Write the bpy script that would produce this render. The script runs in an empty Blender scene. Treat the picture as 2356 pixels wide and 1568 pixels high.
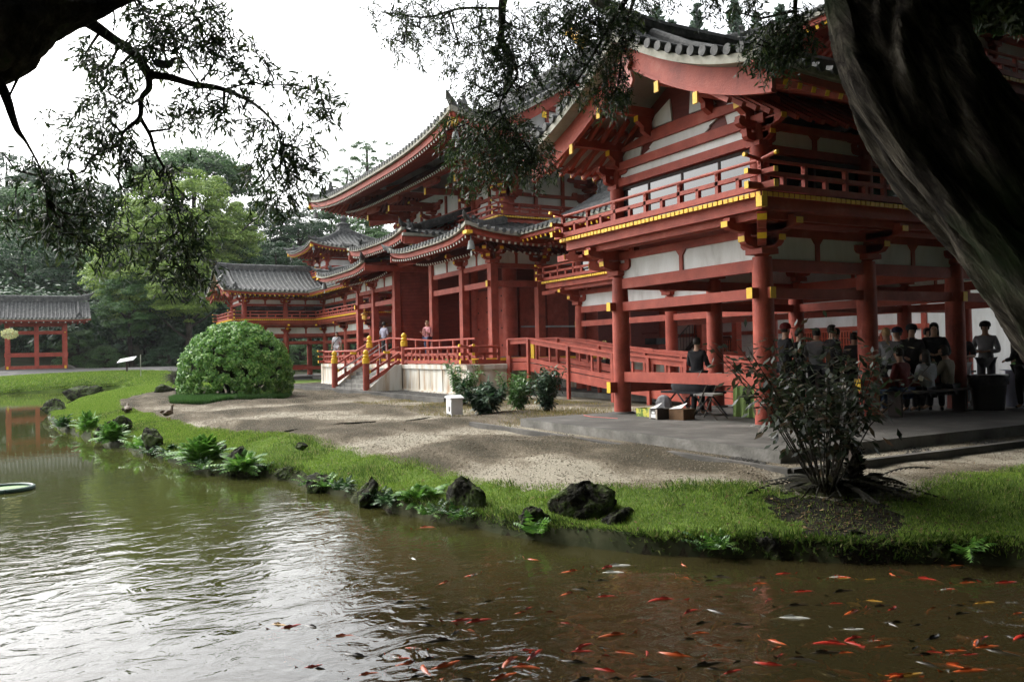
EXPO = 1.75
HAZE = 0.0002
import bpy, math, random
import numpy as np
from mathutils import Vector, Matrix
SC = bpy.context.scene
COL = SC.collection
R = math.radians
rnd = random.Random(7)
# ---------------------------------------------------------------- camera (real position in the garden, metres)
F, YAW, PIT, ROL = 1901.27, .5018, .0124, -.0219
CAM = Vector((10.128, -10.384, 1.35))
_f = Vector((-math.cos(YAW)*math.cos(PIT), math.sin(YAW)*math.cos(PIT), math.sin(PIT)))
_r = Vector((math.sin(YAW), math.cos(YAW), 0)); _u = _r.cross(_f)
R2 = _r*math.cos(ROL) + _u*math.sin(ROL); U2 = -_r*math.sin(ROL) + _u*math.cos(ROL)
def ray(x, y): return _f + R2*((x-1178)/F) - U2*((y-784)/F)
def P(x, y, Z): return CAM + ray(x, y)*Z                      # a point seen at picture spot x,y at depth Z metres
def PG(x, y, z):                                              # ... at height z
    d = ray(x, y); return CAM + d*((z-CAM.z)/d.z)
cd = bpy.data.cameras.new('camera'); cam = bpy.data.objects.new('camera', cd); COL.objects.link(cam)
cd.sensor_width = 36; cd.lens = F/2356*36; cd.clip_start = .1; cd.clip_end = 3000
m = Matrix((R2, U2, -_f)).transposed().to_4x4(); m.translation = CAM; cam.matrix_world = m
SC.camera = cam
# ---------------------------------------------------------------- materials
MATS = {}
def nt(name):
    m = bpy.data.materials.new(name); m.use_nodes = True
    return m, m.node_tree.nodes, m.node_tree.links, m.node_tree.nodes['Principled BSDF']
def ramp(N, cols, pos=None):
    r = N.new('ShaderNodeValToRGB'); e = r.color_ramp.elements
    pos = pos or [i/(len(cols)-1) for i in range(len(cols))]
    e[0].position = pos[0]; e[0].color = (*cols[0], 1); e[1].position = pos[-1]; e[1].color = (*cols[-1], 1)
    for c, p in list(zip(cols, pos))[1:-1]:
        x = e.new(p); x.color = (*c, 1)
    return r
def mat(name, cols, rough=.7, scale=3, detail=5, bump=0, bscale=None, pos=None, stretch=None, spec=.3, metal=0):
    if name in MATS: return MATS[name]
    m, N, L, B = nt(name)
    if not isinstance(cols[0], (tuple, list)): cols = [cols, tuple(c*1.25 for c in cols)]
    tc = N.new('ShaderNodeTexCoord'); src = tc.outputs['Object']
    if stretch:
        mp = N.new('ShaderNodeMapping'); mp.inputs['Scale'].default_value = stretch; L.new(src, mp.inputs[0]); src = mp.outputs[0]
    n = N.new('ShaderNodeTexNoise'); n.inputs['Scale'].default_value = scale; n.inputs['Detail'].default_value = detail
    n.inputs['Roughness'].default_value = .65
    L.new(src, n.inputs['Vector'])
    r = ramp(N, cols, pos or ([.3, .7] if len(cols) == 2 else [.25+.5*i/(len(cols)-1) for i in range(len(cols))]))
    L.new(n.outputs['Fac'], r.inputs[0]); L.new(r.outputs[0], B.inputs['Base Color'])
    B.inputs['Roughness'].default_value = rough; B.inputs['Specular IOR Level'].default_value = spec; B.inputs['Metallic'].default_value = metal
    if bump:
        n2 = N.new('ShaderNodeTexNoise'); n2.inputs['Scale'].default_value = bscale or scale*4; n2.inputs['Detail'].default_value = 6
        L.new(src, n2.inputs['Vector'])
        b = N.new('ShaderNodeBump'); b.inputs['Strength'].default_value = bump; b.inputs['Distance'].default_value = .03
        L.new(n2.outputs['Fac'], b.inputs['Height']); L.new(b.outputs[0], B.inputs['Normal'])
    MATS[name] = m; return m
def leafmat(name, c0, c1, c2=None, rough=.55, trans=.3, spec=.3):
    if name in MATS: return MATS[name]
    m, N, L, B = nt(name)
    g = N.new('ShaderNodeNewGeometry')
    r = ramp(N, [c0, c1] + ([c2] if c2 else []), [0, .75, 1] if c2 else [0, 1])
    L.new(g.outputs['Random Per Island'], r.inputs[0]); L.new(r.outputs[0], B.inputs['Base Color'])
    B.inputs['Roughness'].default_value = rough; B.inputs['Specular IOR Level'].default_value = spec
    t = N.new('ShaderNodeBsdfTranslucent'); L.new(r.outputs[0], t.inputs[0])
    mx = N.new('ShaderNodeMixShader'); mx.inputs[0].default_value = trans
    L.new(B.outputs[0], mx.inputs[1]); L.new(t.outputs[0], mx.inputs[2]); L.new(mx.outputs[0], N['Material Output'].inputs[0])
    MATS[name] = m; return m
RED = mat('red_paint', [(.10, .020, .013), (.24, .046, .029), (.33, .066, .041), (.40, .13, .09)], .62, 2.3, 12, .25, 34, pos=[.2, .40, .58, .78], spec=.25)
REDW = mat('red_boards', [(.09, .016, .012), (.15, .028, .02)], .6, 2.5, 6, .15, 20, stretch=(1, 1, 6))
YEL = mat('yellow_paint', [(.62, .36, .015), (.80, .50, .03)], .5, 6, 3)
WHT = mat('white_plaster', [(.30, .29, .26), (.58, .57, .55), (.68, .68, .67)], .85, 1.6, 10, pos=[.2, .42, .6], stretch=(1, 1, .35))
CREAM = mat('weathered_white_board', [(.12, .12, .09), (.30, .29, .24), (.42, .41, .36)], .8, 2.2, 8, .1)
TILE = mat('grey_roof_tile', [(.02, .022, .022), (.055, .057, .056), (.105, .106, .102), (.26, .26, .245)], .75, 5, 10, .4, 14, pos=[.25, .42, .6, .8])
DARKW = mat('dark_timber', [(.018, .012, .010), (.05, .03, .024)], .7, 3)
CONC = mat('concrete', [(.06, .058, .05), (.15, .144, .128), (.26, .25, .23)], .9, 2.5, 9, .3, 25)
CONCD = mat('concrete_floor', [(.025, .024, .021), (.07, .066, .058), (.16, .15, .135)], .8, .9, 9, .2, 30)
GOLD = mat('gilt_metal', [(.7, .42, .08), (.85, .55, .14)], .35, 5, metal=.8)
BLACK = mat('black_plastic', [(.008, .008, .009), (.02, .02, .02)], .5, 4)
STEEL = mat('grey_metal', [(.2, .2, .2), (.32, .32, .31)], .45, 4, metal=.6)
# stained marble of the podium: rust streaks running down
def stained():
    m, N, L, B = nt('stained_marble')
    tc = N.new('ShaderNodeTexCoord'); mp = N.new('ShaderNodeMapping'); mp.inputs['Scale'].default_value = (2.2, 2.2, .35)
    L.new(tc.outputs['Object'], mp.inputs[0])
    n = N.new('ShaderNodeTexNoise'); n.inputs['Scale'].default_value = 1.6; n.inputs['Detail'].default_value = 8; L.new(mp.outputs[0], n.inputs[0])
    r = ramp(N, [(.60, .58, .52), (.50, .45, .36), (.36, .22, .12)], [.40, .53, .70]); L.new(n.outputs[0], r.inputs[0])
    L.new(r.outputs[0], B.inputs['Base Color']); B.inputs['Roughness'].default_value = .7
    return m
MARB = stained()
# ---------------------------------------------------------------- objects
WL = {}
def tag(o, label=None, cat=None, group=None, kind=None):
    if label: o['label'] = label
    if cat: o['category'] = cat
    if group: o['group'] = group
    if kind: o['kind'] = kind
    return o
def empty(name, loc, label=None, cat=None, group=None):
    o = bpy.data.objects.new(name, None); COL.objects.link(o); o.location = loc; o.empty_display_size = .2
    WL[o] = Vector(loc); tag(o, label, cat, group); return o
def npmesh(name, V, Fq, mats=(), smooth=False, mi=None):
    me = bpy.data.meshes.new(name); V = np.asarray(V, np.float32); Fq = np.asarray(Fq, np.int32); k = Fq.shape[1]
    me.vertices.add(len(V)); me.vertices.foreach_set('co', V.ravel())
    me.loops.add(Fq.size); me.loops.foreach_set('vertex_index', Fq.ravel())
    me.polygons.add(len(Fq)); me.polygons.foreach_set('loop_start', np.arange(0, Fq.size, k, dtype=np.int32))
    me.polygons.foreach_set('loop_total', np.full(len(Fq), k, np.int32))
    if smooth: me.polygons.foreach_set('use_smooth', np.ones(len(Fq), bool))
    if mi is not None: me.polygons.foreach_set('material_index', np.asarray(mi, np.int32))
    for q in mats: me.materials.append(q)
    me.update(calc_edges=True); me.validate(); return me
def link(name, me, parent=None, loc=None):
    o = bpy.data.objects.new(name, me); COL.objects.link(o)
    if parent is not None:
        o.parent = parent; WL[o] = WL[parent]
        if loc is not None: o.location = loc
    else:
        o.location = loc or (0, 0, 0); WL[o] = Vector(loc or (0, 0, 0))
    return o
class MB:
    TF = None                                                   # optional point transform for mirrored wings
    def __init__(s): s.v = []; s.f = []
    def add(s, vs, fs):
        b = len(s.v)
        if MB.TF: vs = [MB.TF(p) for p in vs]
        s.v += [tuple(p) for p in vs]; s.f += [tuple(b+i for i in f) for f in fs]; return s
    def box(s, x0, x1, y0, y1, z0, z1):
        return s.add([(x, y, z) for z in (z0, z1) for y in (y0, y1) for x in (x0, x1)], [(0,2,3,1),(4,5,7,6),(0,1,5,4),(2,6,7,3),(0,4,6,2),(1,3,7,5)])
    def beam(s, p, q, w, h, up=(0,0,1), off=0):
        p = Vector(p); q = Vector(q); d = (q-p).normalized(); up = Vector(up)
        sd = d.cross(up); sd = sd.normalized() if sd.length > 1e-4 else Vector((1,0,0)); u = sd.cross(d)
        c = [sd*(a*w/2)+u*(b*h/2+off) for a, b in ((-1,-1),(1,-1),(1,1),(-1,1))]
        return s.add([p+x for x in c]+[q+x for x in c], [(3,2,1,0),(4,5,6,7),(0,1,5,4),(1,2,6,5),(2,3,7,6),(3,0,4,7)])
    def tube(s, pts, rad, n=8, cap=True, half=False, up=(0,0,1)):
        pts = [Vector(p) for p in pts]; vs = []; fs = []
        if not isinstance(rad, (list, tuple)): rad = [rad]*len(pts)
        for i, p in enumerate(pts):
            d = (pts[min(i+1, len(pts)-1)]-pts[max(i-1, 0)]).normalized(); sd = d.cross(Vector(up))
            if sd.length < 1e-3: sd = d.cross(Vector((0, 1, 0)))
            sd.normalize(); u = sd.cross(d)
            for k in range(n):
                a = (math.pi*k/(n-1)) if half else 2*math.pi*k/n
                vs.append(p + (sd*math.cos(a)+u*math.sin(a))*rad[i])
        kk = n-1 if half else n
        for i in range(len(pts)-1):
            for k in range(kk):
                a, b = i*n+k, i*n+(k+1) % n; fs.append((a, b, b+n, a+n))
        if cap: fs.append(tuple(range(n))[::-1]); fs.append(tuple((len(pts)-1)*n+k for k in range(n)))
        return s.add(vs, fs)
    def lathe(s, c, prof, n=14, squash=(1,1)):
        vs = []; fs = []
        for r, z in prof:
            for k in range(n):
                a = 2*math.pi*k/n; vs.append((c[0]+r*math.cos(a)*squash[0], c[1]+r*math.sin(a)*squash[1], c[2]+z))
        for i in range(len(prof)-1):
            for k in range(n):
                a, b = i*n+k, i*n+(k+1) % n; fs.append((a, b, b+n, a+n))
        fs.append(tuple(range(n))[::-1]); fs.append(tuple((len(prof)-1)*n+k for k in range(n)))
        return s.add(vs, fs)
    def prism(s, poly, o, ax, ay, az, t):                     # outline in plane (ax, ay) at o, thickness t along az
        o, ax, ay, az = Vector(o), Vector(ax), Vector(ay), Vector(az); n = len(poly)
        a = [o+ax*p[0]+ay*p[1] for p in poly]; b = [p+az*t for p in a]
        return s.add(a+b, [tuple(range(n))[::-1], tuple(range(n, 2*n))]+[(i, (i+1) % n, n+(i+1) % n, n+i) for i in range(n)])
    def build(s, name, mt, parent=None, smooth=False, loc=None):
        if not s.v: return None
        off = WL[parent] if parent is not None else Vector(loc or (0, 0, 0))
        me = bpy.data.meshes.new(name); me.from_pydata([(x-off.x, y-off.y, z-off.z) for x, y, z in s.v], [], s.f)
        me.materials.append(mt); me.validate()
        if smooth:
            me.polygons.foreach_set('use_smooth', np.ones(len(me.polygons), bool))
            try: me.set_sharp_from_angle(angle=R(40))
            except Exception: pass
        me.update(); return link(name, me, parent, None if parent is not None else off)
def lerp(a, b, t): return a+(b-a)*t
def frange(a, b, n): return [a+(b-a)*i/(n-1) for i in range(n)]
# ================================================================ architecture helpers
class Side:
    """one slope of a tiled roof: O eave middle, A along the eave, N inward, L half length, D depth, z(a,d), lim(d)"""
    def __init__(s, O, A, N, L, D, z, lim): s.O, s.A, s.N, s.L, s.D, s.z, s.lim = Vector((*O, 0)), Vector((*A, 0)), Vector((*N, 0)), L, D, z, lim
    def p(s, a, d, dz=0): q = s.O+s.A*a+s.N*d; q.z = s.z(a, max(d, 0))+dz; return q
    def surf(s, mb, na, nd, dz, d0=0):
        vs = []; fs = []
        for j in range(nd+1):
            d = d0+(s.D-d0)*j/nd; l = s.lim(d)
            for i in range(na+1): vs.append(s.p(-l+2*l*i/na, d, dz))
        for j in range(nd):
            for i in range(na): k = j*(na+1)+i; fs.append((k, k+1, k+na+2, k+na+1))
        mb.add(vs, fs)
    def dmax(s, a):
        if s.lim(s.D) >= abs(a): return s.D
        lo, hi = 0, s.D
        for _ in range(14):
            m = (lo+hi)/2
            if s.lim(m) >= abs(a): lo = m
            else: hi = m
        return lo
    def rows(s, mb, sp, r, trim=0, seg=.9, disc=True):
        n = int((s.L-trim)/sp)
        for i in range(-n, n+1):
            a = i*sp; dm = s.dmax(a)
            if dm < .25: continue
            k = max(2, int(dm/seg)+1)
            mb.tube([s.p(a, -.05+(dm+.05)*j/(k-1), .01) for j in range(k)], r, 5, cap=False, half=True)
            if disc:
                q = s.p(a, -.05, .015); mb.tube([q-s.N*.03, q+s.N*.04], r*1.12, 8, up=(0, 0, 1))
    def edge(s, mb, z0, z1, d0, n=24, t=.05, ext=0):          # board under the eave following its curve
        pts = [(-s.L-ext)+(2*s.L+2*ext)*i/n for i in range(n+1)]; vs = []; fs = []
        for a in pts:
            q = s.O+s.A*a+s.N*d0; z = s.z(min(abs(a), s.L), 0)
            for dd, zz in ((0, z1), (0, z0), (t, z0), (t, z1)): w = q+s.N*dd; w.z = z+zz; vs.append(w)
        for i in range(n):
            for k in range(4): fs.append((i*4+k, i*4+(k+1) % 4, i*4+4+(k+1) % 4, i*4+4+k))
        fs += [(0, 1, 2, 3), (n*4+3, n*4+2, n*4+1, n*4)]
        mb.add(vs, fs)
    def rafters(s, mb, tips, sp, w, h, d0, d1, dz, trim=.1, tipw=None):
        n = int((s.L-trim)/sp)
        for i in range(-n, n+1):
            a = (i)*sp; dm = min(d1, s.dmax(a)-.05)
            if dm-d0 < .15: continue
            p, q = s.p(a, d0, dz), s.p(a, dm, dz); p.z = s.z(a, 0)+dz
            mb.beam(p, q, w, h)
            d = (p-q).normalized()
            if tips is not None: tips.beam(p+d*.002, p+d*.014, w*.96, h*.96)
def profile(zE, H, D, L, lift, c=.62, pw=4, ld=.5):
    def z(a, d): t = d/D; return zE+H*(c*t+(1-c)*t*t)+lift*(min(abs(a), L)/L)**pw*max(0, 1-d/(D*ld))**2
    return z
def ridge(mb, pts, w, h, cap=True):
    """stacked ridge tiles along a path"""
    pts = [Vector(p) for p in pts]
    for i in range(len(pts)-1):
        p, q = pts[i], pts[i+1]; e = (q-p).normalized()*.02
        for k, ww in ((0, 1), (1, .86), (2, .98), (3, .82)):
            mb.beam(p-e, q+e, w*ww, h/4*.96, off=h*(k+.5)/4)
    mb.tube([p+Vector((0, 0, h)) for p in pts], w*.42, 8)
def oni(mb, p, d, s):
    """ridge end tile: disc, shoulders and horned crest, facing d"""
    d = Vector(d).normalized(); sd = Vector((0, 0, 1)).cross(d); p = Vector(p)
    poly = [(-.5, -.5), (-.62, -.2), (-.42, .1), (-.5, .45), (-.2, .4), (-.12, .85), (0, .62), (.12, .85), (.2, .4), (.5, .45), (.42, .1), (.62, -.2), (.5, -.5)]
    mb.prism([(x*s, y*s) for x, y in poly], p, sd, (0, 0, 1), d, .08*s+.04)
    c = p+Vector((0, 0, .62*s)); mb.tube([c, c+d*.5*s], .2*s, 10)
    mb.tube([p+d*.1*s, p+d*.4*s], .26*s, 10)
def flick(mb, p, d, s):
    """upturned tile at an eave corner"""
    d = Vector(d).normalized(); p = Vector(p)
    mb.tube([p-d*.3*s, p, p+d*.28*s+Vector((0, 0, .10*s)), p+d*.5*s+Vector((0, 0, .30*s))], [.13*s, .15*s, .12*s, .03*s], 7)
def bell(parent, p, s=1, m=None):
    mb = MB(); mb.lathe(p, [(.02*s, 0), (.02*s, -.12*s), (.07*s, -.15*s), (.09*s, -.25*s), (.11*s, -.38*s), (.095*s, -.38*s), (.01, -.2*s)], 10)
    mb.prism([(-.04*s, 0), (.04*s, 0), (.05*s, -.14*s), (-.05*s, -.14*s)], (p[0]-.0, p[1], p[2]-.42*s), (1, 0, 0), (0, 0, 1), (0, 1, 0), .01)
    return mb.build('wind_bell', m or MATS.get('bell') or mat('bell', [(.16, .17, .165), (.28, .29, .28)], .6, 5), parent, True)
def arm_poly(l, h): return [(-l, h), (-l, h*.45), (-l*.86, h*.12), (-l*.6, 0), (l*.6, 0), (l*.86, h*.12), (l, h*.45), (l, h)]
def bracket(parent, x, y, z0, z1, out=(), cross=True, s=1, tipc=True, along=(1, 0)):
    """timber bracket cluster on a column: cap block, crossed boat arms in two tiers, arms reaching outwards, yellow tips"""
    mb = MB(); tips = []; H = z1-z0; t = .14*s; ax = Vector((*along, 0)); ay = Vector((-along[1], along[0], 0)); c = Vector((x, y, 0))
    b = .19*s
    mb.box(x-b, x+b, y-b, y+b, z0+H*.12, z0+H*.26); mb.lathe((x, y, z0), [(.11*s, 0), (.14*s, H*.07), (b*1.05, H*.13)], 4)
    tiers = [(.42*s, z0+H*.26), (.62*s, z0+H*.60)]
    for i, (l, z) in enumerate(tiers):
        h = H*.24
        mb.prism(arm_poly(l, h), c+Vector((0, 0, z))-ay*(t/2), ax, (0, 0, 1), ay, t)
        if cross: mb.prism(arm_poly(l*.8, h), c+Vector((0, 0, z+.004))-ax*(t/2), ay, (0, 0, 1), ax, t*1.001)
        for k in (-1, 0, 1):
            q = c+ax*(l*.84*k); mb.beam((q.x, q.y, z+h), (q.x, q.y, z+h+H*.09), .15*s, .15*s, up=ax)
    for dx, dy in out:
        d = Vector((dx, dy, 0)); dn = d.normalized(); sd = Vector((-dn.y, dn.x, 0))
        for i, (k, z) in enumerate(((.55, z0+H*.30), (1., z0+H*.64))):
            l = d.length*k; h = H*.24
            poly = [(0, 0), (l*.7, 0), (l*.92, h*.2), (l, h*.55), (l, h), (0, h)]
            mb.prism(poly, c+Vector((0, 0, z+.008))-sd*(t*.5), dn, (0, 0, 1), sd, t*.98)
            tp = MB(); tips.append(tp); tp.prism([(l+.001, h*.42), (l+.012, h*.42), (l+.012, h*1.02), (l+.001, h*1.02)], c+Vector((0, 0, z+.008))-sd*(t*.52), dn, (0, 0, 1), sd, t*1.04)
            q = c+dn*(l*.86); mb.beam((q.x, q.y, z+h), (q.x, q.y, z+h+H*.1), .15*s, .15*s, up=dn)
    o = mb.build('bracket', RED, parent)
    for tp in tips: tp.build('bracket_tip', YEL, o)
    return o
def railing(parent, pts, z, h=.56, posts=.95, ext=.28, caps=(1, 1), close=False, rail_r=.03, cap_post=False, s=1):
    """three-rail balustrade along pts (x,y); rails run past the corners and end in yellow caps"""
    rails = MB(); cp = MB(); first = None
    post = []
    for i in range(len(pts)-1):
        p, q = Vector((*pts[i], z)), Vector((*pts[i+1], z)); d = (q-p).normalized(); L = (q-p).length
        e0 = ext if (i > 0 or caps[0]) else 0; e1 = ext if (i < len(pts)-2 or caps[1]) else 0
        a, b = p-d*e0, q+d*e1; up = Vector((0, 0, 1))
        rails.beam(a+up*.09*s, b+up*.09*s, .075*s, .10*s); rails.beam(a+up*(.34*h/.56), b+up*(.34*h/.56), .07*s, .07*s)
        k = up*h
        rails.tube([a+k+up*(.05 if e0 else 0), p+k, q+k, b+k+up*(.05 if e1 else 0)], rail_r*s, 8)
        for w, e, dd in ((a, e0, -d), (b, e1, d)):
            if e:
                cp.beam(w+up*.09*s, w+dd*.012+up*.09*s, .085*s, .11*s); cp.beam(w+up*(.34*h/.56), w+dd*.012+up*(.34*h/.56), .08*s, .08*s)
                cp.tube([w+k+up*.05, w+k+up*.052+dd*.05], rail_r*s*1.15, 8)
        n = max(1, round(L/posts))
        for j in range(n+1):
            if j == 0 and i > 0: continue
            post.append((lerp(p, q, j/n), 1))
        for j in range(n): post.append((lerp(p, q, (j+.5)/n), 0))
    ro = rails.build('railing', RED, parent)
    if cp.v: cp.build('rail_cap', YEL, ro)
    for q, full in post:
        mb = MB(); hh = h-.02 if full else .34*h/.56
        mb.box(q.x-.035*s, q.x+.035*s, q.y-.035*s, q.y+.035*s, z+.12, z+hh)
        if full: mb.lathe((q.x, q.y, z+hh-.1), [(.05*s, 0), (.035*s, .03), (.055*s, .08), (.05*s, .1)], 8)
        mb.build('baluster', RED, ro)
    return ro
def deck(parent, x0, x1, y0, y1, z, front=True, sides=(1, 1, 1, 1), hole=None):
    """balcony floor whose board ends show as yellow blocks; z = top"""
    mb = MB(); mb.box(x0, x1, y0, y1, z-.05, z)
    mb.box(x0+.10, x1-.10, y0+.10, y1-.10, z-.24, z-.05)
    o = mb.build('balcony_deck', RED, parent)
    c = MB(); sp = .118; e = .014
    def run(a0, a1, fn):
        n = int((a1-a0)/sp)
        for i in range(n):
            j = rnd.uniform(-.006, .006); a = a0+(i+.5)*(a1-a0)/n; fn(a-.045, a+.045, j)
    if sides[0]: run(x0, x1, lambda a, b, j: c.box(a, b, y0-e+j, y0+.005, z-.064, z+.004))
    if sides[1]: run(x0, x1, lambda a, b, j: c.box(a, b, y1-.005, y1+e+j, z-.064, z+.004))
    if sides[2]: run(y0, y1, lambda a, b, j: c.box(x0-e+j, x0+.005, a, b, z-.064, z+.004))
    if sides[3]: run(y0, y1, lambda a, b, j: c.box(x1-.005, x1+e+j, a, b, z-.064, z+.004))
    c.build('deck_edge_caps', YEL, o); return o
COLMESH = {}
def column(parent, x, y, z0, z1, r=.18, m=None, sq=False, base=True):
    mb = MB()
    if sq: mb.box(x-r, x+r, y-r, y+r, z0, z1)
    else: mb.lathe((x, y, z0), [(r, 0), (r*1.01, (z1-z0)*.3), (r*.97, (z1-z0)*.8), (r*.88, z1-z0)], 24)
    o = mb.build('column', m or RED, parent, not sq)
    if base and not sq: MB().lathe((x, y, z0), [(r*1.45, 0), (r*1.4, .02), (r*1.15, .035)], 20).build('column_base', CONCD, o, True)
    return o
def beamx(parent, x0, x1, y, z0, z1, t=.12, caps=(0, 0), name='beam'):
    o = MB().box(x0, x1, y-t/2, y+t/2, z0, z1).build(name, RED, parent)
    c = MB()
    if caps[0]: c.box(x0-.012, x0-.001, y-t/2-.003, y+t/2+.003, z0-.003, z1+.003).build('beam_cap', YEL, o); c = MB()
    if caps[1]: c.box(x1+.001, x1+.012, y-t/2-.003, y+t/2+.003, z0-.003, z1+.003)
    if c.v: c.build('beam_cap', YEL, o)
    return o
def beamy(parent, x, y0, y1, z0, z1, t=.12, caps=(0, 0), name='beam'):
    o = MB().box(x-t/2, x+t/2, y0, y1, z0, z1).build(name, RED, parent)
    c = MB()
    if caps[0]: c.box(x-t/2-.003, x+t/2+.003, y0-.012, y0-.001, z0-.003, z1+.003).build('beam_cap', YEL, o); c = MB()
    if caps[1]: c.box(x-t/2-.003, x+t/2+.003, y1+.001, y1+.012, z0-.003, z1+.003)
    if c.v: c.build('beam_cap', YEL, o)
    return o
def panel(parent, p, q, z0, z1, y=None, t=.04, m=None, strut=True, n=1):
    """white plaster panel between two posts with a flared strut in the middle; from (x,y) p to q"""
    p = Vector((*p, 0)); q = Vector((*q, 0)); mb = MB(); mid = (z0+z1)/2
    mb.beam((p.x, p.y, mid), (q.x, q.y, mid), t, z1-z0); o = mb.build('wall_panel', m or WHT, parent)
    if strut:
        d = (q-p).normalized(); nn = Vector((-d.y, d.x, 0)); h = z1-z0
        for i in range(n):
            c = lerp(p, q, (i+1)/(n+1)); w = .05
            MB().prism([(-w, 0), (w, 0), (w, h*.72), (w+.09, h), (-w-.09, h), (-w, h*.72)], Vector((c.x, c.y, z0))-nn*.05, d, (0, 0, 1), nn, .10).build('strut', RED, parent)
    return o
# ---------------------------------------------------------------- a wing: gabled front pavilion, corridor to the hall, corner tower
ZD = 3.72; B = 2.6; W = 4.02
def wing(name, label, TF, near):
    MB.TF = TF; root = empty(name, TF((-W/2, 0, 0)) if TF else (-W/2, 0, 0), label, 'temple wing', 'wings of the temple')
    # concrete slabs
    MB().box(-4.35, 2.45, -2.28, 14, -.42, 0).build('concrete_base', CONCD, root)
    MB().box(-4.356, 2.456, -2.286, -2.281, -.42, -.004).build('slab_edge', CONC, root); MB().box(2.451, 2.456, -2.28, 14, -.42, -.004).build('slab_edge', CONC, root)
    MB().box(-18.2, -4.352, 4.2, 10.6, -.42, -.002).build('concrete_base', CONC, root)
    ys = [0, B, 2*B, 2*B+W, 2*B+W+B]; cx = [-8.65, -13.42]
    for y in ys:
        for x in (0, -W): column(root, x, y, 0, 2.84)
    for x in cx:
        for y in (2*B, 2*B+W): column(root, x, y, 0, 2.84)
    lev = [(2.14, 2.32), (2.60, 2.81)]
    for z0, z1 in lev:
        for y in ys[:1]+[2*B, 2*B+W]: beamx(root, -W-(.22 if z0 < 2.5 else 0), .22 if z0 < 2.5 else 0, y, z0, z1, .12, (z0 < 2.5, z0 < 2.5))
        for x in (0, -W): beamy(root, x, -(.3 if z0 < 2.5 else 0), ys[-1], z0+.004, z1-.004, .124, (z0 < 2.5, 0))
        for y in (2*B, 2*B+W): beamx(root, -13.42-(.22 if z0 < 2.5 else 0), -W, y, z0-.003, z1-.003, .118, (z0 < 2.5, 0))
    beamx(root, -W, 0, 0, .665, .87, .14)
    beamy(root, -W, -.34, B*2, .44, .66, .12, (1, 0)); beamy(root, 0, B-.3, 2*B, .50, .71, .12, (1, 0))
    # white panels above the beams
    def pan(p, q, n=1):
        panel(root, p, q, 2.812, 3.2, n=n)
        P_ = Vector((*p, 3.27)); Q_ = Vector((*q, 3.27)); MB().beam(P_, Q_, .13, .14).build('beam', RED, root)
    pan((-W, 0), (0, 0))
    for i in range(4):
        for x in (0, -W): pan((x, ys[i]), (x, ys[i+1]))
    for a, b in ((-W, cx[0]), (cx[0], cx[1])):
        for y in (2*B, 2*B+W): pan((a, y), (b, y))
    # brackets under the balcony
    oy = .82
    outs = {(0, 0): [(oy, -oy), (0, -oy), (oy, 0)], (-W, 0): [(-oy, -oy), (0, -oy), (-oy, 0)]}
    for y in ys[:-1]:
        for x in (0, -W):
            out = outs.get((x, y), [(oy if x == 0 else -oy, 0)])
            if x == -W and y == 2*B: out = [(-oy, -oy)]
            bracket(root, x, y, 2.80, 3.46, out)
    for x in cx:
        bracket(root, x, 2*B, 2.80, 3.46, [(0, -oy)]+([(-oy, 0)] if x == cx[1] else []))
        if near: bracket(root, x, 2*B+W, 2.80, 3.46, [])
    # balcony
    ov = .9
    deck(root, -W-ov, ov, -ov, 14, ZD, sides=(1, 0, 1, 1)); x1 = -W-ov; xe = -14.42
    deck(root, xe, x1-.02, 2*B-ov, 2*B+W+ov, ZD-.003, sides=(1, 0, 1, 0))
    for a in (-.62, -.4):
        MB().box(-W+a, -a, a-.04, a+.04, 3.36, 3.478).build('beam', RED, root)
        MB().box(-a-.04, -a+.04, a+.05, 14, 3.362, 3.476).build('beam', RED, root)
        MB().box(-W+a-.04, -W+a+.04, a+.05, 2*B+a, 3.362, 3.476).build('beam', RED, root)
        MB().box(xe+.1, -W+a, 2*B+a-.04, 2*B+a+.04, 3.361, 3.477).build('beam', RED, root)
    MB().box(xe-.45, xe+.4, 2*B-.62, 2*B-.46, 3.30, 3.43).build('beam', RED, root)
    MB().box(x1-.5, x1+.5, -.66, -.5, 3.30, 3.43).build('beam', RED, root)
    yc = 2*B-ov+.06
    railing(root, [(x1+.06, yc), (x1+.06, -ov+.06), (ov-.06, -ov+.06), (ov-.06, 13.5)], ZD, h=.5, posts=.98, caps=(0, 0), ext=.3)
    railing(root, [(x1+.06, yc), (xe+.06, yc), (xe+.06, 2*B+W+ov)], ZD-.003, h=.5, posts=.98, caps=(0, 0), ext=.3)
    # corner block of the deck in yellow
    MB().box(ov-.09, ov+.03, -ov-.03, -ov+.09, ZD-.23, ZD-.07).build('deck_corner_block', YEL, root)
    # upper storey: columns, dark glazing, beams, panels
    for y in ys[:4]:
        for x in (0, -W): column(root, x, y, ZD, 5.06, .16, base=False)
    for x in cx:
        for y in (2*B,): column(root, x, y, ZD, 5.0, .16, base=False)
    GL = MATS['window_glass']
    def glaze(p, q, z0, z1, n):
        fr = MB(); p = Vector((*p, 0)); q = Vector((*q, 0)); d = (q-p).normalized(); nn = Vector((-d.y, d.x, 0))
        for i in range(n+1):
            c = lerp(p, q, i/n); fr.beam((c.x, c.y, z0), (c.x, c.y, z1), .05, .05, up=d)
        fr.beam((p.x, p.y, z0+.03), (q.x, q.y, z0+.03), .06, .06); fr.beam((p.x, p.y, z1-.03), (q.x, q.y, z1-.03), .06, .06)
        f = fr.build('window', DARKW, root); MB().beam((p.x, p.y, (z0+z1)/2), (q.x, q.y, (z0+z1)/2), .02, z1-z0-.05).build('pane', GL, f)
    glaze((-W, .05), (0, .05), ZD+.02, 4.72, 4)
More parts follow.
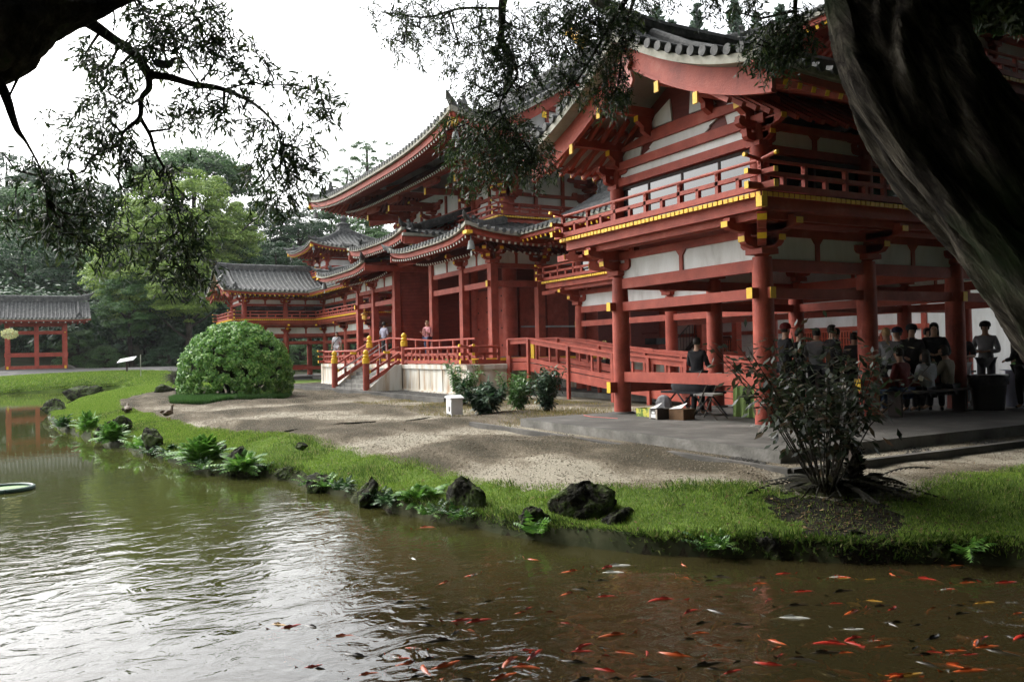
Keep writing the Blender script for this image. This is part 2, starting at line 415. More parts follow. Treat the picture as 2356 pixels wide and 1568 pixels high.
    beamx(root, -W, 0, 0, 4.73, 4.89, .16); panel(root, (-W+.16, 0), (-.16, 0), 4.892, 5.05, strut=False)
    beamx(root, -W-.2, .2, 0, 5.052, 5.22, .2)
    for x in (0, -W):
        beamy(root, x, .1, 2*B+W, 4.60, 4.74, .14)
        for i in range(3):
            glaze((x, ys[i]), (x, ys[i+1]), ZD+.02, 4.58, 2); panel(root, (x, ys[i]), (x, ys[i+1]), 4.742, 5.0)
        beamy(root, x, .1, 2*B+W, 5.002, 5.13, .16)
        for i in range(4): bracket(root, x, ys[i], 4.62, 5.2, [(.55 if x == 0 else -.55, 0)], s=.8, along=(0, 1))
    for i, (a, b) in enumerate(((-W, cx[0]), (cx[0], cx[1]))):
        glaze((a, 2*B), (b, 2*B), ZD+.02, 4.58, 3); panel(root, (a, 2*B), (b, 2*B), 4.742, 5.0)
        bracket(root, b, 2*B, 4.62, 5.2, [(0, -.55)], s=.8)
    beamx(root, cx[1]-.3, -W, 2*B, 4.60, 4.74, .14); beamx(root, cx[1]-.3, -W, 2*B, 5.002, 5.13, .16)
    # gable wall: red field, lens beam, white shapes
    XC = -W/2
    gw = MB(); gw.prism([(-2.35, 5.222), (2.35, 5.222), (1.3, 5.95), (0, 6.62), (-1.3, 5.95)], (XC, .06, 0), (1, 0, 0), (0, 0, 1), (0, 1, 0), .06); gwo = gw.build('gable_wall', REDW, root)
    MB().prism([(-1.05, 5.24), (.62, 5.24), (.8, 5.33), (.78, 5.36), (1.02, 5.45), (-.8, 5.45), (-.95, 5.36), (-.92, 5.33), (-1.2, 5.24)][::-1], (XC, .02, 0), (1, 0, 0), (0, 0, 1), (0, 1, 0), .04).build('gable_panel', WHT, gwo)
    for s_ in (-1, 1):
        MB().prism([(s_*1.25, 5.27), (s_*1.95, 5.27), (s_*1.75, 5.42), (s_*1.4, 5.66), (s_*1.15, 5.6)], (XC, .025, 0), (1, 0, 0), (0, 0, 1), (0, 1, 0), .035).build('gable_panel', WHT, gwo)
        MB().prism([(s_*.25, 5.72), (s_*.95, 5.72), (s_*.75, 5.95), (s_*.3, 6.15)], (XC, .025, 0), (1, 0, 0), (0, 0, 1), (0, 1, 0), .035).build('gable_panel', WHT, gwo)
    # lens-shaped beam
    lp = [(-2.1, 5.46)]+[(-2.1+4.2*i/12, 5.48+.2*math.sin(math.pi*i/12)) for i in range(1, 12)]+[(2.1, 5.46)]
    MB().prism([(x, z) for x, z in lp][::-1]+[(-1.7, 5.44), (1.7, 5.44)], (XC, -.04, 0), (1, 0, 0), (0, 0, 1), (0, 1, 0), .1).build('curved_beam', RED, gwo)
    # roof of the pavilion
    HW = 3.48; zt = 5.48; H = 1.62; y0 = -1.50; y1 = 2*B+W+2.0 if near else 2*B+W+1.5
    roof = MB(); under = MB(); tiles = MB(); edl = []; rafl = []
    pz = profile(zt, H, HW, (y1-y0)/2, .16, .60, 6, .8)
    ymid = (y0+y1)/2; sides = []
    for sg in (-1, 1):
        s_ = Side((XC+sg*HW, ymid), (0, 1), (-sg, 0), (y1-y0)/2, HW, pz, lambda d: (y1-y0)/2); sides.append(s_)
    zc = profile(zt, H, HW, 8.2, .0, .60, 6, .8)
    xL, xR = -15.0, XC
    for sg in (-1,) + ((1,) if near else (1,)):
        yy = 2*B+W/2+sg*HW; s_ = Side(((xL+xR)/2, yy), (1, 0), (0, -sg), (xR-xL)/2, HW, zc, lambda d: (xR-xL)/2); sides.append(s_)
    for i, s_ in enumerate(sides):
        s_.surf(roof, 16, 8, 0); s_.surf(under, 16, 8, -.13, .02)
        s_.rows(tiles, .30, .075, trim=.12); crm, fas = MB(), MB(); s_.edge(crm, -.10, .0, -.03, t=.12); s_.edge(fas, -.235, -.101, .06, t=.07); edl.append((crm, fas))
        raf, tips = MB(), MB(); s_.rafters(raf, tips, .30, .085, .09, .10, 1.75, -.29)
        s_.rafters(raf, None, .30, .08, .08, .95, 2.2, -.40); rafl.append((raf, tips))
    ro = roof.build('roof', TILE, root, True)
    under.build('soffit', MATS['pale_soffit'], ro, True); tiles.build('tile_rows', TILE, ro, True)
    for crm, fas in edl: crm.build('eave_board', CREAM, ro); fas.build('fascia', RED, ro)
    for raf, tips in rafl: tips.build('rafter_tips', YEL, raf.build('rafters', RED, ro) and ro)
    # verge: tiles facing out, white board, red bargeboards, cap ends
    zz = lambda u: pz((y1-y0)/2, HW-abs(u))
    for sg in (-1, 1):
        vt = MB(); vb = MB(); bb = MB(); u = .22
        while u < HW-.02:
            z = zz(u)+.05; x = XC+sg*u; vt.tube([(x, y0-.05, z), (x, y0+.42, z)], .085, 10); u += .27
        us = frange(0, HW, 15); n = len(us)
        def strip(mb, ya, yb, za, zb, u1=HW):
            vs = []; q = frange(0, u1, 15)
            for w in q:
                for yy, dz in ((ya, za), (yb, za), (yb, zb), (ya, zb)): vs.append((XC+sg*w, yy, zz(w)+dz))
            fs = [(0, 1, 2, 3), ((n-1)*4+3, (n-1)*4+2, (n-1)*4+1, (n-1)*4)]
            for k in range(n-1):
                for j in range(4): fs.append((k*4+j, k*4+(j+1) % 4, k*4+4+(j+1) % 4, k*4+4+j))
            mb.add(vs, fs)
        strip(vb, y0, y0+.3, -.16, -.02, HW+.03); strip(bb, y0+.28, y0+.36, -.60, -.165, HW+.0); strip(bb, y0+.265, y0+.28, -.60, -.54, HW)
        vt.build('verge_tiles', TILE, ro, True); vb.build('verge_board', CREAM, ro); bb.build('bargeboard', RED, root)
        for uu in (.88, 1.86):
            x = XC+sg*uu; zb = zz(uu)-.60
            pl = MB().box(x-.075, x+.075, y0+.30, .6, zb-.04, zb+.13).build('purlin', RED, root)
            MB().box(x-.055, x+.055, y0+.245, y0+.275, zb-.19, zb+.0).build('purlin_cap', YEL, pl)
            # stepped bracket under each purlin
            k = MB(); k.prism([(0, 0), (-.34, 0), (-.34, -.1), (-.2, -.2), (-.2, -.3), (0, -.42)], (x-.06, 0, zb-.04), (0, 1, 0), (0, 0, 1), (1, 0, 0), .12); ko = k.build('purlin_bracket', RED, root)
            MB().box(x-.064, x+.064, -.352, -.341, zb-.15, zb-.035).build('bracket_tip', YEL, ko)
    # pendant ornament at the apex (lobed board)
    gy = [(-.05, 0), (-.17, -.14), (-.10, -.24), (-.20, -.34), (-.235, -.47), (-.17, -.56), (-.10, -.57), (-.05, -.66), (0, -.69), (.05, -.66), (.10, -.57), (.17, -.56), (.235, -.47), (.20, -.34), (.10, -.24), (.17, -.14), (.05, 0)]
    PK = mat('pink_ornament', [(.40, .15, .12), (.52, .22, .18)], .6, 5)
    g = MB().prism(gy, (XC, y0+.2, zz(0)-.40), (1.22, 0, 0), (0, 0, 1.15), (0, 1, 0), .05).build('gable_pendant', PK, root)
    sl = MB()
    for ex, ez in ((-.11, -.42), (.11, -.42), (0, -.28)): sl.tube([(XC+ex*1.2, y0+.19, zz(0)-.40+ez*1.15), (XC+ex*1.2, y0+.2, zz(0)-.40+ez*1.15)], .03, 8)
    sl.build('pendant_hole', DARKW, g)
    # ridges
    rg = MB(); zr = zz(0)
    ridge(rg, [(XC, y0+.15, zr+.06), (XC, y0+1.2, zt+H-.02), (XC, 2*B-.2, zt+H-.02), (XC, y1-.6, zt+H-.02)], .26, .30)
    oni(rg, (XC, y0+.12, zr+.16), (0, -1, 0), .42); flick(rg, (XC, y0-.1, zr+.42), (0, -1, 0), 1.)
    for sg in (-1, 1):
        for yy in (y0+.75,):
            ridge(rg, [(XC+sg*u, yy, pz(yy-ymid, HW-u)+.02) for u in (.2, 1.2, 2.2, HW-.35)], .2, .14)
            oni(rg, (XC+sg*(HW-.3), yy, pz(yy-ymid, .3)+.14), (sg, 0, 0), .3)
        flick(rg, (XC+sg*HW, y0+.1, zt+.2), (sg, -.4, 0), .75)
    ridge(rg, [(xL+.3, 2*B+W/2, zt+H-.02), (XC, 2*B+W/2, zt+H-.02)], .26, .30); oni(rg, (xL+.25, 2*B+W/2, zt+H+.1), (-1, 0, 0), .42)
    rg.build('roof_ridge', TILE, ro, True)
    # corner tower
    tx, ty = XC, 2*B+W/2; hb = 1.7; zd = 6.62
    core = MB().box(tx-hb, tx+hb, ty-hb, ty+hb, 5.6, 7.95).build('tower_wall', WHT, root)
    for sx in (-1, 0, 1):
        for sy in (-1, 0, 1):
            if sx == 0 and sy == 0: continue
            column(root, tx+sx*hb, ty+sy*hb, 6.2, 7.75, .12, base=False)
            bracket(root, tx+sx*hb, ty+sy*hb, 7.55, 8.15, [(sx*.6, sy*.6)], s=.75)
    for z0, z1 in ((6.66, 6.8), (7.28, 7.4), (7.78, 7.9)):
        for sg in (-1, 1):
            beamx(root, tx-hb, tx+hb, ty+sg*hb, z0, z1, .16); beamy(root, tx+sg*hb, ty-hb, ty+hb, z0+.002, z1-.002, .158)
    for sg in (-1, 1):
        MB().box(tx-.55, tx+.55, ty+sg*(hb+.03)-.02, ty+sg*(hb+.03)+.02, 6.82, 7.26).build('lattice_window', REDW, root)
        MB().box(tx+sg*(hb+.03)-.02, tx+sg*(hb+.03)+.02, ty-.55, ty+.55, 6.82, 7.26).build('lattice_window', REDW, root)
    q = hb+.82
    deck(root, tx-q, tx+q, ty-q, ty+q, zd, sides=(1, 1, 1, 1)); qq = q-.06
    railing(root, [(tx-qq, ty+qq), (tx-qq, ty-qq), (tx+qq, ty-qq), (tx+qq, ty+qq)], zd, h=.46, posts=.98, caps=(1, 1), ext=.25)
    hr = 3.2; zE = 8.50; Ht = 1.55; trf = MB(); tu = MB(); tt = MB(); tc = MB(); tf = MB(); tr = MB(); tp = MB()
    tz = profile(zE, Ht, hr, hr, .36, .62, 3.2, .9)
    for ax, ay in ((0, -1), (0, 1), (1, 0), (-1, 0)):
        s_ = Side((tx+ax*hr, ty+ay*hr), (-ay, ax), (-ax, -ay), hr, hr-.25, tz, lambda d: hr-d)
        s_.surf(trf, 14, 8, 0); s_.surf(tu, 14, 4, -.14, .03); s_.rows(tt, .30, .072, .1); s_.edge(tc, -.10, 0, -.03, t=.1); s_.edge(tf, -.22, -.101, .06, t=.06)
        s_.rafters(tr, tp, .24, .075, .08, .12, 1.5, -.27)
    to = trf.build('tower_roof', TILE, root, True); tu.build('soffit', RED, to, True); tt.build('tile_rows', TILE, to, True); tc.build('eave_board', CREAM, to); tf.build('fascia', RED, to)
    tr.build('rafters', RED, to); tp.build('rafter_tips', YEL, to)
    tr_ = MB()
    for sx in (-1, 1):
        for sy in (-1, 1):
            ridge(tr_, [(tx+sx*(hr-d), ty+sy*(hr-d), tz(hr-d, d)+.02) for d in (.45, 1.1, 1.8, 2.4, 3.0)], .17, .18)
            ridge(tr_, [(tx+sx*(hr-d), ty+sy*(hr-d), tz(hr, d)+.02) for d in (.05, .35)], .14, .1)
            oni(tr_, (tx+sx*(hr-.45), ty+sy*(hr-.45), tz(hr, .45)+.12), (sx, sy, 0), .24); flick(tr_, (tx+sx*hr, ty+sy*hr, tz(hr, 0)+.1), (sx, sy, 0), .6)
    tr_.box(tx-.42, tx+.42, ty-.42, ty+.42, zE+Ht-.22, zE+Ht+.1); tr_.box(tx-.34, tx+.34, ty-.34, ty+.34, zE+Ht+.1, zE+Ht+.36); tr_.box(tx-.44, tx+.44, ty-.44, ty+.44, zE+Ht+.36, zE+Ht+.42)
    tr_.lathe((tx, ty, zE+Ht+.42), [(.3, 0), (.34, .06), (.2, .14), (.1, .18), (.2, .28), (.26, .4), (.18, .54), (.05, .66), (.02, .8)], 12)
    tr_.build('tower_finial', TILE, to, True)
    for sx in (-1, 1):
        bell(root, (tx+sx*(hr-.25), ty-hr+.25, tz(hr, 0)-.3), .9)
        MB().box(tx+sx*(hr-.2)-.09, tx+sx*(hr-.2)+.09, ty-hr+.02, ty-hr+.2, tz(hr, 0)-.42, tz(hr, 0)-.24).build('corner_cap', YEL, root)
    MB.TF = None
    return root
# ================================================================ main hall
XH, YH = -24.1, 9.4
def hall():
    root = empty('temple_hall', (XH, YH, -.15), 'large red central temple hall with sweeping grey tiled roof on a pale stone podium', 'temple hall')
    # ---- podium
    x0, x1, y0, y1, zt = XH-8.85, XH+8.85, 1.81, 17, .91
    pm = MB().box(x0, x1, y0, y1, -.4, zt-.16).build('podium', MARB, root)
    cp = MB().box(x0-.06, x1+.06, y0-.06, y1+.06, zt-.16, zt); cp.build('podium_coping', MARB, pm)
    MB().box(x0-.08, x1+.08, y0-.08, y1+.08, -.4, -.06).build('podium_plinth', MARB, pm)
    class J:
        def box(s, *a): MB().box(*a).build('pilaster', MARB, pm)
        def build(s, *a): pass
    jn = J()
    for k in range(1, 16):
        x = x0+k*(x1-x0)/16
        if -26 < x < -21.2: continue
        w = .09 if k % 2 == 0 else .02; jn.box(x-w, x+w, y0-(.022 if w > .05 else .008), y0, -.06, zt-.16)
    for k in range(1, 14):
        y = y0+k*1.15; w = .09 if k % 2 == 0 else .02; jn.box(x1, x1+(.022 if w > .05 else .008), y-w, y+w, -.06, zt-.16)
    for cx in (x0, x1): jn.box(cx-.16, cx+.16, y0-.03, y0+.1, -.06, zt-.16)
    jn.build('podium_pilasters', MARB, pm)
    # inner step platform with yellow edged joists
    MB().box(XH-7.9, XH+7.9, 2.75, 15.5, zt, 1.12).build('timber_floor', RED, root)
    ye = MB()
    for k in range(12):
        a = XH-7.8+k*1.31; ye.box(a+.12, a+1.18, 2.70, 2.748, 1.03, 1.12)
    ye.box(XH+7.901, XH+7.95, 3, 12, 1.03, 1.12); ye.build('floor_edge', YEL, root)
    # ---- front steps
    sx0, sx1 = -25.72, -21.44; n = 6; st = MB()
    for i in range(n):
        z = zt-.02-(i+1)*(zt+.17)/(n+1); st.box(sx0, sx1, y0-.02-(i+1)*.25, y0-i*.25-.02, -.4, z)
    so = st.build('front_steps', CONC, root)
    for s_, x in ((-1, sx0), (1, sx1)):
        MB().prism([(0, zt), (0, -.4), (-1.5, -.4), (-1.45, -.08), (-.25, zt)], (x-.14 if s_ < 0 else x-.02, y0-.065, 0), (0, 1, 0), (0, 0, 1), (1, 0, 0), .16).build('step_cheek', MARB, root)
    def newel(x, y, z, h, r=.13):
        o = MB().lathe((x, y, z), [(r, 0), (r, h-.46)], 16).build('newel_post', RED, root, True)
        MB().lathe((x, y, z+h-.46), [(r*1.08, 0), (r*1.1, .2), (r*.95, .21), (r*.7, .235), (r*.92, .26), (r*.98, .30), (r*.7, .335), (r*.55, .35), (r*.85, .39), (r*.88, .44), (r*.6, .5), (r*.15, .55)], 16).build('newel_finial', YEL, o, True)
    for x in (sx0, sx1):
        newel(x, .3, -.15, 1.6); newel(x, y0+.12, zt, 1.2)
        a, b = Vector((x, .3, -.1)), Vector((x, y0-.1, zt)); rr = MB(); up = Vector((0, 0, 1))
        rr.beam(a+up*.28, b+up*.12, .09, .16); rr.beam(a+up*.66, b+up*.45, .08, .09); rr.tube([a+up*1.0, lerp(a, b, .75)+up*.86, b+up*.70], .04, 8)
        ro = rr.build('stair_rail', RED, root)
        for t in (.35, .68):
            q = lerp(a, b, t); MB().box(q.x-.045, q.x+.045, q.y-.045, q.y+.045, q.z+.25, q.z+.86).build('baluster', RED, ro)
        q = lerp(a, b, .08); MB().box(x-.055, x+.055, q.y-.05, q.y+.07, q.z+.62, q.z+.76).build('rail_cap', YEL, ro)
        q = lerp(a, b, .62); MB().box(x-.055, x+.055, q.y-.12, q.y+.12, q.z+.84, q.z+.94).build('rail_cap', YEL, ro)
    gr = MB()
    for x in (-24.3, -23.4): gr.tube([(x, .3, -.1), (x, .3, .78), (x, 1.9, 1.78), (x, 1.9, .9)], .018, 6)
    gr.build('steel_handrail', STEEL, so)
    # ---- podium balustrade
    yb = y0+.10
    railing(root, [(sx1+.1, yb), (x1-.1, yb), (x1-.1, 3.05)], zt, h=.62, posts=.92, caps=(0, 0), ext=.34, s=1.25, rail_r=.035)
    railing(root, [(sx0-.1, yb), (x0+.1, yb), (x0+.1, 8)], zt, h=.62, posts=.92, caps=(0, 0), ext=.34, s=1.25, rail_r=.035)
    # inner wheelchair ramp rail behind the balustrade
    rp = MB(); pts = [(x0-.2, 2.55, 1.05), (-30.4, 2.5, 1.35), (-27.2, 2.45, 1.9), (-24.4, 2.45, 2.05), (-19.6, 2.45, 1.83), (-16, 2.5, 1.83)]
    for p, q in zip(pts, pts[1:]):
        rp.beam(p, q, .1, .06); rp.beam(Vector(p)-Vector((0, 0, .62)), Vector(q)-Vector((0, 0, .62)), .08, .12)
    rpo = rp.build('ramp_rail', RED, root)
    for p, q in zip(pts, pts[1:]):
        n = max(1, round((Vector(q)-Vector(p)).length/1.1))
        for j in range(n): c = lerp(Vector(p), Vector(q), (j+.5)/n); MB().box(c.x-.045, c.x+.045, c.y-.045, c.y+.045, zt-.02, c.z-.03).build('ramp_post', RED, rpo)
    # low stair ramp on the far left of the podium
    lr = MB(); a, b = Vector((x0-3.6, 3.2, .0)), Vector((x0-.1, 3.2, .85)); lr.beam(a+Vector((0, 0, .1)), b, .1, .3); lr.beam(a+Vector((0, 0, .75)), b+Vector((0, 0, .62)), .1, .08)
    for t in (0, .35, .7): q = lerp(a, b, t); lr.box(q.x-.05, q.x+.05, 3.15, 3.25, -.2, q.z+.74)
    lr.build('side_ramp', RED, root)
    # ---- pent storey posts
    my = 3.48; m1, m2, m3 = 2.18, 5.16, 7.6; zf = 1.12; ysd = [3.48, 5.45, 9.4, 13.35, 15.3]
    TOP = 4.42
    for o_ in (m1, m2, m3):
        for s_ in (-1, 1):
            tall = o_ == m1
            column(root, XH+s_*o_, my, zf, 5.35 if tall else TOP+.12, .145, sq=True)
            column(root, XH+s_*o_, 15.3, zf, TOP, .145, sq=True)
    for y in ysd[1:4]:
        for s_ in (-1, 1): column(root, XH+s_*m3, y, zf, TOP, .145, sq=True)
    for s_ in (-1, 1):
        a, b = sorted((XH+s_*m1, XH+s_*m3)); mid = XH+s_*m2
        for z0, z1 in ((3.72, 3.93), (4.40, 4.58)):
            beamx(root, a, b, my, z0, z1, .14, (s_ < 0 and z0 < 4, s_ > 0 and z0 < 4))
            beamy(root, XH+s_*m3, my-(.25 if z0 < 4 else 0), 15.3, z0-.003, z1-.003, .136, (z0 < 4, 0))
        for p, q in ((a, mid), (mid, b)) if s_ > 0 else ((a, mid), (mid, b)): panel(root, (p, my), (q, my), 4.582, 5.02, n=1)
        for p, q in zip(ysd, ysd[1:]): panel(root, (XH+s_*m3, p), (XH+s_*m3, q), 4.582, 5.02, n=1)
        beamx(root, a, b, my, 5.02, 5.14, .13)
        beamy(root, XH+s_*m3, my, 15.3, 5.021, 5.139, .128)
        for o_ in (m2, m3): bracket(root, XH+s_*o_, my, 4.50, 5.16, [(0, -.75)]+([(s_*.75, 0), (s_*.65, -.65)] if o_ == m3 else []), s=1.05)
        for y in ysd[1:]: bracket(root, XH+s_*m3, y, 4.50, 5.16, [(s_*.75, 0)], s=1.05, along=(0, 1))
        bracket(root, XH+s_*m1, my, 5.15, 5.78, [(0, -.7)], s=1.05)
    beamx(root, XH-m1, XH+m1, my, 5.32, 5.5, .14)
    # ---- inner core: thick round columns, red boarded walls, doors
    cy = 5.5; c1, c2 = 2.18, 5.16; ycs = [5.5, 9.4, 13.3]
    for s_ in (-1, 1):
        for o_ in (c1, c2): column(root, XH+s_*o_, cy, zf, 7.9, .30)
        for y in ycs[1:]: column(root, XH+s_*c2, y, zf, 7.9, .30)
    MB().box(XH-c2, XH-c1, cy-.06, cy+.06, zf, 6.4).build('board_wall', REDW, root)
    MB().box(XH+c1, XH+c2, cy-.06, cy+.06, zf, 6.4).build('board_wall', REDW, root)
    MB().box(XH-c1, XH+c1, cy+1.9, cy+2.0, zf, 6.4).build('board_wall', REDW, root)
    MB().box(XH-c1, XH+c1, cy-.04, cy+.04, 4.4, 6.4).build('board_wall', REDW, root)
    for s_ in (-1, 1):
        MB().box(XH+s_*c2-.06, XH+s_*c2+.06, cy, 13.3, zf, 6.4).build('board_wall', REDW, root)
        # wing walls flanking the central bay, boarded, seen between the posts
        MB().box(XH+s_*m1-.05, XH+s_*m1+.05, my+.15, cy-.1, zf, 5.3).build('board_wall', REDW, root)
    lt = MB()
    for k in range(60): z = 1.2+k*.068; lt.box(XH-m1+.051, XH-m1+.062, my+.2, cy-.12, z, z+.045)
    lt.build('louvre_slats', RED, root)
    for x in (XH+3.0, XH+4.3, XH-3.2, XH-4.4):
        d_ = MB().box(x-.56, x+.56, cy-.13, cy-.061, zf, 3.9).build('door', RED, root); sd = MB()
        for zz in (1.6, 2.3, 3.0, 3.6):
            for xx in (-.4, .4): sd.tube([(x+xx, cy-.15, zz), (x+xx, cy-.128, zz)], .035, 8)
        sd.build('door_stud', DARKW, d_)
    for y in (6.4, 7.7):
        MB().box(XH+c2+.062, XH+c2+.12, y-.5, y+.5, zf, 3.9).build('door', RED, root)
    beamx(root, XH-c2, XH+c2, cy-.1, 4.0, 4.2, .2); beamy(root, XH+c2+.1, cy, 13.3, 4.0, 4.2, .2)
    MB().box(XH+c2+.16, XH+c2+.2, 5.9, 9, 2.3, 2.36).build('hand_rail', STEEL, root)
    # notice plates on the red wall
    MB().box(XH+m1-.9, XH+m1-.66, cy+1.86, cy+1.89, 2.35, 2.6).build('wall_plate', STEEL, root)
    # ---- upper storey
    zb = 6.62
    MB().box(XH-c2, XH+c2, cy, 13.3, 6.4, 8.9).build('upper_wall', WHT, root)
    q = c2+.95; deck(root, XH-q, XH+q, cy-.95, 14.25, zb, sides=(1, 1, 1, 1)); qq = q-.06
    railing(root, [(XH-qq, 14), (XH-qq, cy-.89), (XH+qq, cy-.89), (XH+qq, 14)], zb, h=.5, posts=.98, caps=(1, 1))
    lv = MB()
    for k in range(5): z = zb+.10+k*.045; lv.box(XH+qq-.01, XH+qq+.01, cy-.8, 13, z, z+.028)
    lv.build('louvre_slats', RED, root)
    cols = [(XH+s_*o_, cy, (0, -1)) for o_ in (c1, c2) for s_ in (-1, 1)]+[(XH+s_*c2, y, (s_, 0)) for y in ycs[1:] for s_ in (-1, 1)]
    for x, y, d in cols:
        corner = abs(x-XH) > 5 and y < 6
        sgn = 1 if x > XH else -1
        z = 7.35
        outs = [(d[0]*1.3, d[1]*1.3)]+([(sgn*1.3, 0), (sgn*1.25, -1.25)] if corner else [])
        bracket(root, x, y, z, z+.62, [(a*.55, b*.55) for a, b in outs], s=1.35, along=(1, 0) if d[1] else (0, 1))
        bracket(root, x, y, z+.60, z+1.22, outs, s=1.7, along=(1, 0) if d[1] else (0, 1))
        # stepped outrigger carrying the eave purlin
        for a, b in outs:
            k = MB(); v = Vector((a, b, 0)); n_ = v.normalized(); e = Vector((x, y, z+.9))
            k.beam(e, e+n_*2.3+Vector((0, 0, -.12)), .17, .26)
            ko = k.build('tail_rafter', RED, root); ee = e+n_*2.3+Vector((0, 0, -.12)); MB().beam(ee+n_*.002, ee+n_*.02, .18, .27).build('bracket_tip', YEL, ko)
            k2 = MB(); w_ = e+n_*2.0; sdv = Vector((-n_.y, n_.x, 0)); k2.prism(arm_poly(.75, .2), w_+Vector((0, 0, .16))-n_*.09, sdv, (0, 0, 1), n_, .18)
            for t in (-.6, 0, .6): c_ = w_+sdv*t+Vector((0, 0, .36)); k2.beam(c_, c_+Vector((0, 0, .13)), .2, .2, up=n_)
            k2.build('bracket', RED, root)
    for s_ in (-1, 1):
        beamy(root, XH+s_*(c2+.02), cy, 13.3, 7.62, 7.76, .16); beamy(root, XH+s_*(c2+.02), cy, 13.3, 7.18, 7.26, .13)
        for y in (6.8, 8.1, 10.7, 12): MB().box(XH+s_*(c2+.03)-.06, XH+s_*(c2+.03)+.06, y-.07, y+.07, 6.62, 8.6).build('wall_post', RED, root)
    beamx(root, XH-c2, XH+c2, cy-.02, 7.62, 7.76, .16); beamx(root, XH-c2, XH+c2, cy-.02, 7.18, 7.26, .13)
    for x in (-3.67, -.73, .73, 3.67): MB().box(XH+x-.07, XH+x+.07, cy-.09, cy+.03, 6.62, 8.6).build('wall_post', RED, root)
    for s_ in (-1, 1): MB().box(XH+s_*(c2+2.05)-.1, XH+s_*(c2+2.05)+.1, cy-2.1, 15.4, 8.62, 8.82).build('eave_purlin', RED, root)
    MB().box(XH-c2-2.1, XH+c2+2.1, cy-2.15, cy-1.95, 8.622, 8.818).build('eave_purlin', RED, root)
    # ---- roofs
    def roofset(sides, nm, th, rw, tips_mat, crz=(-.16, .02), fz=(-.40, -.162), raf1=(.15, 1.75, .22, .08, .09), raf2=(1.5, 3.9, .22, .09, .10), pitch_r=.08, sp=.30):
        rf, un, tl, cr, fa, r1, tp, r2, tp2 = [MB() for _ in range(9)]; ed = []
        for s_ in sides:
            s_.surf(rf, 24, 10, 0); s_.surf(un, 24, 8, -th, .04)
            s_.rows(tl, sp, pitch_r, .1); cr, fa = MB(), MB(); s_.edge(cr, crz[0], crz[1], -.05, t=.14, n=30); s_.edge(fa, fz[0], fz[1], .08, t=.08, n=30); ed.append((cr, fa))
            s_.rafters(r1, tp, raf1[2], raf1[3], raf1[4], raf1[0], raf1[1], fz[0]-.05)
            if raf2: s_.rafters(r2, tp2, raf2[2], raf2[3], raf2[4], raf2[0], raf2[1], fz[0]-.19)
        o = rf.build(nm, TILE, root, True); un.build('soffit', RED, o, True); tl.build('tile_rows', TILE, o, True); [(a.build('eave_board', CREAM, o, True), b.build('fascia', RED, o, True)) for a, b in ed]
        r1.build('rafters', RED, o); tp.build('rafter_tips', tips_mat, o); r2.build('rafters', REDW, o); tp2.build('rafter_tips', tips_mat, o)
        return o
    # main hip-and-gable roof
    hx, hy = 9.06, 8.13; D = hy; dh = 2.75; gx = 6.25; zE = 9.02; H = 4.35
    zf_ = lambda a, d: profile(zE, H, D, hx, .62, .55, 3.4, .55)(a, d)
    zs_ = lambda a, d: profile(zE, H, D, hy, .62, .55, 3.4, .55)(a, d)
    front = Side((XH, YH-hy), (1, 0), (0, 1), hx, D, zf_, lambda d: hx-d if d < dh else gx+.35)
    back = Side((XH, YH+hy), (1, 0), (0, -1), hx, D, zf_, lambda d: hx-d if d < dh else gx+.35)
    rs = [Side((XH+s_*hx, YH), (0, 1), (-s_, 0), hy, dh+.1, zs_, lambda d: hy-d) for s_ in (1, -1)]
    mo = roofset([front, back]+rs, 'main_roof', .2, .3, MATS['pale_tip'])
    for s_ in (-1, 1):
        X = XH+s_*gx; gp = [(-v, zf_(0, D-v)) for v in frange(0, D-dh, 9)]
        poly = [(YH-YH+v, z-.2) for v, z in gp]+[(-v, z-.2) for v, z in gp[::-1]][:-1]
        poly = [(-(D-dh), zf_(0, dh)-.3)]+[(-(D-dh)*(1-i/8), zf_(0, D-(D-dh)*(1-i/8))-.2) for i in range(9)]+[((D-dh)*i/8, zf_(0, D-(D-dh)*i/8)-.2) for i in range(1, 9)]+[((D-dh), zf_(0, dh)-.3)]
        g = MB().prism(poly, (X-.4*s_, YH, 0), (0, 1, 0), (0, 0, 1), (-s_, 0, 0), .1).build('gable_wall', WHT, root)
        for yy in (-2.4, -1.2, 0, 1.2, 2.4):
            MB().box(X-.4*s_-.05, X-.4*s_+.05+.03*s_, YH+yy-.08, YH+yy+.08, zf_(0, dh)-.2, zf_(0, D-abs(yy))-.3).build('gable_post', RED, g)
        MB().box(X-.4*s_-.06, X-.4*s_+.1, YH-3.6, YH+3.6, 11.0, 11.2).build('gable_beam', RED, g)
        bb, cb, vt = MB(), MB(), MB()
        for t in (-1, 1):
            us = frange(0, D-dh+.5, 14)
            for mb_, xa, xb, za, zb_ in ((bb, .30, .38, -.62, -.17), (cb, .30, .62, -.17, -.03)):
                vs = []; 
                for u in us:
                    for xx, dz in ((xa, za), (xb, za), (xb, zb_), (xa, zb_)): vs.append((X+s_*xx, YH+t*u, zf_(0, D-u)+dz))
                fs = [(0, 1, 2, 3), tuple((len(us)-1)*4+k for k in (3, 2, 1, 0))]
                for k in range(len(us)-1):
                    for j in range(4): fs.append((k*4+j, k*4+(j+1) % 4, k*4+4+(j+1) % 4, k*4+4+j))
                mb_.add(vs, fs)
            u = .25
            while u < D-dh+.3: z = zf_(0, D-u)+.05; vt.tube([(X+s_*.2, YH+t*u, z), (X+s_*.68, YH+t*u, z)], .09, 10); u += .3
            for u in (1.4, 3.0, 4.4): MB().box(X+s_*.39-.0, X+s_*.39+.03*s_, YH+t*u-.1, YH+t*u+.1, zf_(0, D-u)-.86, zf_(0, D-u)-.62).build('purlin_cap', YEL, g)
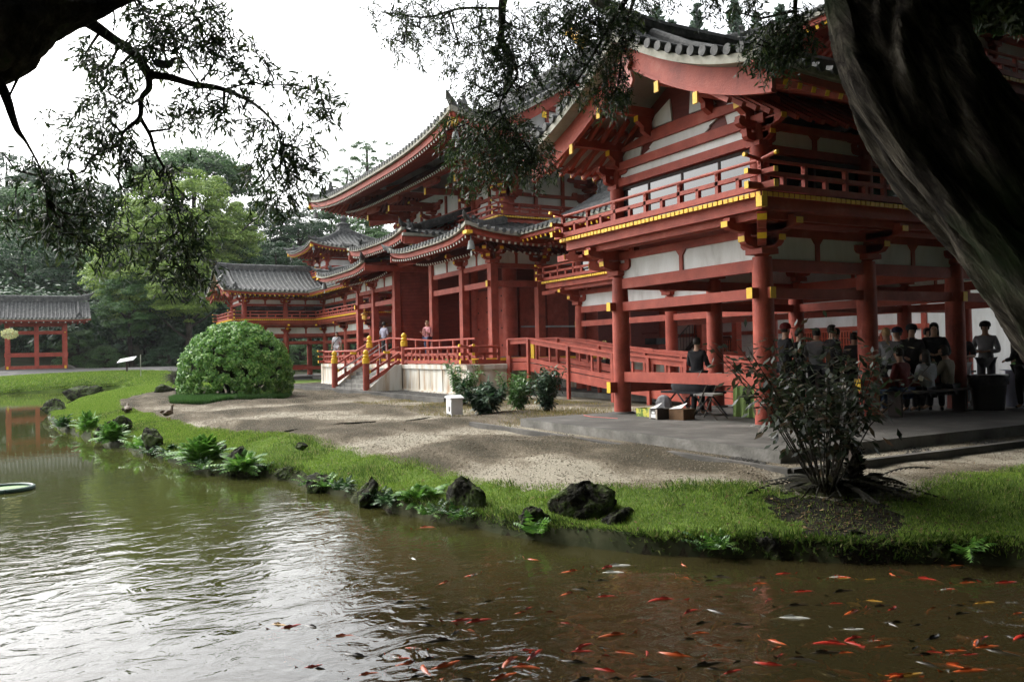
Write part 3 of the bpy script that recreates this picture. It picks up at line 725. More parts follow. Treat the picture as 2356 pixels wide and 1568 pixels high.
        bb.build('bargeboard', RED, g); cb.build('verge_board', CREAM, mo); vt.build('verge_tiles', TILE, mo, True)
    rg = MB(); zr = zE+H
    ridge(rg, [(XH-gx-.5, YH, zr+.12), (XH-gx+1, YH, zr-.02), (XH+gx-1, YH, zr-.02), (XH+gx+.5, YH, zr+.12)], .42, .62)
    for s_ in (-1, 1):
        oni(rg, (XH+s_*(gx+.52), YH, zr+.3), (s_, 0, 0), .55)
        for t in (-1, 1):
            zfa = lambda d: zf_(hx-d, d)+.03
            ridge(rg, [(XH+s_*(hx-d), YH+t*(hy-d), zfa(d)) for d in (.7, 1.2, 1.8, 2.4, dh+.15)], .26, .30)
            ridge(rg, [(XH+s_*(hx-d), YH+t*(hy-d), zfa(d)) for d in (.1, .4, .65)], .2, .14)
            ridge(rg, [(XH+s_*(gx-.35), YH+t*(hy-d), zf_(0, d)+.02) for d in (dh-.2, 3.6, 5, 6.5, 7.9)], .26, .28)
            oni(rg, (XH+s_*(hx-.68), YH+t*(hy-.68), zfa(.7)+.2), (s_, t, 0), .36); flick(rg, (XH+s_*(hx-.05), YH+t*(hy-.05), zfa(0)+.12), (s_, t, 0), .9)
            oni(rg, (XH+s_*(gx-.35), YH+t*(hy-dh+.3), zf_(0, dh-.3)+.2), (0, t, 0), .36)
            MB().box(XH+s_*(hx-.12)-.14, XH+s_*(hx-.12)+.14, YH+t*(hy-.12)-.14, YH+t*(hy-.12)+.14, zfa(0)-.62, zfa(0)-.42).build('corner_cap', YEL, mo)
            k = MB(); k.beam((XH+s_*(hx-.1), YH+t*(hy-.1), zfa(0)-.5), (XH+s_*(hx-3.8), YH+t*(hy-3.8), zfa(3.8)-.75), .24, .26); k.build('hip_rafter', RED, mo)
            bell(root, (XH+s_*(hx-.3), YH+t*(hy-.3), zfa(0)-.62), 1.25)
    rg.build('roof_ridge', TILE, mo, True)
    # small guardian figures on the front hip ends
    for s_ in (-1, 1):
        f = MB(); x, y, z = XH+s_*(hx-.95), YH-hy+.95, zf_(hx-.9, .9)+.3
        f.lathe((x, y, z), [(.12, 0), (.16, .1), (.12, .3), (.07, .36), (.09, .44), (.06, .52), (.01, .56)], 9); f.tube([(x-.05, y, z+.25), (x-.25, y-.05, z+.45)], [.05, .02], 6); f.tube([(x+.05, y, z+.25), (x+.2, y-.1, z+.1)], [.05, .02], 6)
        f.build('ridge_figure', TILE, mo, True)
    # pent roofs, left and right, then the raised middle one
    pw, pf = 9.2, 7.7
    for s_ in (1, -1):
        pL = 3.75; cxm = XH+s_*(pw-pL); zE2 = 5.42
        def zpf(a, d, s_=s_): 
            e = a*s_; t = d/3.8; return zE2+1.1*(.72*t+.28*t*t)+.34*max(0, (e/pL))**4*max(0, 1-d/2.6)**2+.20*max(0, -e/pL)**4*max(0, 1-d/2.6)**2
        f_ = Side((cxm, YH-pf), (1, 0), (0, 1), pL, 3.75, zpf, lambda d: pL)
        # clip outer end on the hip by a dedicated limit
        class HS(Side):
            def surf(s, mb, na, nd, dz, d0=0):
                vs = []; fs = []
                for j in range(nd+1):
                    d = d0+(s.D-d0)*j/nd; lo, hi = (-s.L, s.L-min(d, 4)) if s.sg > 0 else (-s.L+min(d, 4), s.L)
                    for i in range(na+1): vs.append(s.p(lo+(hi-lo)*i/na, d, dz))
                for j in range(nd):
                    for i in range(na): k = j*(na+1)+i; fs.append((k, k+1, k+na+2, k+na+1))
                mb.add(vs, fs)
            def dmax(s, a): return min(s.D, max(0, (s.L-a*s.sg)))
        f_.__class__ = HS; f_.sg = s_
        sd = Side((XH+s_*pw, YH), (0, 1), (-s_, 0), pf, 3.75, lambda a, d: zE2+1.1*(.72*d/3.8+.28*(d/3.8)**2)+.34*(abs(a)/pf)**7*max(0, 1-d/2.6)**2, lambda d: pf-d)
        po = roofset([f_, sd], 'pent_roof', .14, .3, MATS['pale_tip'], crz=(-.11, .01), fz=(-.30, -.111), raf1=(.14, 1.5, .24, .08, .09), raf2=(1.2, 2.4, .24, .08, .09))
        r2 = MB(); zq = lambda d: zpf(s_*(pL-d), d)+.02
        ridge(r2, [(XH+s_*(pw-d), YH-pf+d, zq(d)) for d in (.6, 1.3, 2.2, 3.6)], .2, .22)
        ridge(r2, [(XH+s_*(pw-d), YH-pf+d, zq(d)) for d in (.06, .5)], .16, .12)
        oni(r2, (XH+s_*(pw-.6), YH-pf+.6, zq(.6)+.14), (s_, -1, 0), .32); flick(r2, (XH+s_*(pw-.03), YH-pf+.03, zq(0)+.08), (s_, -1, 0), .7)
        flick(r2, (XH+s_*(pw-2*pL), YH-pf, zpf(-s_*pL, 0)+.08), (-s_, -.5, 0), .8)
        r2.build('roof_ridge', TILE, po, True)
        MB().box(XH+s_*(pw-.12)-.16, XH+s_*(pw-.12)+.16, YH-pf-.02, YH-pf+.2, zq(0)-.42, zq(0)-.31).build('corner_cap', YEL, po)
        bell(root, (XH+s_*(pw-.3), YH-pf+.3, zq(0)-.45), 1.25)
        MB().box(XH+s_*(pw-2*pL)-.04, XH+s_*(pw-2*pL)+.04, YH-pf+.08, YH-pf+3.6, zE2-.28, zE2-.02).build('fascia', RED, po)
    rx, zR = 3.52, 6.14; dd = 1.3
    zrf = lambda a, d: zR+1.25*(.7*d/3.9+.3*(d/3.9)**2)+.24*(abs(a)/rx)**3.5*max(0, 1-d/2.2)**2
    rf_ = Side((XH, 1.62), (1, 0), (0, 1), rx, 3.85, zrf, lambda d: rx-min(d, dd))
    sl = []
    for s_ in (1, -1):
        q = Side((XH+s_*rx, 1.62+2.2), (0, 1), (-s_, 0), 2.2, dd, lambda a, d, s_=s_: zR+1.25*(.7*d/3.9+.3*(d/3.9)**2)+.24*max(0, -a/2.2)**3.5*max(0, 1-d/2.2)**2, lambda d: 2.2-d); sl.append(q)
    po = roofset([rf_]+sl, 'raised_roof', .14, .3, MATS['pale_tip'], crz=(-.11, .01), fz=(-.34, -.111), raf1=(.14, 1.5, .24, .08, .09), raf2=None)
    r3 = MB()
    for s_ in (-1, 1):
        ridge(r3, [(XH+s_*(rx-d), 1.62+d, zrf(rx-d, d)+.02) for d in (.5, .9, dd)], .18, .2); ridge(r3, [(XH+s_*(rx-dd), 1.62+d, zrf(0, d)+.02) for d in (dd, 2.5, 3.8)], .2, .24)
        oni(r3, (XH+s_*(rx-.5), 1.62+.5, zrf(rx, .5)+.1), (s_, -1, 0), .32); flick(r3, (XH+s_*(rx-.03), 1.65, zrf(rx, 0)+.08), (s_, -1, 0), .7)
        MB().box(XH+s_*rx-.05-.06*s_, XH+s_*rx+.05-.06*s_, 1.7, 5.4, zR-.42, zR-.12).build('fascia', RED, po)
    r3.build('roof_ridge', TILE, po, True)
    # hanging gilt lantern at the left bay
    L = MB(); lx, ly, lz = XH-6.3, 3.3, 3.1
    L.tube([(lx, ly, 3.7), (lx, ly, lz+.38)], .015, 6); L.lathe((lx, ly, lz), [(.04, 0), (.1, .03), (.13, .06), (.12, .24), (.2, .27), (.1, .34), (.03, .38)], 6); L.build('hanging_lantern', GOLD, root)
    return root, zr
def ramp_thing():
    root = empty('wheelchair_ramp', (-11, 4, -.1), 'long sloping red timber ramp with board railings between the hall podium and the near wing', 'ramp')
    K = [(-15.2, 1.77), (-13.8, 1.77), (-11.35, 1.49), (-9.02, 1.24), (-7.4, 1.12), (-5.9, 1.02), (-4.25, .90)]; u = Vector((0, 0, 1))
    for y in (3.4, 4.55):
        rail = MB(); brd = MB(); up = MB()
        for (p, zp), (q, zq) in zip(K, K[1:]):
            P_ = Vector((p, y, zp)); Q_ = Vector((q, y, zq))
            rail.beam(P_, Q_, .15, .05); rail.beam(P_-u*.10, Q_-u*.10, .05, .15); rail.beam(P_-u*.72, Q_-u*.70, .05, .13); brd.beam(P_-u*.96, Q_-u*.92, .06, .27)
        ro = rail.build('ramp_rail', RED, root); brd.build('ramp_board', RED, root)
        for i, (x, z) in enumerate(K[:-1]): MB().box(x-.06, x+.06, y-.09, y-.002, -.2, z-.02).build('ramp_post', RED, ro)
        for (p, zp), (q, zq) in zip(K[1:], K[2:]): x = (p+q)/2; MB().box(x-.04, x+.04, y+.026, y+.07, (zp+zq)/2-.72, (zp+zq)/2-.14).build('baluster', RED, ro)
    MB().box(-15.26, -15.0, 3.3, 3.36, .3, 1.2).build('end_board', RED, root)
    f = MB(); pts = [(-15.2, .90), (-13.8, .90), (-9, .36), (-3.9, .02)]
    for p, q in zip(pts, pts[1:]): f.beam((p[0], 3.98, p[1]-.03), (q[0], 3.98, q[1]-.03), 1.1, .06)
    f.build('ramp_floor', DARKW, root)
    k = MB(); B_ = [(-14.5, 1.70, .22), (-12.6, 1.58, .24), (-10.9, 1.36, .23), (-9.2, 1.22, .2), (-7.3, 1.12, .17), (-5.5, 1.0, .17)]
    for (x, z, h), (x2, z2, h2) in zip(B_, B_[1:]): k.beam((x, 4.95, z), (x2, 4.95, z2), .06, h); k.beam((x, 4.95, z-.66), (x2, 4.95, z2-.62), .06, .14)
    ko = k.build('upper_board_rail', RED, root)
    for x, z, h in B_: MB().box(x-.06, x+.06, 4.9, 5.0, -.1, z+.05).build('ramp_post', RED, ko)
    MB().box(-14.75, -14.55, 4.0, 4.06, .95, 1.75).build('yellow_post', YEL, root)
    return root
# ================================================================ terrain, water, lawn
ZW = -.6
SH_PX = [(2356,1303),(2100,1300),(1800,1291),(1500,1278),(1400,1268),(1250,1247),(1060,1213),(950,1190),(850,1166),(760,1136),(700,1118),(600,1098),(470,1092),(400,1066),(330,1044),(250,1024),(180,1003),(130,984),(106,962),(150,928),(215,912),(300,904),(345,897),(280,893),(140,899),(0,906)]
_fr = [(6.7, -3.2)]+[tuple(PG(x,y,ZW).xy) for x,y in SH_PX]; front = []
_rs = random.Random(77)
for _a, _b in zip(_fr, _fr[1:]):
    _a, _b = Vector(_a), Vector(_b); _L = (_b-_a).length; _n = max(1, int(_L/.42)) if _b.x > -9 else 1; _p = Vector((-(_b-_a).y, (_b-_a).x)).normalized()
    for _k in range(_n): front.append(tuple(_a.lerp(_b, _k/_n)+_p*(_rs.uniform(-.085, .085) if _n > 1 else 0)))
front.append(_fr[-1])
shore = [(14,-5.6),(10.8,-6.6),(9.2,-6.3),(8.2,-5.2),(7.4,-3.9)]+front+[(-52,-20),(-60,-34),(-20,-48),(14,-34),(22,-16)]
shore = np.array(shore)
GR_PX = [(2500,1065),(2356,1087),(2200,1112),(2080,1132),(1900,1132),(1780,1122),(1500,1114),(1300,1110),(1150,1096),(1000,1070),(850,1038),(700,1011),(600,998),(450,984),(330,956),(262,938),(262,924),(330,905),(400,896)]
gpoly = np.array([tuple(PG(x,y,-.2).xy) for x,y in GR_PX]+[(-36,2),(-46,14),(-46,40),(30,40),(30,-2)])
def inpoly(X, Y, poly):
    r = np.zeros(X.shape, bool); n = len(poly)
    for i in range(n):
        x0, y0 = poly[i]; x1, y1 = poly[(i+1) % n]
        c = ((y0 > Y) != (y1 > Y)) & (X < (x1-x0)*(Y-y0)/(y1-y0+1e-12)+x0); r ^= c
    return r
def pdist(X, Y, poly):
    d = np.full(X.shape, 1e9); n = len(poly)
    for i in range(n):
        x0, y0 = poly[i]; x1, y1 = poly[(i+1) % n]; dx, dy = x1-x0, y1-y0
        t = np.clip(((X-x0)*dx+(Y-y0)*dy)/(dx*dx+dy*dy+1e-12), 0, 1); d = np.minimum(d, np.hypot(X-x0-t*dx, Y-y0-t*dy))
    return d
def sm(t): t = np.clip(t, 0, 1); return t*t*(3-2*t)
def wob(X, Y, s, ph=0): return (np.sin(X*s+ph+1.7*np.sin(Y*s*.7+ph))+np.sin(Y*s*1.3+2*ph+1.3*np.sin(X*s*.9)))*.5
def hland(X, Y, d, fine=True):
    h = -.66+.23*sm(d/np.where(X < -28, .7, .13))+.27*sm((d-.08)/2.1)
    h = h+.92*sm((-46.5-X)/15)*sm((10-Y)/6)
    h = h+.035*wob(X, Y, 2.1)*sm(d/.5)*(1-sm((d-2)/2))+.02*wob(X, Y, 5.3, 2)*sm(d/.5)*(1-sm((d-2)/2))
    D = np.hypot(X-CAM.x, Y-CAM.y)
    h = h+15*sm((D-74)/75)+.8*wob(X, Y, .12)*sm((D-70)/20)
    return h
def height(x, y):
    X, Y = np.array([float(x)]), np.array([float(y)]); d = pdist(X, Y, shore); w = inpoly(X, Y, shore)
    return float(np.where(w, -.66-np.minimum(.7, d*.9), hland(X, Y, d)+gravz(X, Y))[0])
def pale(X, Y):                                               # bare light sand between mossy raked mounds
    u = X*.5+Y*.86; v = X*.9-Y*.35; k = np.sin(v*1.15+1.2*np.sin(u*1.1)+.4)*.5+.5
    return np.clip((1-k)**2*1.25+.25*wob(X, Y, 1.7), 0, 1)*sm((X+17)/8+.75)
def gravz(X, Y):                                              # raked gravel mounds
    g = inpoly(X, Y, gpoly) & (X > -40) & (Y < 0) & ~((X > -4.9) & (X < 3) & (Y > -2.9))
    e = sm(pdist(X, Y, gpoly)/.6)
    u = X*.5+Y*.86; v = X*.9-Y*.35
    k = np.sin(v*1.15+1.2*np.sin(u*1.1)+.4)*.5+.5
    return np.where(g, e*(.09*k*k+.03*wob(X, Y, 3.1)), 0)
def axis(a, b, c, d, s, g=1.12):
    m = list(np.arange(b, c, s)); l = []; x = b; st = s
    while x > a: st *= g; x -= st; l.append(x)
    r = []; x = m[-1]; st = s
    while x < d: st *= g; x += st; r.append(x)
    return np.array(l[::-1]+m+r)
def wall_gap(X, Y): return (X > -4.3) & (X < 2.4) & (Y > -2.2)
def inlit(X, Y): c = PG(1935, 1175, -.3); ex = (X-c.x)*_r.x+(Y-c.y)*_r.y; ey = (X-c.x)*_f.x+(Y-c.y)*_f.y; return (ex/.62)**2+(ey/.85)**2+.35*wob(X, Y, 5)+.25*wob(X, Y, 11, 2) < .9
def ground():
    gx = axis(-330, -20, 8.5, 90, .13, 1.10); gy = axis(-60, -11.5, 3, 330, .12, 1.06)
    gx = np.unique(np.concatenate([gx[gx < -62], np.arange(-62, -26, .27), np.arange(-26, -20, .18), gx[gx >= -20]])); gy = np.unique(np.concatenate([gy[gy < -22], np.arange(-22, -11.6, .25), gy[gy >= -11.5]]))
    X, Y = np.meshgrid(gx, gy); d = pdist(X, Y, shore); wa = inpoly(X, Y, shore)
    Z = np.where(wa, -.66-np.minimum(.7, d*.9), hland(X, Y, d)+gravz(X, Y))
    # the terrain drops under slabs and podium so nothing pokes through
    under = ((X > -4.25) & (X < 2.35) & (Y > -2.18) & (Y < 13)) | ((X > -18) & (X < -4.2) & (Y > 4.3) & (Y < 10.5)) | ((X > -32.8) & (X < -15.4) & (Y > 2))
    Z = np.where(under, np.minimum(Z, -.3), Z)
    V = np.stack([X, Y, Z], -1).reshape(-1, 3); ny, nx = X.shape
    I = np.arange(ny*nx).reshape(ny, nx); Q = np.stack([I[:-1, :-1], I[:-1, 1:], I[1:, 1:], I[1:, :-1]], -1).reshape(-1, 4)
    cx = (X[:-1, :-1]+X[1:, 1:]).ravel()/2; cy = (Y[:-1, :-1]+Y[1:, 1:]).ravel()/2; cd_ = pdist(cx, cy, shore); cw = inpoly(cx, cy, shore)
    grav = inpoly(cx, cy, gpoly) & (cx > -40+.0*cy); far = (cx < -42)
    lawn = ~cw & ~grav & ((~far) | (cd_ < 4.8)) & (np.hypot(cx-CAM.x, cy-CAM.y) < 74); path = ~cw & far & ~lawn & (cd_ < 15) & (cy < 4); bed = cw & ~((cx < -30) & (cd_ < .4)); lawn |= cw & (cx < -30) & (cd_ < .4); litter = lawn & inlit(cx, cy); lawn &= ~litter
    bank = lawn & (cd_ < .17+.05*wob(cx, cy, 4)) & (cx > -30); lawn &= ~bank; lawn &= ~((cx > -60) & (cy > 4) & (cx < -36))
    soil = ~(lawn | path | bed | grav | bank | litter)
    out = {}
    for nm, mk, mt in (('lawn', lawn, MATS['lawn']), ('gravel', grav, MATS['gravel']), ('path', path, MATS['path']), ('bank_face', bank, MATS['soil']), ('leaf_litter', litter, MATS['litter']), ('pond_bed', bed, MATS['mud']), ('forest_floor', soil, MATS['soil'])):
        q = Q[mk]; u, inv = np.unique(q, return_inverse=True)
        o = link(nm, npmesh(nm, V[u], inv.reshape(-1, 4), [mt], True)); tag(o, kind='structure')
        if nm == 'gravel': o.data.attributes.new('pale', 'FLOAT', 'POINT').data.foreach_set('value', pale(V[u][:, 0], V[u][:, 1]).astype(np.float32)); out[nm] = (cx[mk], cy[mk])
    return out
def terrain_mats():
    def two(name, cols, s, pos, s2=40, mix=.5, bump=.5, dist=.03, rough=.95, stretch=None, att=None):
        m, N, L, B = nt(name); tc = N.new('ShaderNodeTexCoord'); src = tc.outputs['Object']
        if stretch: mp = N.new('ShaderNodeMapping'); mp.inputs['Scale'].default_value = stretch; mp.inputs['Rotation'].default_value = (0, 0, .35); L.new(src, mp.inputs[0]); src2 = mp.outputs[0]
        else: src2 = src
        n = N.new('ShaderNodeTexNoise'); n.inputs['Scale'].default_value = s; n.inputs['Detail'].default_value = 8; n.inputs['Roughness'].default_value = .6; L.new(src2, n.inputs[0])
        n2 = N.new('ShaderNodeTexNoise'); n2.inputs['Scale'].default_value = s2; n2.inputs['Detail'].default_value = 3; L.new(src, n2.inputs[0])
        mx = N.new('ShaderNodeMath'); mx.operation = 'MULTIPLY_ADD'; mx.inputs[1].default_value = mix; L.new(n2.outputs[0], mx.inputs[0])
        ad = N.new('ShaderNodeMath'); ad.operation = 'SUBTRACT'; ad.inputs[1].default_value = mix*.5; L.new(n.outputs[0], ad.inputs[0]); L.new(ad.outputs[0], mx.inputs[2])
        r = ramp(N, cols, pos)
        if att:
            at_ = N.new('ShaderNodeAttribute'); at_.attribute_name = att; a2 = N.new('ShaderNodeMath'); a2.operation = 'MULTIPLY_ADD'; a2.inputs[1].default_value = .36; L.new(at_.outputs['Fac'], a2.inputs[0]); a3 = N.new('ShaderNodeMath'); a3.operation = 'SUBTRACT'; a3.inputs[1].default_value = .17; L.new(mx.outputs[0], a3.inputs[0]); L.new(a3.outputs[0], a2.inputs[2]); mx = a2
        L.new(mx.outputs[0], r.inputs[0]); L.new(r.outputs[0], B.inputs['Base Color']); B.inputs['Roughness'].default_value = rough; B.inputs['Specular IOR Level'].default_value = .15
        b = N.new('ShaderNodeBump'); b.inputs['Strength'].default_value = bump; b.inputs['Distance'].default_value = dist; L.new(n2.outputs[0], b.inputs['Height']); L.new(b.outputs[0], B.inputs['Normal'])
        MATS[name] = m; return m
    two('gravel', [(.065, .056, .036), (.13, .108, .074), (.20, .17, .122), (.34, .31, .24)], .85, [.30, .44, .54, .68], 48, .62, 1, .05, stretch=(1.0, 1.9, 1), att='pale')
    two('lawn', [(.055, .085, .018), (.10, .16, .030), (.16, .23, .05)], 1.3, [.3, .5, .7], 60, .5, .7, .03)
    two('path', [(.10, .10, .095), (.16, .155, .145)], 1, [.35, .65], 60, .4)
    two('mud', [(.012, .010, .005), (.022, .017, .008)], 1, [.35, .65])
    two('soil', [(.015, .02, .008), (.03, .035, .014), (.05, .05, .025)], .6, [.3, .5, .7], 6)
    two('pebble', [(.03, .03, .028), (.08, .078, .07), (.16, .15, .14)], 9, [.3, .5, .72], 90, .5, 1, .04)
    two('litter', [(.008, .008, .005), (.022, .02, .012), (.045, .038, .024)], 5, [.3, .5, .7], 50, .5, 1, .05)
    two('rock', [(.008, .008, .006), (.022, .022, .014), (.05, .075, .018), (.11, .11, .095)], 3.4, [.34, .46, .56, .76], 16, .45, 1, .06)
    two('bark', [(.008, .007, .005), (.028, .024, .018), (.06, .052, .04), (.035, .05, .02)], 2.2, [.32, .48, .6, .74], 9, .5, 1, .12, stretch=(2.2, 2.2, .5))
    mat('soffit_w', [(.3, .29, .26), (.42, .4, .36)], .8, 2); MATS['pale_soffit'] = MATS['soffit_w']
    mat('pale_tip', [(.5, .48, .42), (.62, .6, .54)], .7, 5)
    # window glass: dark reflective pane
    m, N, L, B = nt('window_glass'); B.inputs['Base Color'].default_value = (.012, .014, .015, 1); B.inputs['Roughness'].default_value = .06; B.inputs['Specular IOR Level'].default_value = .5; B.inputs['IOR'].default_value = 1.7; MATS['window_glass'] = m
def water():
    gx = np.array([-140, 60.]); V = [(-140, -70, ZW), (40, -70, ZW), (40, 8, ZW), (-140, 8, ZW)]
    m, N, L, B = nt('pond_water')
    tc = N.new('ShaderNodeTexCoord')
    def noise(scale, sx, sy, rot, det=3, dist=0):
        mp = N.new('ShaderNodeMapping'); mp.inputs['Scale'].default_value = (sx, sy, 1); mp.inputs['Rotation'].default_value = (0, 0, rot); L.new(tc.outputs['Object'], mp.inputs[0])
        n = N.new('ShaderNodeTexNoise'); n.inputs['Scale'].default_value = scale; n.inputs['Detail'].default_value = det; n.inputs['Distortion'].default_value = dist; L.new(mp.outputs[0], n.inputs[0]); return n.outputs[0]
    # fish stir the near water: ripples are strongest close to the feeding bank, calm further out
    a = noise(3.4, 1.15, .85, .5, 3.5, 1.6); b = noise(1.5, 1.1, .9, .2, 2, .8)
    sx = N.new('ShaderNodeSeparateXYZ'); L.new(tc.outputs['Object'], sx.inputs[0])
    mr = N.new('ShaderNodeMapRange'); mr.inputs[1].default_value = -7; mr.inputs[2].default_value = 4.0; mr.inputs[3].default_value = .07; mr.inputs[4].default_value = 1; mr.interpolation_type = 'SMOOTHSTEP'; L.new(sx.outputs[0], mr.inputs[0])
    s = N.new('ShaderNodeMath'); s.operation = 'MULTIPLY_ADD'; s.inputs[1].default_value = 1.2; L.new(b, s.inputs[0]); L.new(a, s.inputs[2])
    bp = N.new('ShaderNodeBump'); bp.inputs['Distance'].default_value = .0085; L.new(s.outputs[0], bp.inputs['Height']); L.new(mr.outputs[0], bp.inputs['Strength'])
    gl = N.new('ShaderNodeBsdfGlossy'); gl.inputs['Roughness'].default_value = .02; gl.inputs['Color'].default_value = (1, 1, 1, 1); L.new(bp.outputs[0], gl.inputs['Normal'])
    df = N.new('ShaderNodeBsdfDiffuse'); tr = N.new('ShaderNodeBsdfTransparent'); tr.inputs[0].default_value = (.9, .82, .6, 1)
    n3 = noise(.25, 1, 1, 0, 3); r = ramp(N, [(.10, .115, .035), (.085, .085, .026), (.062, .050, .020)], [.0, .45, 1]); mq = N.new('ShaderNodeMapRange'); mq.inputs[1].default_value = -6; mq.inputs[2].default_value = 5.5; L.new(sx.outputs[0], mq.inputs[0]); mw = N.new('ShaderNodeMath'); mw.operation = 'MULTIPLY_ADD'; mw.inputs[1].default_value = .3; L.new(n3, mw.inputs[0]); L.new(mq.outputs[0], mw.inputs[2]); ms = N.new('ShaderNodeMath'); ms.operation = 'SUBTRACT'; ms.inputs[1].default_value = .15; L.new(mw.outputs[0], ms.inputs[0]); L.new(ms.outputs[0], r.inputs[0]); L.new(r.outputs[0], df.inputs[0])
    body = N.new('ShaderNodeMixShader'); body.inputs[0].default_value = .5; L.new(df.outputs[0], body.inputs[1]); L.new(tr.outputs[0], body.inputs[2])
    fr = N.new('ShaderNodeFresnel'); fr.inputs[0].default_value = 1.38; L.new(bp.outputs[0], fr.inputs['Normal'])
    mx = N.new('ShaderNodeMixShader'); L.new(fr.outputs[0], mx.inputs[0]); L.new(body.outputs[0], mx.inputs[1]); L.new(gl.outputs[0], mx.inputs[2])
    L.new(mx.outputs[0], N['Material Output'].inputs[0]); MATS['water'] = m
    o = link('water', npmesh('water', V, [(0, 1, 2, 3)], [m])); tag(o, kind='structure')
def blades(name, X, Y, Zf, hmin, hmax, w, m, seed=1, lean=.5):
    rg = np.random.default_rng(seed); n = len(X); Z = Zf(X, Y)
    a = rg.uniform(0, 6.283, n); h = rg.uniform(hmin, hmax, n); dx, dy = np.cos(a)*w/2, np.sin(a)*w/2; lx, ly = rg.normal(0, lean, n)*h, rg.normal(0, lean, n)*h
    V = np.empty((n, 3, 3)); V[:, 0] = np.stack([X-dx, Y-dy, Z-.01], -1); V[:, 1] = np.stack([X+dx, Y+dy, Z-.01], -1); V[:, 2] = np.stack([X+lx, Y+ly, Z+h], -1)
    return npmesh(name, V.reshape(-1, 3), np.arange(n*3).reshape(n, 3), [m])
def leaves(C_, dirs, nrm, ln, wd, fold=0):
    """rhombic leaves: centres, long axis, normal"""
    d = dirs/np.linalg.norm(dirs, axis=1, keepdims=True); s = np.cross(d, nrm); s /= np.linalg.norm(s, axis=1, keepdims=True)+1e-9
    ln = np.asarray(ln).reshape(-1, 1)*np.ones((len(C_), 1)); wd = np.asarray(wd).reshape(-1, 1)*np.ones((len(C_), 1))
    V = np.stack([C_-d*ln/2, C_+s*wd/2, C_+d*ln/2, C_-s*wd/2], 1); return V.reshape(-1, 3), np.arange(len(C_)*4).reshape(-1, 4)
def rv(rg, n): v = rg.normal(0, 1, (n, 3)); return v/np.linalg.norm(v, axis=1, keepdims=True)
def crown_pts(seed, rx, rz, ncl, nlf, cr=.3, shape='ball', hollow=.5):
    rg = np.random.default_rng(seed); c = rv(rg, ncl); rr = rg.uniform(hollow, 1, (ncl, 1))**.6
    if shape == 'dome': c[:, 2] = np.abs(c[:, 2])*.9-.1
    C0 = c*rr*np.array([rx, rx, rz]); k = rg.integers(0, ncl, nlf); q = rv(rg, nlf); up = q.copy(); up[:, 2] = np.abs(up[:, 2])*1.1-.25
    R_ = (rg.uniform(.6, 1.25, ncl)*cr*rx)[k][:, None]; pos = C0[k]+up*R_*np.array([1, 1, .62])*rg.uniform(.75, 1.05, (nlf, 1))
    nn = up+np.array([0, 0, .6])+rv(rg, nlf)*.55; nn /= np.linalg.norm(nn, axis=1, keepdims=True)
    dd = np.cross(nn, rv(rg, nlf)); return rg, pos, dd, nn
def foliage_mesh(name, seed, rx, rz, ncl, nlf, size, m, aspect=.6, **k):
    rg, p, d, n = crown_pts(seed, rx, rz, ncl, nlf, **k); s = rg.uniform(.6, 1.3, nlf)*size
    V, Fq = leaves(p, d, n, s, s*aspect); return npmesh(name, V, Fq, [m])
def rock(seed, s, loc, label, rot=0, tall=1, group=None, m=None, name='rock'):
    rg = random.Random(seed); V = []; n, k = 40, 24; pl = [(Vector((rg.gauss(0, 1), rg.gauss(0, 1), rg.gauss(0, .9))).normalized(), rg.uniform(.42, .86)) for _ in range(9)]
    for j in range(k+1):
        th = math.pi*j/k
        for i in range(n):
            ph = 2*math.pi*i/n; v = Vector((math.sin(th)*math.cos(ph), math.sin(th)*math.sin(ph), math.cos(th))); r = 1.
            for q, d in pl:
                t = v.dot(q)
                if t > .05: r = min(r, d/t)
            r = min(r, 1.05)*(1+.07*math.sin(ph*3+seed+th*5)*math.sin(th*4+seed)+.05*math.sin(ph*9+th*7+seed)+.03*math.sin(ph*17-th*15)+rg.uniform(-.014, .014)); r = max(r, .3)
            V.append(v*r)
    Fq = [(j*n+i, j*n+(i+1) % n, (j+1)*n+(i+1) % n, (j+1)*n+i) for j in range(k) for i in range(n)]
    V = [(x*s[0], y*s[1], z*s[2]) for x, y, z in V]
    me = npmesh(name, V, Fq, [m or MATS['rock']], False); o = link(name, me, None, loc); o.rotation_euler = (0, 0, rot); tag(o, label, 'rock', group); return o
def shipV(a, b): return Vector(a).lerp(Vector(b), .5)
# ---------------------------------------------------------------- plants
def fronds(n, L, seed, up=.9, w=.16, pinn=9, spread=1.):
    """fern-like fronds: arching ribs with paired lobes"""
    rg = random.Random(seed); V = []; Fq = []
    for i in range(n):
        a = rg.uniform(0, 6.28); l = L*rg.uniform(.6, 1.1); el = rg.uniform(.35, 1.25)*up; sp = rg.uniform(.3, 1)*spread; base = Vector((math.cos(a), math.sin(a), 0))*rg.uniform(0, .10)*spread
        pts = []
        for k in range(pinn+1):
            t = k/pinn; pts.append(base+Vector((math.cos(a), math.sin(a), 0))*l*t*math.cos(el)*(1+.25*t)*sp+Vector((0, 0, l*(t*math.sin(el)-.42*t*t))))
        sd = Vector((-math.sin(a), math.cos(a), 0))
        for k in range(1, pinn+1):
            p, q = pts[k-1], pts[k]; d = (q-p).normalized(); ww = w*l*(1.15-.9*k/pinn)*1.6
            for s_ in (-1, 1):
                b = len(V); tip = p+(sd*s_+d*.75).normalized()*ww+Vector((0, 0, -.02))
                V += [p, p+d*.03*l+Vector((0, 0, .004)), tip, p+d*(.13*l)]; Fq.append((b, b+1, b+2, b+3))
    return V, Fq
def frond_plant(name, loc, n, L, seed, m, label, cat='fern', group=None, **k):
    V, Fq = fronds(n, L*1.55, seed, **k); o = link(name, npmesh(name, V, Fq, [m]), None, loc); return tag(o, label, cat, group)
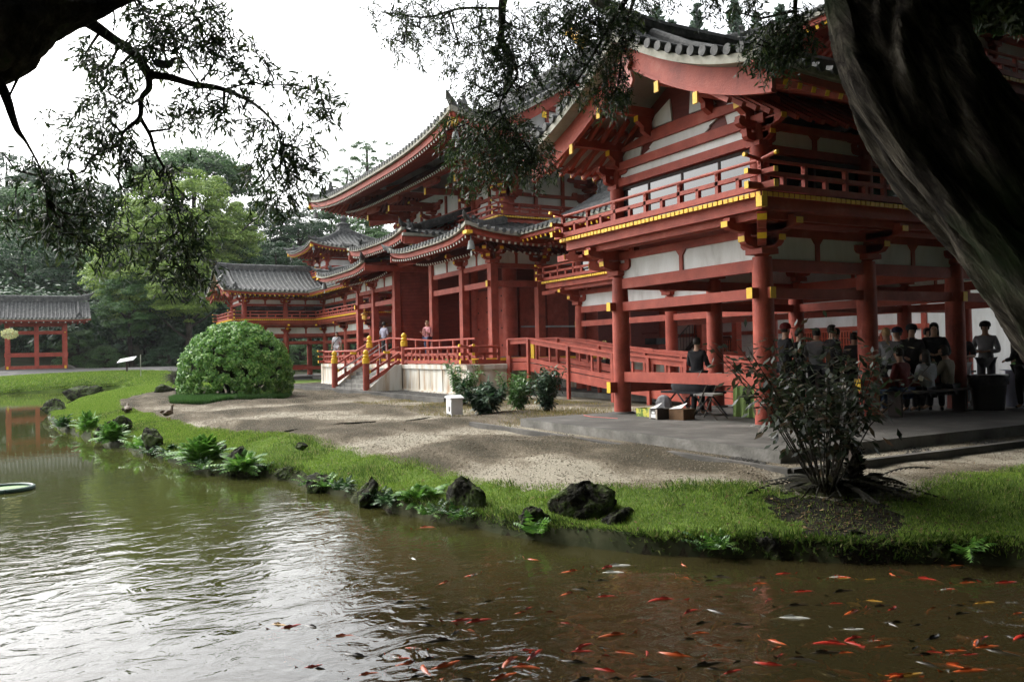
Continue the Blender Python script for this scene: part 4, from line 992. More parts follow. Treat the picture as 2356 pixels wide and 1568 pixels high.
def leafy_shrub(name, loc, h, w, seed, m, label, nst=9, per=26, ll=.16, lw=.3, group=None, cat='shrub', droop=.3):
    """several thin stems, each with alternate leaves on side twigs"""
    root = empty(name, loc, label, cat, group); rg = random.Random(seed); st = MB(); c = []; d = []; n = []
    L0 = Vector(loc)
    for i in range(nst):
        a = rg.uniform(0, 6.28); r = rg.uniform(.15, 1)*w/2; hh = h*rg.uniform(.55, 1)
        top = Vector((math.cos(a)*r, math.sin(a)*r, hh)); sr = .55 if w > 1.2 else 1; b = Vector((math.cos(a)*.04, math.sin(a)*.04, -.05)); mid = b.lerp(top, .5)+Vector((rg.uniform(-.05, .05), rg.uniform(-.05, .05), .06))*h
        pts = [b, b.lerp(mid, .5), mid, mid.lerp(top, .55), top]; st.tube([L0+p for p in pts], [.011*h*sr, .009*h*sr, .007*h*sr, .005*h*sr, .003], 5)
        for j in range(per):
            t = rg.uniform(.35 if w > 1.6 else .14, 1); p = b.lerp(mid, t*2) if t < .5 else mid.lerp(top, t*2-1)
            v = Vector((rg.gauss(0, 1), rg.gauss(0, 1), rg.gauss(.1, .5))).normalized(); off = rg.uniform(.02, .22)*w*.6
            q = p+v*off; c.append(q); d.append(v+Vector((0, 0, -droop))); n.append(Vector((rg.gauss(0, .4), rg.gauss(0, .4), 1)))
    st.build('stem', MATS['bark'], root); c, d, n = [np.array([tuple(x) for x in q]) for q in (c, d, n)]
    V, Fq = leaves(c, d, n, np.array([rg.uniform(.7, 1.25)*ll for _ in c]), np.array([rg.uniform(.8, 1.2)*ll*lw for _ in c]))
    link('foliage', npmesh('foliage', V, Fq, [m]), root); return root
def trunk_mb(h, r, seed, limbs=6, spread=.5, h0=.35):
    rg = random.Random(seed); mb = MB(); pts = [Vector((0, 0, -.3))]; x = y = 0
    for k in range(1, 6): x += rg.uniform(-.05, .05)*h*.5; y += rg.uniform(-.05, .05)*h*.5; pts.append(Vector((x, y, h*k/5)))
    mb.tube(pts, [r*1.25, r, r*.85, r*.65, r*.45, r*.2], 8)
    for i in range(limbs):
        t = rg.uniform(h0, .85); p = pts[0].lerp(pts[-1], t); a = rg.uniform(0, 6.28); l = h*spread*rg.uniform(.6, 1)
        e = p+Vector((math.cos(a)*l, math.sin(a)*l, l*.6)); mb.tube([p, p.lerp(e, .5)+Vector((0, 0, -.05*l)), e], [r*.45, r*.28, r*.08], 6)
    return mb
# ================================================================ figures
def skin(name, V, E_, rad, m, parent=None, sub=1, loc=None):
    me = bpy.data.meshes.new('t'); me.from_pydata([tuple(v) for v in V], E_, []); o = bpy.data.objects.new('t', me); COL.objects.link(o)
    md = o.modifiers.new('s', 'SKIN'); md.use_smooth_shade = True; me.update()
    for i, s in enumerate(me.skin_vertices[0].data): r = rad[i]; s.radius = r if isinstance(r, tuple) else (r, r); s.use_root = (i == 0)
    if sub: o.modifiers.new('u', 'SUBSURF').levels = sub
    dg = bpy.context.evaluated_depsgraph_get(); dg.update(); me2 = bpy.data.meshes.new_from_object(o.evaluated_get(dg)); me2.name = name
    bpy.data.objects.remove(o); bpy.data.meshes.remove(me); me2.materials.clear(); me2.materials.append(m)
    return link(name, me2, parent, loc)
SKIN = mat('skin', [(.36, .2, .13), (.48, .29, .2)], .55, 6)
SKD = mat('skin_tan', [(.2, .11, .07), (.28, .16, .1)], .55, 6)
def cloth(n, c): return mat('cloth_'+n, [tuple(x*.8 for x in c), c], .85, 9, 4, .2, 30)
HAIR = mat('hair_dark', [(.01, .008, .006), (.03, .022, .016)], .6, 20); HAIRB = mat('hair_fair', [(.35, .22, .1), (.5, .34, .17)], .6, 20)
def person(loc, rz, h, label, shirt, legs, hair=HAIR, long=False, pose='table', skinm=None, hat=None, lean=.0, group=None, shorts=False, sit=False, look=0, bag=False):
    k = h/1.70; root = empty('person', loc, label, 'person', group); root.rotation_euler = (0, 0, rz); sk = skinm or SKIN
    ly = lambda z: lean*(max(0, z-.95))**1.1
    q = lambda x, y, z: Vector((x, y+ly(z), z))*k
    hz = .48 if sit else .92; dz = hz-.92
    V = [q(0, 0, .95+dz), q(0, 0, 1.12+dz), q(0, .01, 1.30+dz), q(0, 0, 1.46+dz), q(0, .015, 1.53+dz), q(0, .02, 1.60+dz), q(0, .012, 1.67+dz), q(0, .10, 1.585+dz)]
    Rr = [(.15, .11), (.135, .10), (.165, .11), .052, .066, (.078, .092), (.068, .08), .014]; E_ = [(0, 1), (1, 2), (2, 3), (3, 4), (4, 5), (5, 6), (5, 7)]
    def add(p, r, par): V.append(p); Rr.append(r); E_.append((par, len(V)-1)); return len(V)-1
    arms = {'table': ((.23, .05, 1.12), (.16, .30, 1.08)), 'down': ((.24, -.01, 1.13), (.26, .05, .88)), 'face': ((.22, .10, 1.15), (.06, .22, 1.42)), 'clasp': ((.25, .04, 1.12), (.10, .24, 1.12)), 'hold': ((.23, .06, 1.12), (.12, .28, 1.2))}[pose]
    T = []
    for s in (-1, 1):
        a = add(q(s*.17, 0, 1.39+dz), .058, 2); e = add(q(s*arms[0][0], arms[0][1], arms[0][2]+dz), .044, a); w = add(q(s*arms[1][0], arms[1][1], arms[1][2]+dz), .030, e)
        d = (V[w]-V[e]).normalized(); pm = add(V[w]+d*.05*k, (.036, .02), w); sd = Vector((1, 0, 0)) if abs(d.x) < .8 else Vector((0, 1, 0)); dn = Vector((0, 0, -1)) if abs(d.z) < .7 else Vector((0, 1, 0))
        for f, (o_, l) in enumerate(((-.027, .062), (-.009, .072), (.009, .068), (.027, .052))):
            b = add(V[pm]+sd*o_*k+d*.03*k, .009*k, pm); c = add(V[b]+(d*.85+dn*.3)*l*.5*k, .0085*k, b); add(V[c]+(d*.6+dn*.7)*l*.5*k, .0075*k, c)
        b = add(V[w]+d*.03*k-sd*s*.035*k, .0105*k, w); add(V[b]+(d*.8-sd*s*.4+dn*.2)*.045*k, .009*k, b)
        hp = add(q(s*.09, 0, .90+dz), .085, 0)
        if sit: kn = add(q(s*.11, .42, .50), .062, hp); an = add(q(s*.11, .44, .09), .04, kn)
        else: kn = add(q(s*.095, .02, .50), .06, hp); an = add(q(s*.10, -.02, .09), .04, kn)
        add(V[an]+Vector((0, .15, -.055))*k, .035, an); T.append((a, e, w, hp, kn, an))
    Rk = [(r[0]*k, r[1]*k) if isinstance(r, tuple) else (r if r < .02 else r*k) for r in Rr]
    bo = skin('body', V, E_, Rk, sk, root); me = bo.data; me.materials.append(shirt[0]); me.materials.append(legs); hd = [V[t[2]] for t in T]; el = [V[t[1]] for t in T]; an = [V[t[5]] for t in T]; kn_ = [V[t[4]] for t in T]
    for pl_ in me.polygons:
        c = pl_.center; dh = min((c-h_).length for h_ in hd); de = min((c-h_).length for h_ in el)
        if c.z > (1.45+dz)*k or dh < (.05 if shirt[1] else .20)*k or min((c-h_).length for h_ in an) < .1*k: continue
        if any((c-(h_+(h_-e_).normalized()*.09*k)).length < .11*k for h_, e_ in zip(hd, el)): continue
        if not shirt[1] and de < .07*k and c.z < el[0].z: continue
        pl_.material_index = 2 if (c.z < (.97+dz)*k or (sit and c.y > .15*k)) and abs(c.x) < .2*k else 1
    # clothing over the body
    def sub(idx, edges, grow, nm, m, cut=None):
        vv = [V[i].copy() for i in idx]; mp = {i: j for j, i in enumerate(idx)}
        rr = [tuple((x+grow) for x in (Rk[i] if isinstance(Rk[i], tuple) else (Rk[i], Rk[i]))) for i in idx]
        ee = [(mp[a], mp[b]) for a, b in edges if a in mp and b in mp]; return skin(nm, vv, ee, rr, m, root)
    ids = [0, 1, 2]; 
    for t in T: ids += [t[0], t[1]]
    E3 = E_+[(2, T[0][0]), (2, T[1][0])]
    if shirt[1]: ids += [T[0][2], T[1][2]]
    sub(ids, E_, .016*k, 'shirt', shirt[0])
    ids = [0]
    for t in T: ids += [t[3], t[4]]+([] if shorts else [t[5]])
    sub(ids, E_, .018*k, 'trousers', legs)
    hc = V[5]; c = Vector((hc.x, hc.y-.012*k, hc.z+.018*k)); mb = MB(); n = 14
    prof = [(.001, .118), (.05, .108), (.082, .075), (.094, .03), (.092, -.01)]+([(.098, -.1), (.10, -.2), (.07, -.28)] if long else [(.08, -.05)])
    vs = []; fs = []
    for r, z in prof:
        for i in range(n):
            a = math.pi*.0+2*math.pi*i/n; y = math.sin(a); rr = r*(1 if z > .04 or y < .35 else .80); vs.append(c+Vector((math.cos(a)*rr*.92, y*rr*1.02-(.0 if y < .35 or z > .04 else .02), z))*k)
    for j in range(len(prof)-1):
        for i in range(n):
            if prof[j+1][1] < .03 and .25 < (i+.5)/n*1.0 < .0: continue
            a = 2*math.pi*(i+.5)/n
            if prof[j+1][1] < .05 and math.sin(a) > .35: continue
            fs.append((j*n+i, j*n+(i+1) % n, (j+1)*n+(i+1) % n, (j+1)*n+i))
    me = bpy.data.meshes.new('hair'); me.from_pydata([tuple(v) for v in vs], [], fs); me.materials.append(hair); link('hair', me, root)
    ey = MB(); ey.v = []
    for s in (-1, 1):
        o = hc+Vector((s*.031, .078, .005))*k; ey.add([o+Vector((a*.012, .004, b*.007))*k for a, b in ((-1, 0), (0, 1), (1, 0), (0, -1))], [(0, 1, 2, 3)])
    me = bpy.data.meshes.new('eyes'); me.from_pydata([tuple(v) for v in ey.v], [], ey.f); me.materials.append(BLACK); link('eyes', me, root)
    if hat:
        hm = MB(); hm.lathe((0, 0, 0), [(.11, 0), (.112, .05), (.09, .10), (.04, .125), (.001, .13)], 14); hm.prism([(-.08, 0), (.08, 0), (.07, .1), (-.07, .1)], (0, .07, .005), (1, 0, 0), (0, 1, 0), (0, 0, 1), .012)
        me = bpy.data.meshes.new('cap'); me.from_pydata([((Vector(v)*k+hc+Vector((0, -.01, .035))*k)[:]) for v in hm.v], [], hm.f); me.materials.append(hat); link('cap', me, root)
    if bag:
        st = MB(); st.tube([q(-.16, .10, 1.42), q(0, .15, 1.25), q(.19, .10, 1.0)], .018, 6); me = bpy.data.meshes.new('bag_strap'); me.from_pydata(st.v, [], st.f); me.materials.append(BLACK); link('bag_strap', me, root)
    return root
def bird(name, loc, rz, s, m, label, pose='stand', head=None):
    """duck or dove: one skinned body with neck and head, bill and legs"""
    root = empty(name, loc, label, 'bird'); root.rotation_euler = (0, 0, rz)
    if pose == 'stand': V = [(0, 0, .17), (-.10, 0, .15), (-.2, 0, .17), (.07, 0, .19), (.12, 0, .27), (.13, 0, .33), (.17, 0, .335)]
    elif pose == 'sit': V = [(0, 0, .07), (-.10, 0, .07), (-.21, 0, .09), (.07, 0, .09), (.11, 0, .14), (.14, 0, .17), (.18, 0, .17)]
    else: V = [(0, 0, .09), (-.09, 0, .06), (-.22, 0, .02), (.06, 0, .12), (.08, 0, .17), (.085, 0, .2), (.11, 0, .2)]
    Rr = [(.075, .07), (.065, .055), (.02, .012), (.06, .055), .028, .033, .018]; V = [Vector(v)*s for v in V]; Rr = [tuple(x*s for x in (r if isinstance(r, tuple) else (r, r))) for r in Rr]
    skin('body', V, [(0, 1), (1, 2), (0, 3), (3, 4), (4, 5), (5, 6)], Rr, m, root)
    L = root.matrix_basis; f = MB()
    tip = V[6]; f.tube([tip, tip+Vector((.05 if pose != 'perch' else .02, 0, -.01))*s], [.014*s, .008*s], 6)
    me = bpy.data.meshes.new('bill'); me.from_pydata(f.v, [], f.f); me.materials.append(mat('bill', [(.2, .12, .03), (.3, .18, .05)], .5)); link('bill', me, root)
    f = MB()
    for y in (-.03, .03): f.tube([(0, y*s, .08*s), (.01*s, y*s, 0)], .008*s, 5); f.tube([(-.01*s, y*s, .006*s), (.05*s, y*s, .004*s)], .008*s, 5)
    me = bpy.data.meshes.new('legs'); me.from_pydata(f.v, [], f.f); me.materials.append(MATS['bill']); link('legs', me, root)
    for y in (-1, 1):
        f = MB(); f.prism([(.06, .0), (-.02, .04), (-.14, .03), (-.2, -.0), (-.08, -.045), (.03, -.035)], (0, y*.072*s, V[0].z+.01*s), (s, 0, -.12*s), (0, 0, s), (0, y*.012*s, 0), 1)
        me = bpy.data.meshes.new('wing'); me.from_pydata([tuple(v) for v in f.v], [], f.f); me.materials.append(m); link('wing', me, root)
    return root
# ================================================================ light
wd = bpy.data.worlds.new('World'); SC.world = wd; wd.use_nodes = True; N = wd.node_tree.nodes; L = wd.node_tree.links
sky = N.new('ShaderNodeTexSky'); sky.sky_type = 'NISHITA'; sky.sun_disc = False; SEL, SAZ = R(42), R(244)
sky.sun_elevation = SEL; sky.sun_rotation = SAZ; sky.dust_density = 4; sky.air_density = 1.2; sky.ozone_density = 1
hs = N.new('ShaderNodeHueSaturation'); hs.inputs['Saturation'].default_value = .16; hs.inputs['Value'].default_value = 1.0
L.new(sky.outputs[0], hs.inputs['Color']); L.new(hs.outputs[0], N['Background'].inputs[0]); N['Background'].inputs[1].default_value = .15
sl = bpy.data.lights.new('sun', 'SUN'); sl.energy = .5; sl.angle = R(25); sl.color = (1, .96, .9); so = bpy.data.objects.new('sun', sl); COL.objects.link(so)
sd = Vector((math.sin(SAZ)*math.cos(SEL), math.cos(SAZ)*math.cos(SEL), math.sin(SEL))); so.rotation_euler = sd.to_track_quat('Z', 'Y').to_euler()
SC.view_settings.view_transform = 'Standard'; SC.view_settings.look = 'None'; SC.view_settings.exposure = EXPO; SC.view_settings.gamma = 1
# ================================================================ setting
terrain_mats(); cells = ground(); water()
wing('temple_wing', 'near two-storey red temple wing with front gable and yellow trimmed balcony beside the leaning trunk', None, True)
wing('temple_wing', 'far temple wing with grey tiled gable roof and small square tower, behind the round bush', lambda p: (-48.14-p[0], p[1], p[2]), False)
hroot, zridge = hall(); ramp_thing()
# golden bird on the main ridge
ph = empty('golden_phoenix', (XH+5.0, YH, zridge+.55), 'gilt bird statue with raised fan of tail feathers on the main roof ridge', 'statue')
g = MB(); c = Vector(ph.location); g.tube([c, c+Vector((0, 0, .35))], .05, 8); g.tube([c+Vector((-.35, 0, .5)), c+Vector((-.1, 0, .48)), c+Vector((.2, 0, .62)), c+Vector((.32, 0, .95)), c+Vector((.45, 0, 1.0))], [.05, .16, .13, .06, .02], 8); g.build('body', GOLD, ph, True)
g = MB()
for i in range(17):
    a = R(15+i*9.5); p0 = c+Vector((-.3, 0, .5)); g.tube([p0, p0+Vector((-math.sin(a)*.45+.1, math.cos(a)*.42, .25+.3*math.sin(a))), p0+Vector((-math.sin(a)*.5, math.cos(a)*.75, .2+.75*math.sin(a)))], [.02, .035, .012], 5)
g.build('tail', GOLD, ph)
# kerb and gutter stones
def kerb(pts, w, h, z, label):
    mb = MB()
    for p, q in zip(pts, pts[1:]): mb.beam((*p, z), (*q, z), w, h)
    o = mb.build('kerb', CONCD, None); tag(o, kind='structure')
kerb([(-34, -.86), (-12.2, -.38)], .16, .26, -.12, '')
kerb([(-5.1, -3.02), (3.3, -3.02), (3.3, 14)], .10, .2, -.17, '')
def pebbles(name, n, fx, seed, s=(.012, .04), zf=None, m=None):
    rg = np.random.default_rng(seed); X, Y = fx(rg, n); Z = (zf(X, Y) if zf else np.full(len(X), -.13)); s_ = rg.uniform(*s, len(X))[:, None, None]
    base = np.array([(1, 0, 0), (0, 1, 0), (-1, 0, 0), (0, -1, 0), (0, 0, .7), (0, 0, -.5)]); jit = rg.uniform(.6, 1.3, (len(X), 6, 3))
    V = base[None]*jit*s_+np.stack([X, Y, Z], -1)[:, None]; f = np.array([(0, 1, 4), (1, 2, 4), (2, 3, 4), (3, 0, 4), (1, 0, 5), (2, 1, 5), (3, 2, 5), (0, 3, 5)])
    Fq = (np.arange(len(X))[:, None, None]*6+f[None]).reshape(-1, 3); o = link(name, npmesh(name, V.reshape(-1, 3), Fq, [m or MATS['pebble']])); tag(o, kind='stuff'); return o
def hz(X, Y): d = pdist(X, Y, shore); return hland(X, Y, d)+gravz(X, Y)
def strip(rg, n):
    k = n//2; X = np.concatenate([rg.uniform(-5, 3.2, k), rg.uniform(2.5, 3.2, n-k)]); Y = np.concatenate([rg.uniform(-2.95, -2.3, k), rg.uniform(-2.9, 9, n-k)]); return X, Y
pebbles('gutter_pebbles', 9000, strip, 3, (.015, .045), lambda X, Y: np.full(len(X), -.19)+.03*wob(X, Y, 3))
pebbles('bed_pebbles', 9000, lambda rg, n: (rg.uniform(-33, -12.5, n), rg.uniform(-.3, 1.75, n)), 4, (.03, .06), lambda X, Y: hz(X, Y)+.01)
bed = MB(); bed.box(-33, -12.3, -.4, 1.76, -.3, -.125); tag(bed.build('gravel_bed', MATS['pebble'], None), kind='structure')
bed = MB(); bed.box(-5.1, 3.25, -2.98, -2.26, -.4, -.185); bed.box(2.43, 3.25, -2.26, 14, -.4, -.186); tag(bed.build('gravel_gutter', MATS['pebble'], None), kind='structure')
rgn = np.random.default_rng(12)
GX, GY = cells['gravel']
def sgr(rg, n): X = rg.uniform(-24, 6, n*3); Y = rg.uniform(-9, 1.2, n*3); k = inpoly(X, Y, gpoly) & ~((X > -4.4) & (Y > -2.3) & (X < 2.5)); return X[k][:n], Y[k][:n]
m2 = mat('light_stone', [(.13, .11, .08), (.24, .20, .15), (.40, .36, .28)], .9, 40)
pebbles('gravel_stones', 60000, sgr, 8, (.005, .016), lambda X, Y: hz(X, Y)+.002, m2)
# lawn blades
def slawn(rg, n, x0, x1, y0, y1, far=False, edge=True):
    X = rg.uniform(x0, x1, n); Y = rg.uniform(y0, y1, n); k = ~inpoly(X, Y, shore) & ~(inlit(X, Y) & (rg.random(n) < .86)) & ((~inpoly(X, Y, gpoly)) | (pdist(X, Y, gpoly) < .10*rg.uniform(0, 2.2, n))) & (pdist(X, Y, shore) > .10+.08*wob(X, Y, 4)); return X[k], Y[k]
GRS = leafmat('grass_leaf', (.07, .13, .02), (.20, .33, .04), (.37, .41, .12), .6, .35, .15)
X, Y = slawn(rgn, 900000, -6, 9, -10, 2.5); o = link('grass', blades('grass', X, Y, hz, .012, .038, .010, GRS, 1)); tag(o, kind='stuff')
X, Y = slawn(rgn, 900000, -26, -6, -11.2, -4); o = link('grass', blades('grass', X, Y, hz, .015, .045, .018, GRS, 2)); tag(o, kind='stuff')
X, Y = slawn(rgn, 160000, -42, -26, -11, -2); k = X > -42; o = link('grass', blades('grass', X, Y, hz, .03, .07, .04, GRS, 3)); tag(o, kind='stuff')
X = rgn.uniform(-58, -42, 200000); Y = rgn.uniform(-20, 3, 200000); d_ = pdist(X, Y, shore); k = ~inpoly(X, Y, shore) & (d_ < 4.8) & (X < -42); o = link('grass', blades('grass', X[k], Y[k], hz, .03, .08, .06, GRS, 4)); tag(o, kind='stuff')
# straw-coloured and mossy weeds in the gravel
STR = leafmat('straw', (.10, .12, .03), (.32, .24, .10), None, .8, .3, .1)
def swd(rg, n): X = rg.uniform(-15, -4.3, n); Y = rg.uniform(-2.6, 2.8, n); k = (wob(X, Y, 1.2, 1)+.35 > rg.uniform(-.6, 1, n)); return X[k], Y[k]
X, Y = swd(rgn, 26000); o = link('dry_weeds', blades('dry_weeds', X, Y, hz, .02, .07, .014, STR, 6)); tag(o, kind='stuff')
X, Y = slawn(rgn, 260000, -6, 9, -10, 2.5); k = wob(X, Y, 1.9, 3)+.6*wob(X, Y, 6, 1) > rgn.uniform(.1, 1.3, len(X)); o = link('lawn_weeds', blades('lawn_weeds', X[k], Y[k], hz, .03, .09, .014, leafmat('lawn_weed', (.03, .07, .015), (.12, .2, .04), (.4, .36, .16), .7, .3, .1), 16)); tag(o, kind='stuff')
X, Y = slawn(rgn, 200000, -20, -6, -11, -5); k = wob(X, Y, 1.3, 3)+.6*wob(X, Y, 4, 1) > rgn.uniform(.1, 1.3, len(X)); o = link('lawn_weeds', blades('lawn_weeds', X[k], Y[k], hz, .03, .09, .02, MATS['lawn_weed'], 17)); tag(o, kind='stuff')
# overhanging grass on the bank edge
DG = leafmat('bank_grass', (.02, .045, .008), (.10, .17, .03), (.2, .2, .08), .7, .3, .15)
t = rgn.uniform(0, 1, 60000); sp = np.array(front); seg = np.hypot(*(sp[1:]-sp[:-1]).T); cum = np.concatenate([[0], np.cumsum(seg)]); s_ = t*cum[-1]; idx = np.clip(np.searchsorted(cum, s_)-1, 0, len(seg)-1); fr = (s_-cum[idx])/seg[idx]
pt = sp[idx]*(1-fr[:, None])+sp[idx+1]*fr[:, None]; dv = (sp[idx+1]-sp[idx])/seg[idx][:, None]; nv = np.stack([-dv[:, 1], dv[:, 0]], -1); off = rgn.uniform(.05, .30, len(t))
tst = pt+nv*.15; sgn = np.where(inpoly(tst[:, 0], tst[:, 1], shore), -1, 1)[:, None]; q = pt+nv*sgn*off[:, None]; dd = pdist(q[:, 0], q[:, 1], shore)
Zb = hland(q[:, 0], q[:, 1], dd); hh = rgn.uniform(.02, .11, len(t))*(1+.6*wob(q[:, 0], q[:, 1], 3)); out = -nv*sgn; pk = (wob(q[:, 0], q[:, 1], 2.3, 4)+.4*wob(q[:, 0], q[:, 1], 7, 1) > rgn.uniform(-.3, .9, len(t))) | (off > .15)
V = np.empty((len(t), 3, 3)); w2 = dv*.011
V[:, 0] = np.c_[q-w2, Zb-.01]; V[:, 1] = np.c_[q+w2, Zb-.01]; V[:, 2] = np.c_[q+out*(hh*rgn.uniform(.2, 1, len(t)))[:, None]+rgn.normal(0, .02, (len(t), 2)), Zb+hh*rgn.uniform(-.35, .8, len(t))]
o = link('bank_grass', npmesh('bank_grass', V.reshape(-1, 3), np.arange(len(t)*3).reshape(-1, 3)[pk], [DG])); tag(o, kind='stuff')
DLF = leafmat('dry_leaf', (.03, .022, .012), (.12, .08, .035), (.26, .19, .09), .7, .2, .15)
def fallen(n, fx, seed, s, lift=.01):
    rg = np.random.default_rng(seed); X, Y = fx(rg, n); Z = hz(X, Y)+lift; nn = np.stack([rg.normal(0, .35, len(X)), rg.normal(0, .35, len(X)), np.ones(len(X))], -1); dd = rv(rg, len(X)); dd[:, 2] *= .25; ln = rg.uniform(.5, 1.2, len(X))*s
    V, Fq = leaves(np.stack([X, Y, Z], -1), dd, nn, ln, ln*.4); tag(link('fallen_leaves', npmesh('fallen_leaves', V, Fq, [DLF])), kind='stuff')
def flit(rg, n): c = PG(1935, 1175, -.3); X = c.x+rg.normal(0, .55, n); Y = c.y+rg.normal(0, .6, n); k = ~inpoly(X, Y, shore); return X[k], Y[k]
fallen(900, flit, 61, .06); 
def flaw(rg, n): X, Y = slawn(rg, n, -12, 8, -10, 2); return X, Y
fallen(9000, flaw, 62, .05, .03); fallen(1500, lambda rg, n: sgr(rg, n), 63, .045, .008)
# ================================================================ rocks and plants along the shore
def G(x, y, z=None, dz=0):                                     # ground point seen at a picture spot
    z0 = -.2 if z is None else z
    p = PG(x, y, z0)
    if z is None:
        for _ in range(6): p = PG(x, y, height(p.x, p.y))
    return Vector((p.x, p.y, p.z+dz))
for sd_, x, y, zb, s, rot, lb in ((1, 1078, 1196, -.6, (.33, .28, .38), .4, 'tall mossy boulder standing at the water edge with ferns on its left'),
    (2, 1345, 1232, -.66, (.50, .36, .42), 1.1, 'dark pointed boulder with pale streaks at the lawn edge, in front of the pavilion slab'),
    (3, 1425, 1236, -.62, (.34, .26, .24), 2.1, 'low dark rock shoulder tucked against the pointed boulder'),
    (4, 662, 1103, -.6, (.25, .22, .17), .2, 'squat dark rock at the waterline between two fern clumps'),
    (5, 738, 1128, -.6, (.33, .26, .24), 1.4, 'dark rock under overhanging grass, right of the squat rock'),
    (6, 850, 1162, -.6, (.24, .2, .27), 2.2, 'upright narrow mossy rock at the bank left of the bright green ferns'),
    (7, 548, 1085, -.55, (.34, .26, .32), .9, 'rounded mossy rock half hidden in fern leaves'),
    (8, 357, 1040, -.55, (.34, .28, .46), .3, 'pointed mossy rock standing up between small fern clumps'),
    (9, 262, 1005, -.5, (.55, .4, .42), .8, 'flat topped grey rock behind the ferns on the grassy spit'),
    (10, 205, 920, -.6, (1.4, .9, .55), 1.2, 'wide flat grey boulder on the far side of the grassy spit'),
    (11, 378, 905, -.25, (.95, .6, .36), .1, 'smooth pale boulder left of the clipped round bush'),
    (12, 125, 955, -.6, (.75, .5, .45), .6, 'dark rock at the tip of the grassy spit'),
    (13, 693, 1032, -.2, (.16, .12, .08), .4, 'small flat rock lying in the lawn'),
    (14, 505, 1040, -.35, (.2, .16, .16), .4, 'small stone showing between the tall fern leaves'),
    (15, 1235, 1222, -.55, (.24, .22, .2), 1.9, 'small overgrown rock at the bank between the two tall boulders')):
    p = PG(x, y, zb); rock(sd_, tuple(q_*.9 for q_ in s), (p.x, p.y, zb+s[2]*.42), lb, rot)
for i, (x, y, s) in enumerate(((1150, 1200, .2), (1480, 1258, .25), (1620, 1268, .22), (1760, 1275, .28), (930, 1172, .2), (1960, 1275, .3), (2140, 1280, .26), (2300, 1285, .3), (1560, 1262, .16), (430, 1052, .2), (300, 1022, .2))):
    p = PG(x, y, ZW); rock(30+i, (s, s*.7, s*.6), (p.x, p.y, ZW+.03), 'one of the dark wet rocks at the foot of the bank', i, group='dark rocks lining the foot of the bank')
FN = leafmat('fern_leaf', (.05, .14, .02), (.13, .30, .04), (.22, .38, .08), .5, .3); FD = leafmat('fern_dark', (.015, .05, .012), (.05, .13, .03), (.3, .42, .25), .5, .25)
for i, (x, y, n, Lh, mt, lb, cnt) in enumerate(((145, 975, 26, .55, FD, 'blue green fern clump at the tip of the grassy spit', 0), (205, 985, 26, .5, FN, 'light green fern clump second from the tip of the spit', 0), (258, 1008, 34, .5, FN, 'fern clump in front of the flat topped rock', 0),
    (318, 1025, 22, .38, FN, 'small pale fern left of the pointed mossy rock', 0), (392, 1035, 20, .32, FD, 'small dark fern right of the pointed mossy rock', 0), (470, 1060, 46, .50, FN, 'tall bright fern clump, the largest on the shore', 0),
    (435, 1050, 28, .36, FN, 'low fern spreading left of the tall bright clump', 0), (560, 1075, 40, .36, FN, 'spreading fern clump on the rounded mossy rock', 0), (975, 1150, 34, .34, FN, 'vivid green fern beside the tall mossy boulder', 0),
    (1010, 1105, 14, .26, FD, 'thin upright fern sprig above the vivid green fern', 0), (790, 1115, 16, .2, FD, 'small fern growing from the dark rock under the grass', 0), (895, 1150, 12, .18, FD, 'tiny fern at the bank right of the narrow rock', 0), (620, 1070, 14, .2, FD, 'pale tipped fern above the squat dark rock', 0))):
    p = PG(x, y+8, -.5); z = -.5; frond_plant('fern', (p.x, p.y, z), int(n*(1.1+.5*(i % 3))), Lh*(.9+.12*(i % 2)), 50+i, mt, lb, pinn=7+(i % 3)*2, w=.15+.035*(i % 3), up=.9+.16*((i*7) % 4))
rq = random.Random(19)
for i in range(26):
    j = rq.uniform(.06, .80); fi = int(j*(len(front)-1)); q_ = front[fi]; c_ = Vector((q_[0], q_[1])); c_ = c_+Vector((rq.uniform(-.1, .1), rq.uniform(-.1, .1))); frond_plant('small_fern', (c_.x, c_.y, -.5), 12, rq.uniform(.14, .24), 200+i % 5, (FN, FD)[i % 2], 'one of the small low ferns rooted along the grassy bank edge', group='small ferns on the bank edge', pinn=6, w=.2, up=1.1)
# floating leaves
pl = leafmat('pale_leaf', (.42, .52, .42), (.55, .63, .52), None, .5, .1)
for i, (x, y, s, lb) in enumerate(((1812, 1262, .10, 'pale star shaped leaf floating near the dark bank'), (1788, 1250, .07, 'small pale leaf stuck to the dark bank'), (515, 1088, .09, 'pale lobed frond floating under the fern clump'), (970, 1160, .07, 'pale frond tip hanging at the water beside the tall boulder'))):
    p = PG(x, y, ZW+.01); mb = MB()
    for k in range(5): a = i+k*1.25; mb.add([(0, 0, .006), (math.cos(a+.28)*s*.5, math.sin(a+.28)*s*.5, .012), (math.cos(a)*s, math.sin(a)*s, .004+.02*(k % 2)), (math.cos(a-.28)*s*.5, math.sin(a-.28)*s*.5, .012)], [(0, 1, 2, 3)])
    me = bpy.data.meshes.new('floating_leaf'); me.from_pydata(mb.v, [], mb.f); me.materials.append(pl); tag(link('floating_leaf', me, None, (p.x, p.y, ZW+.008)), lb, 'leaf')
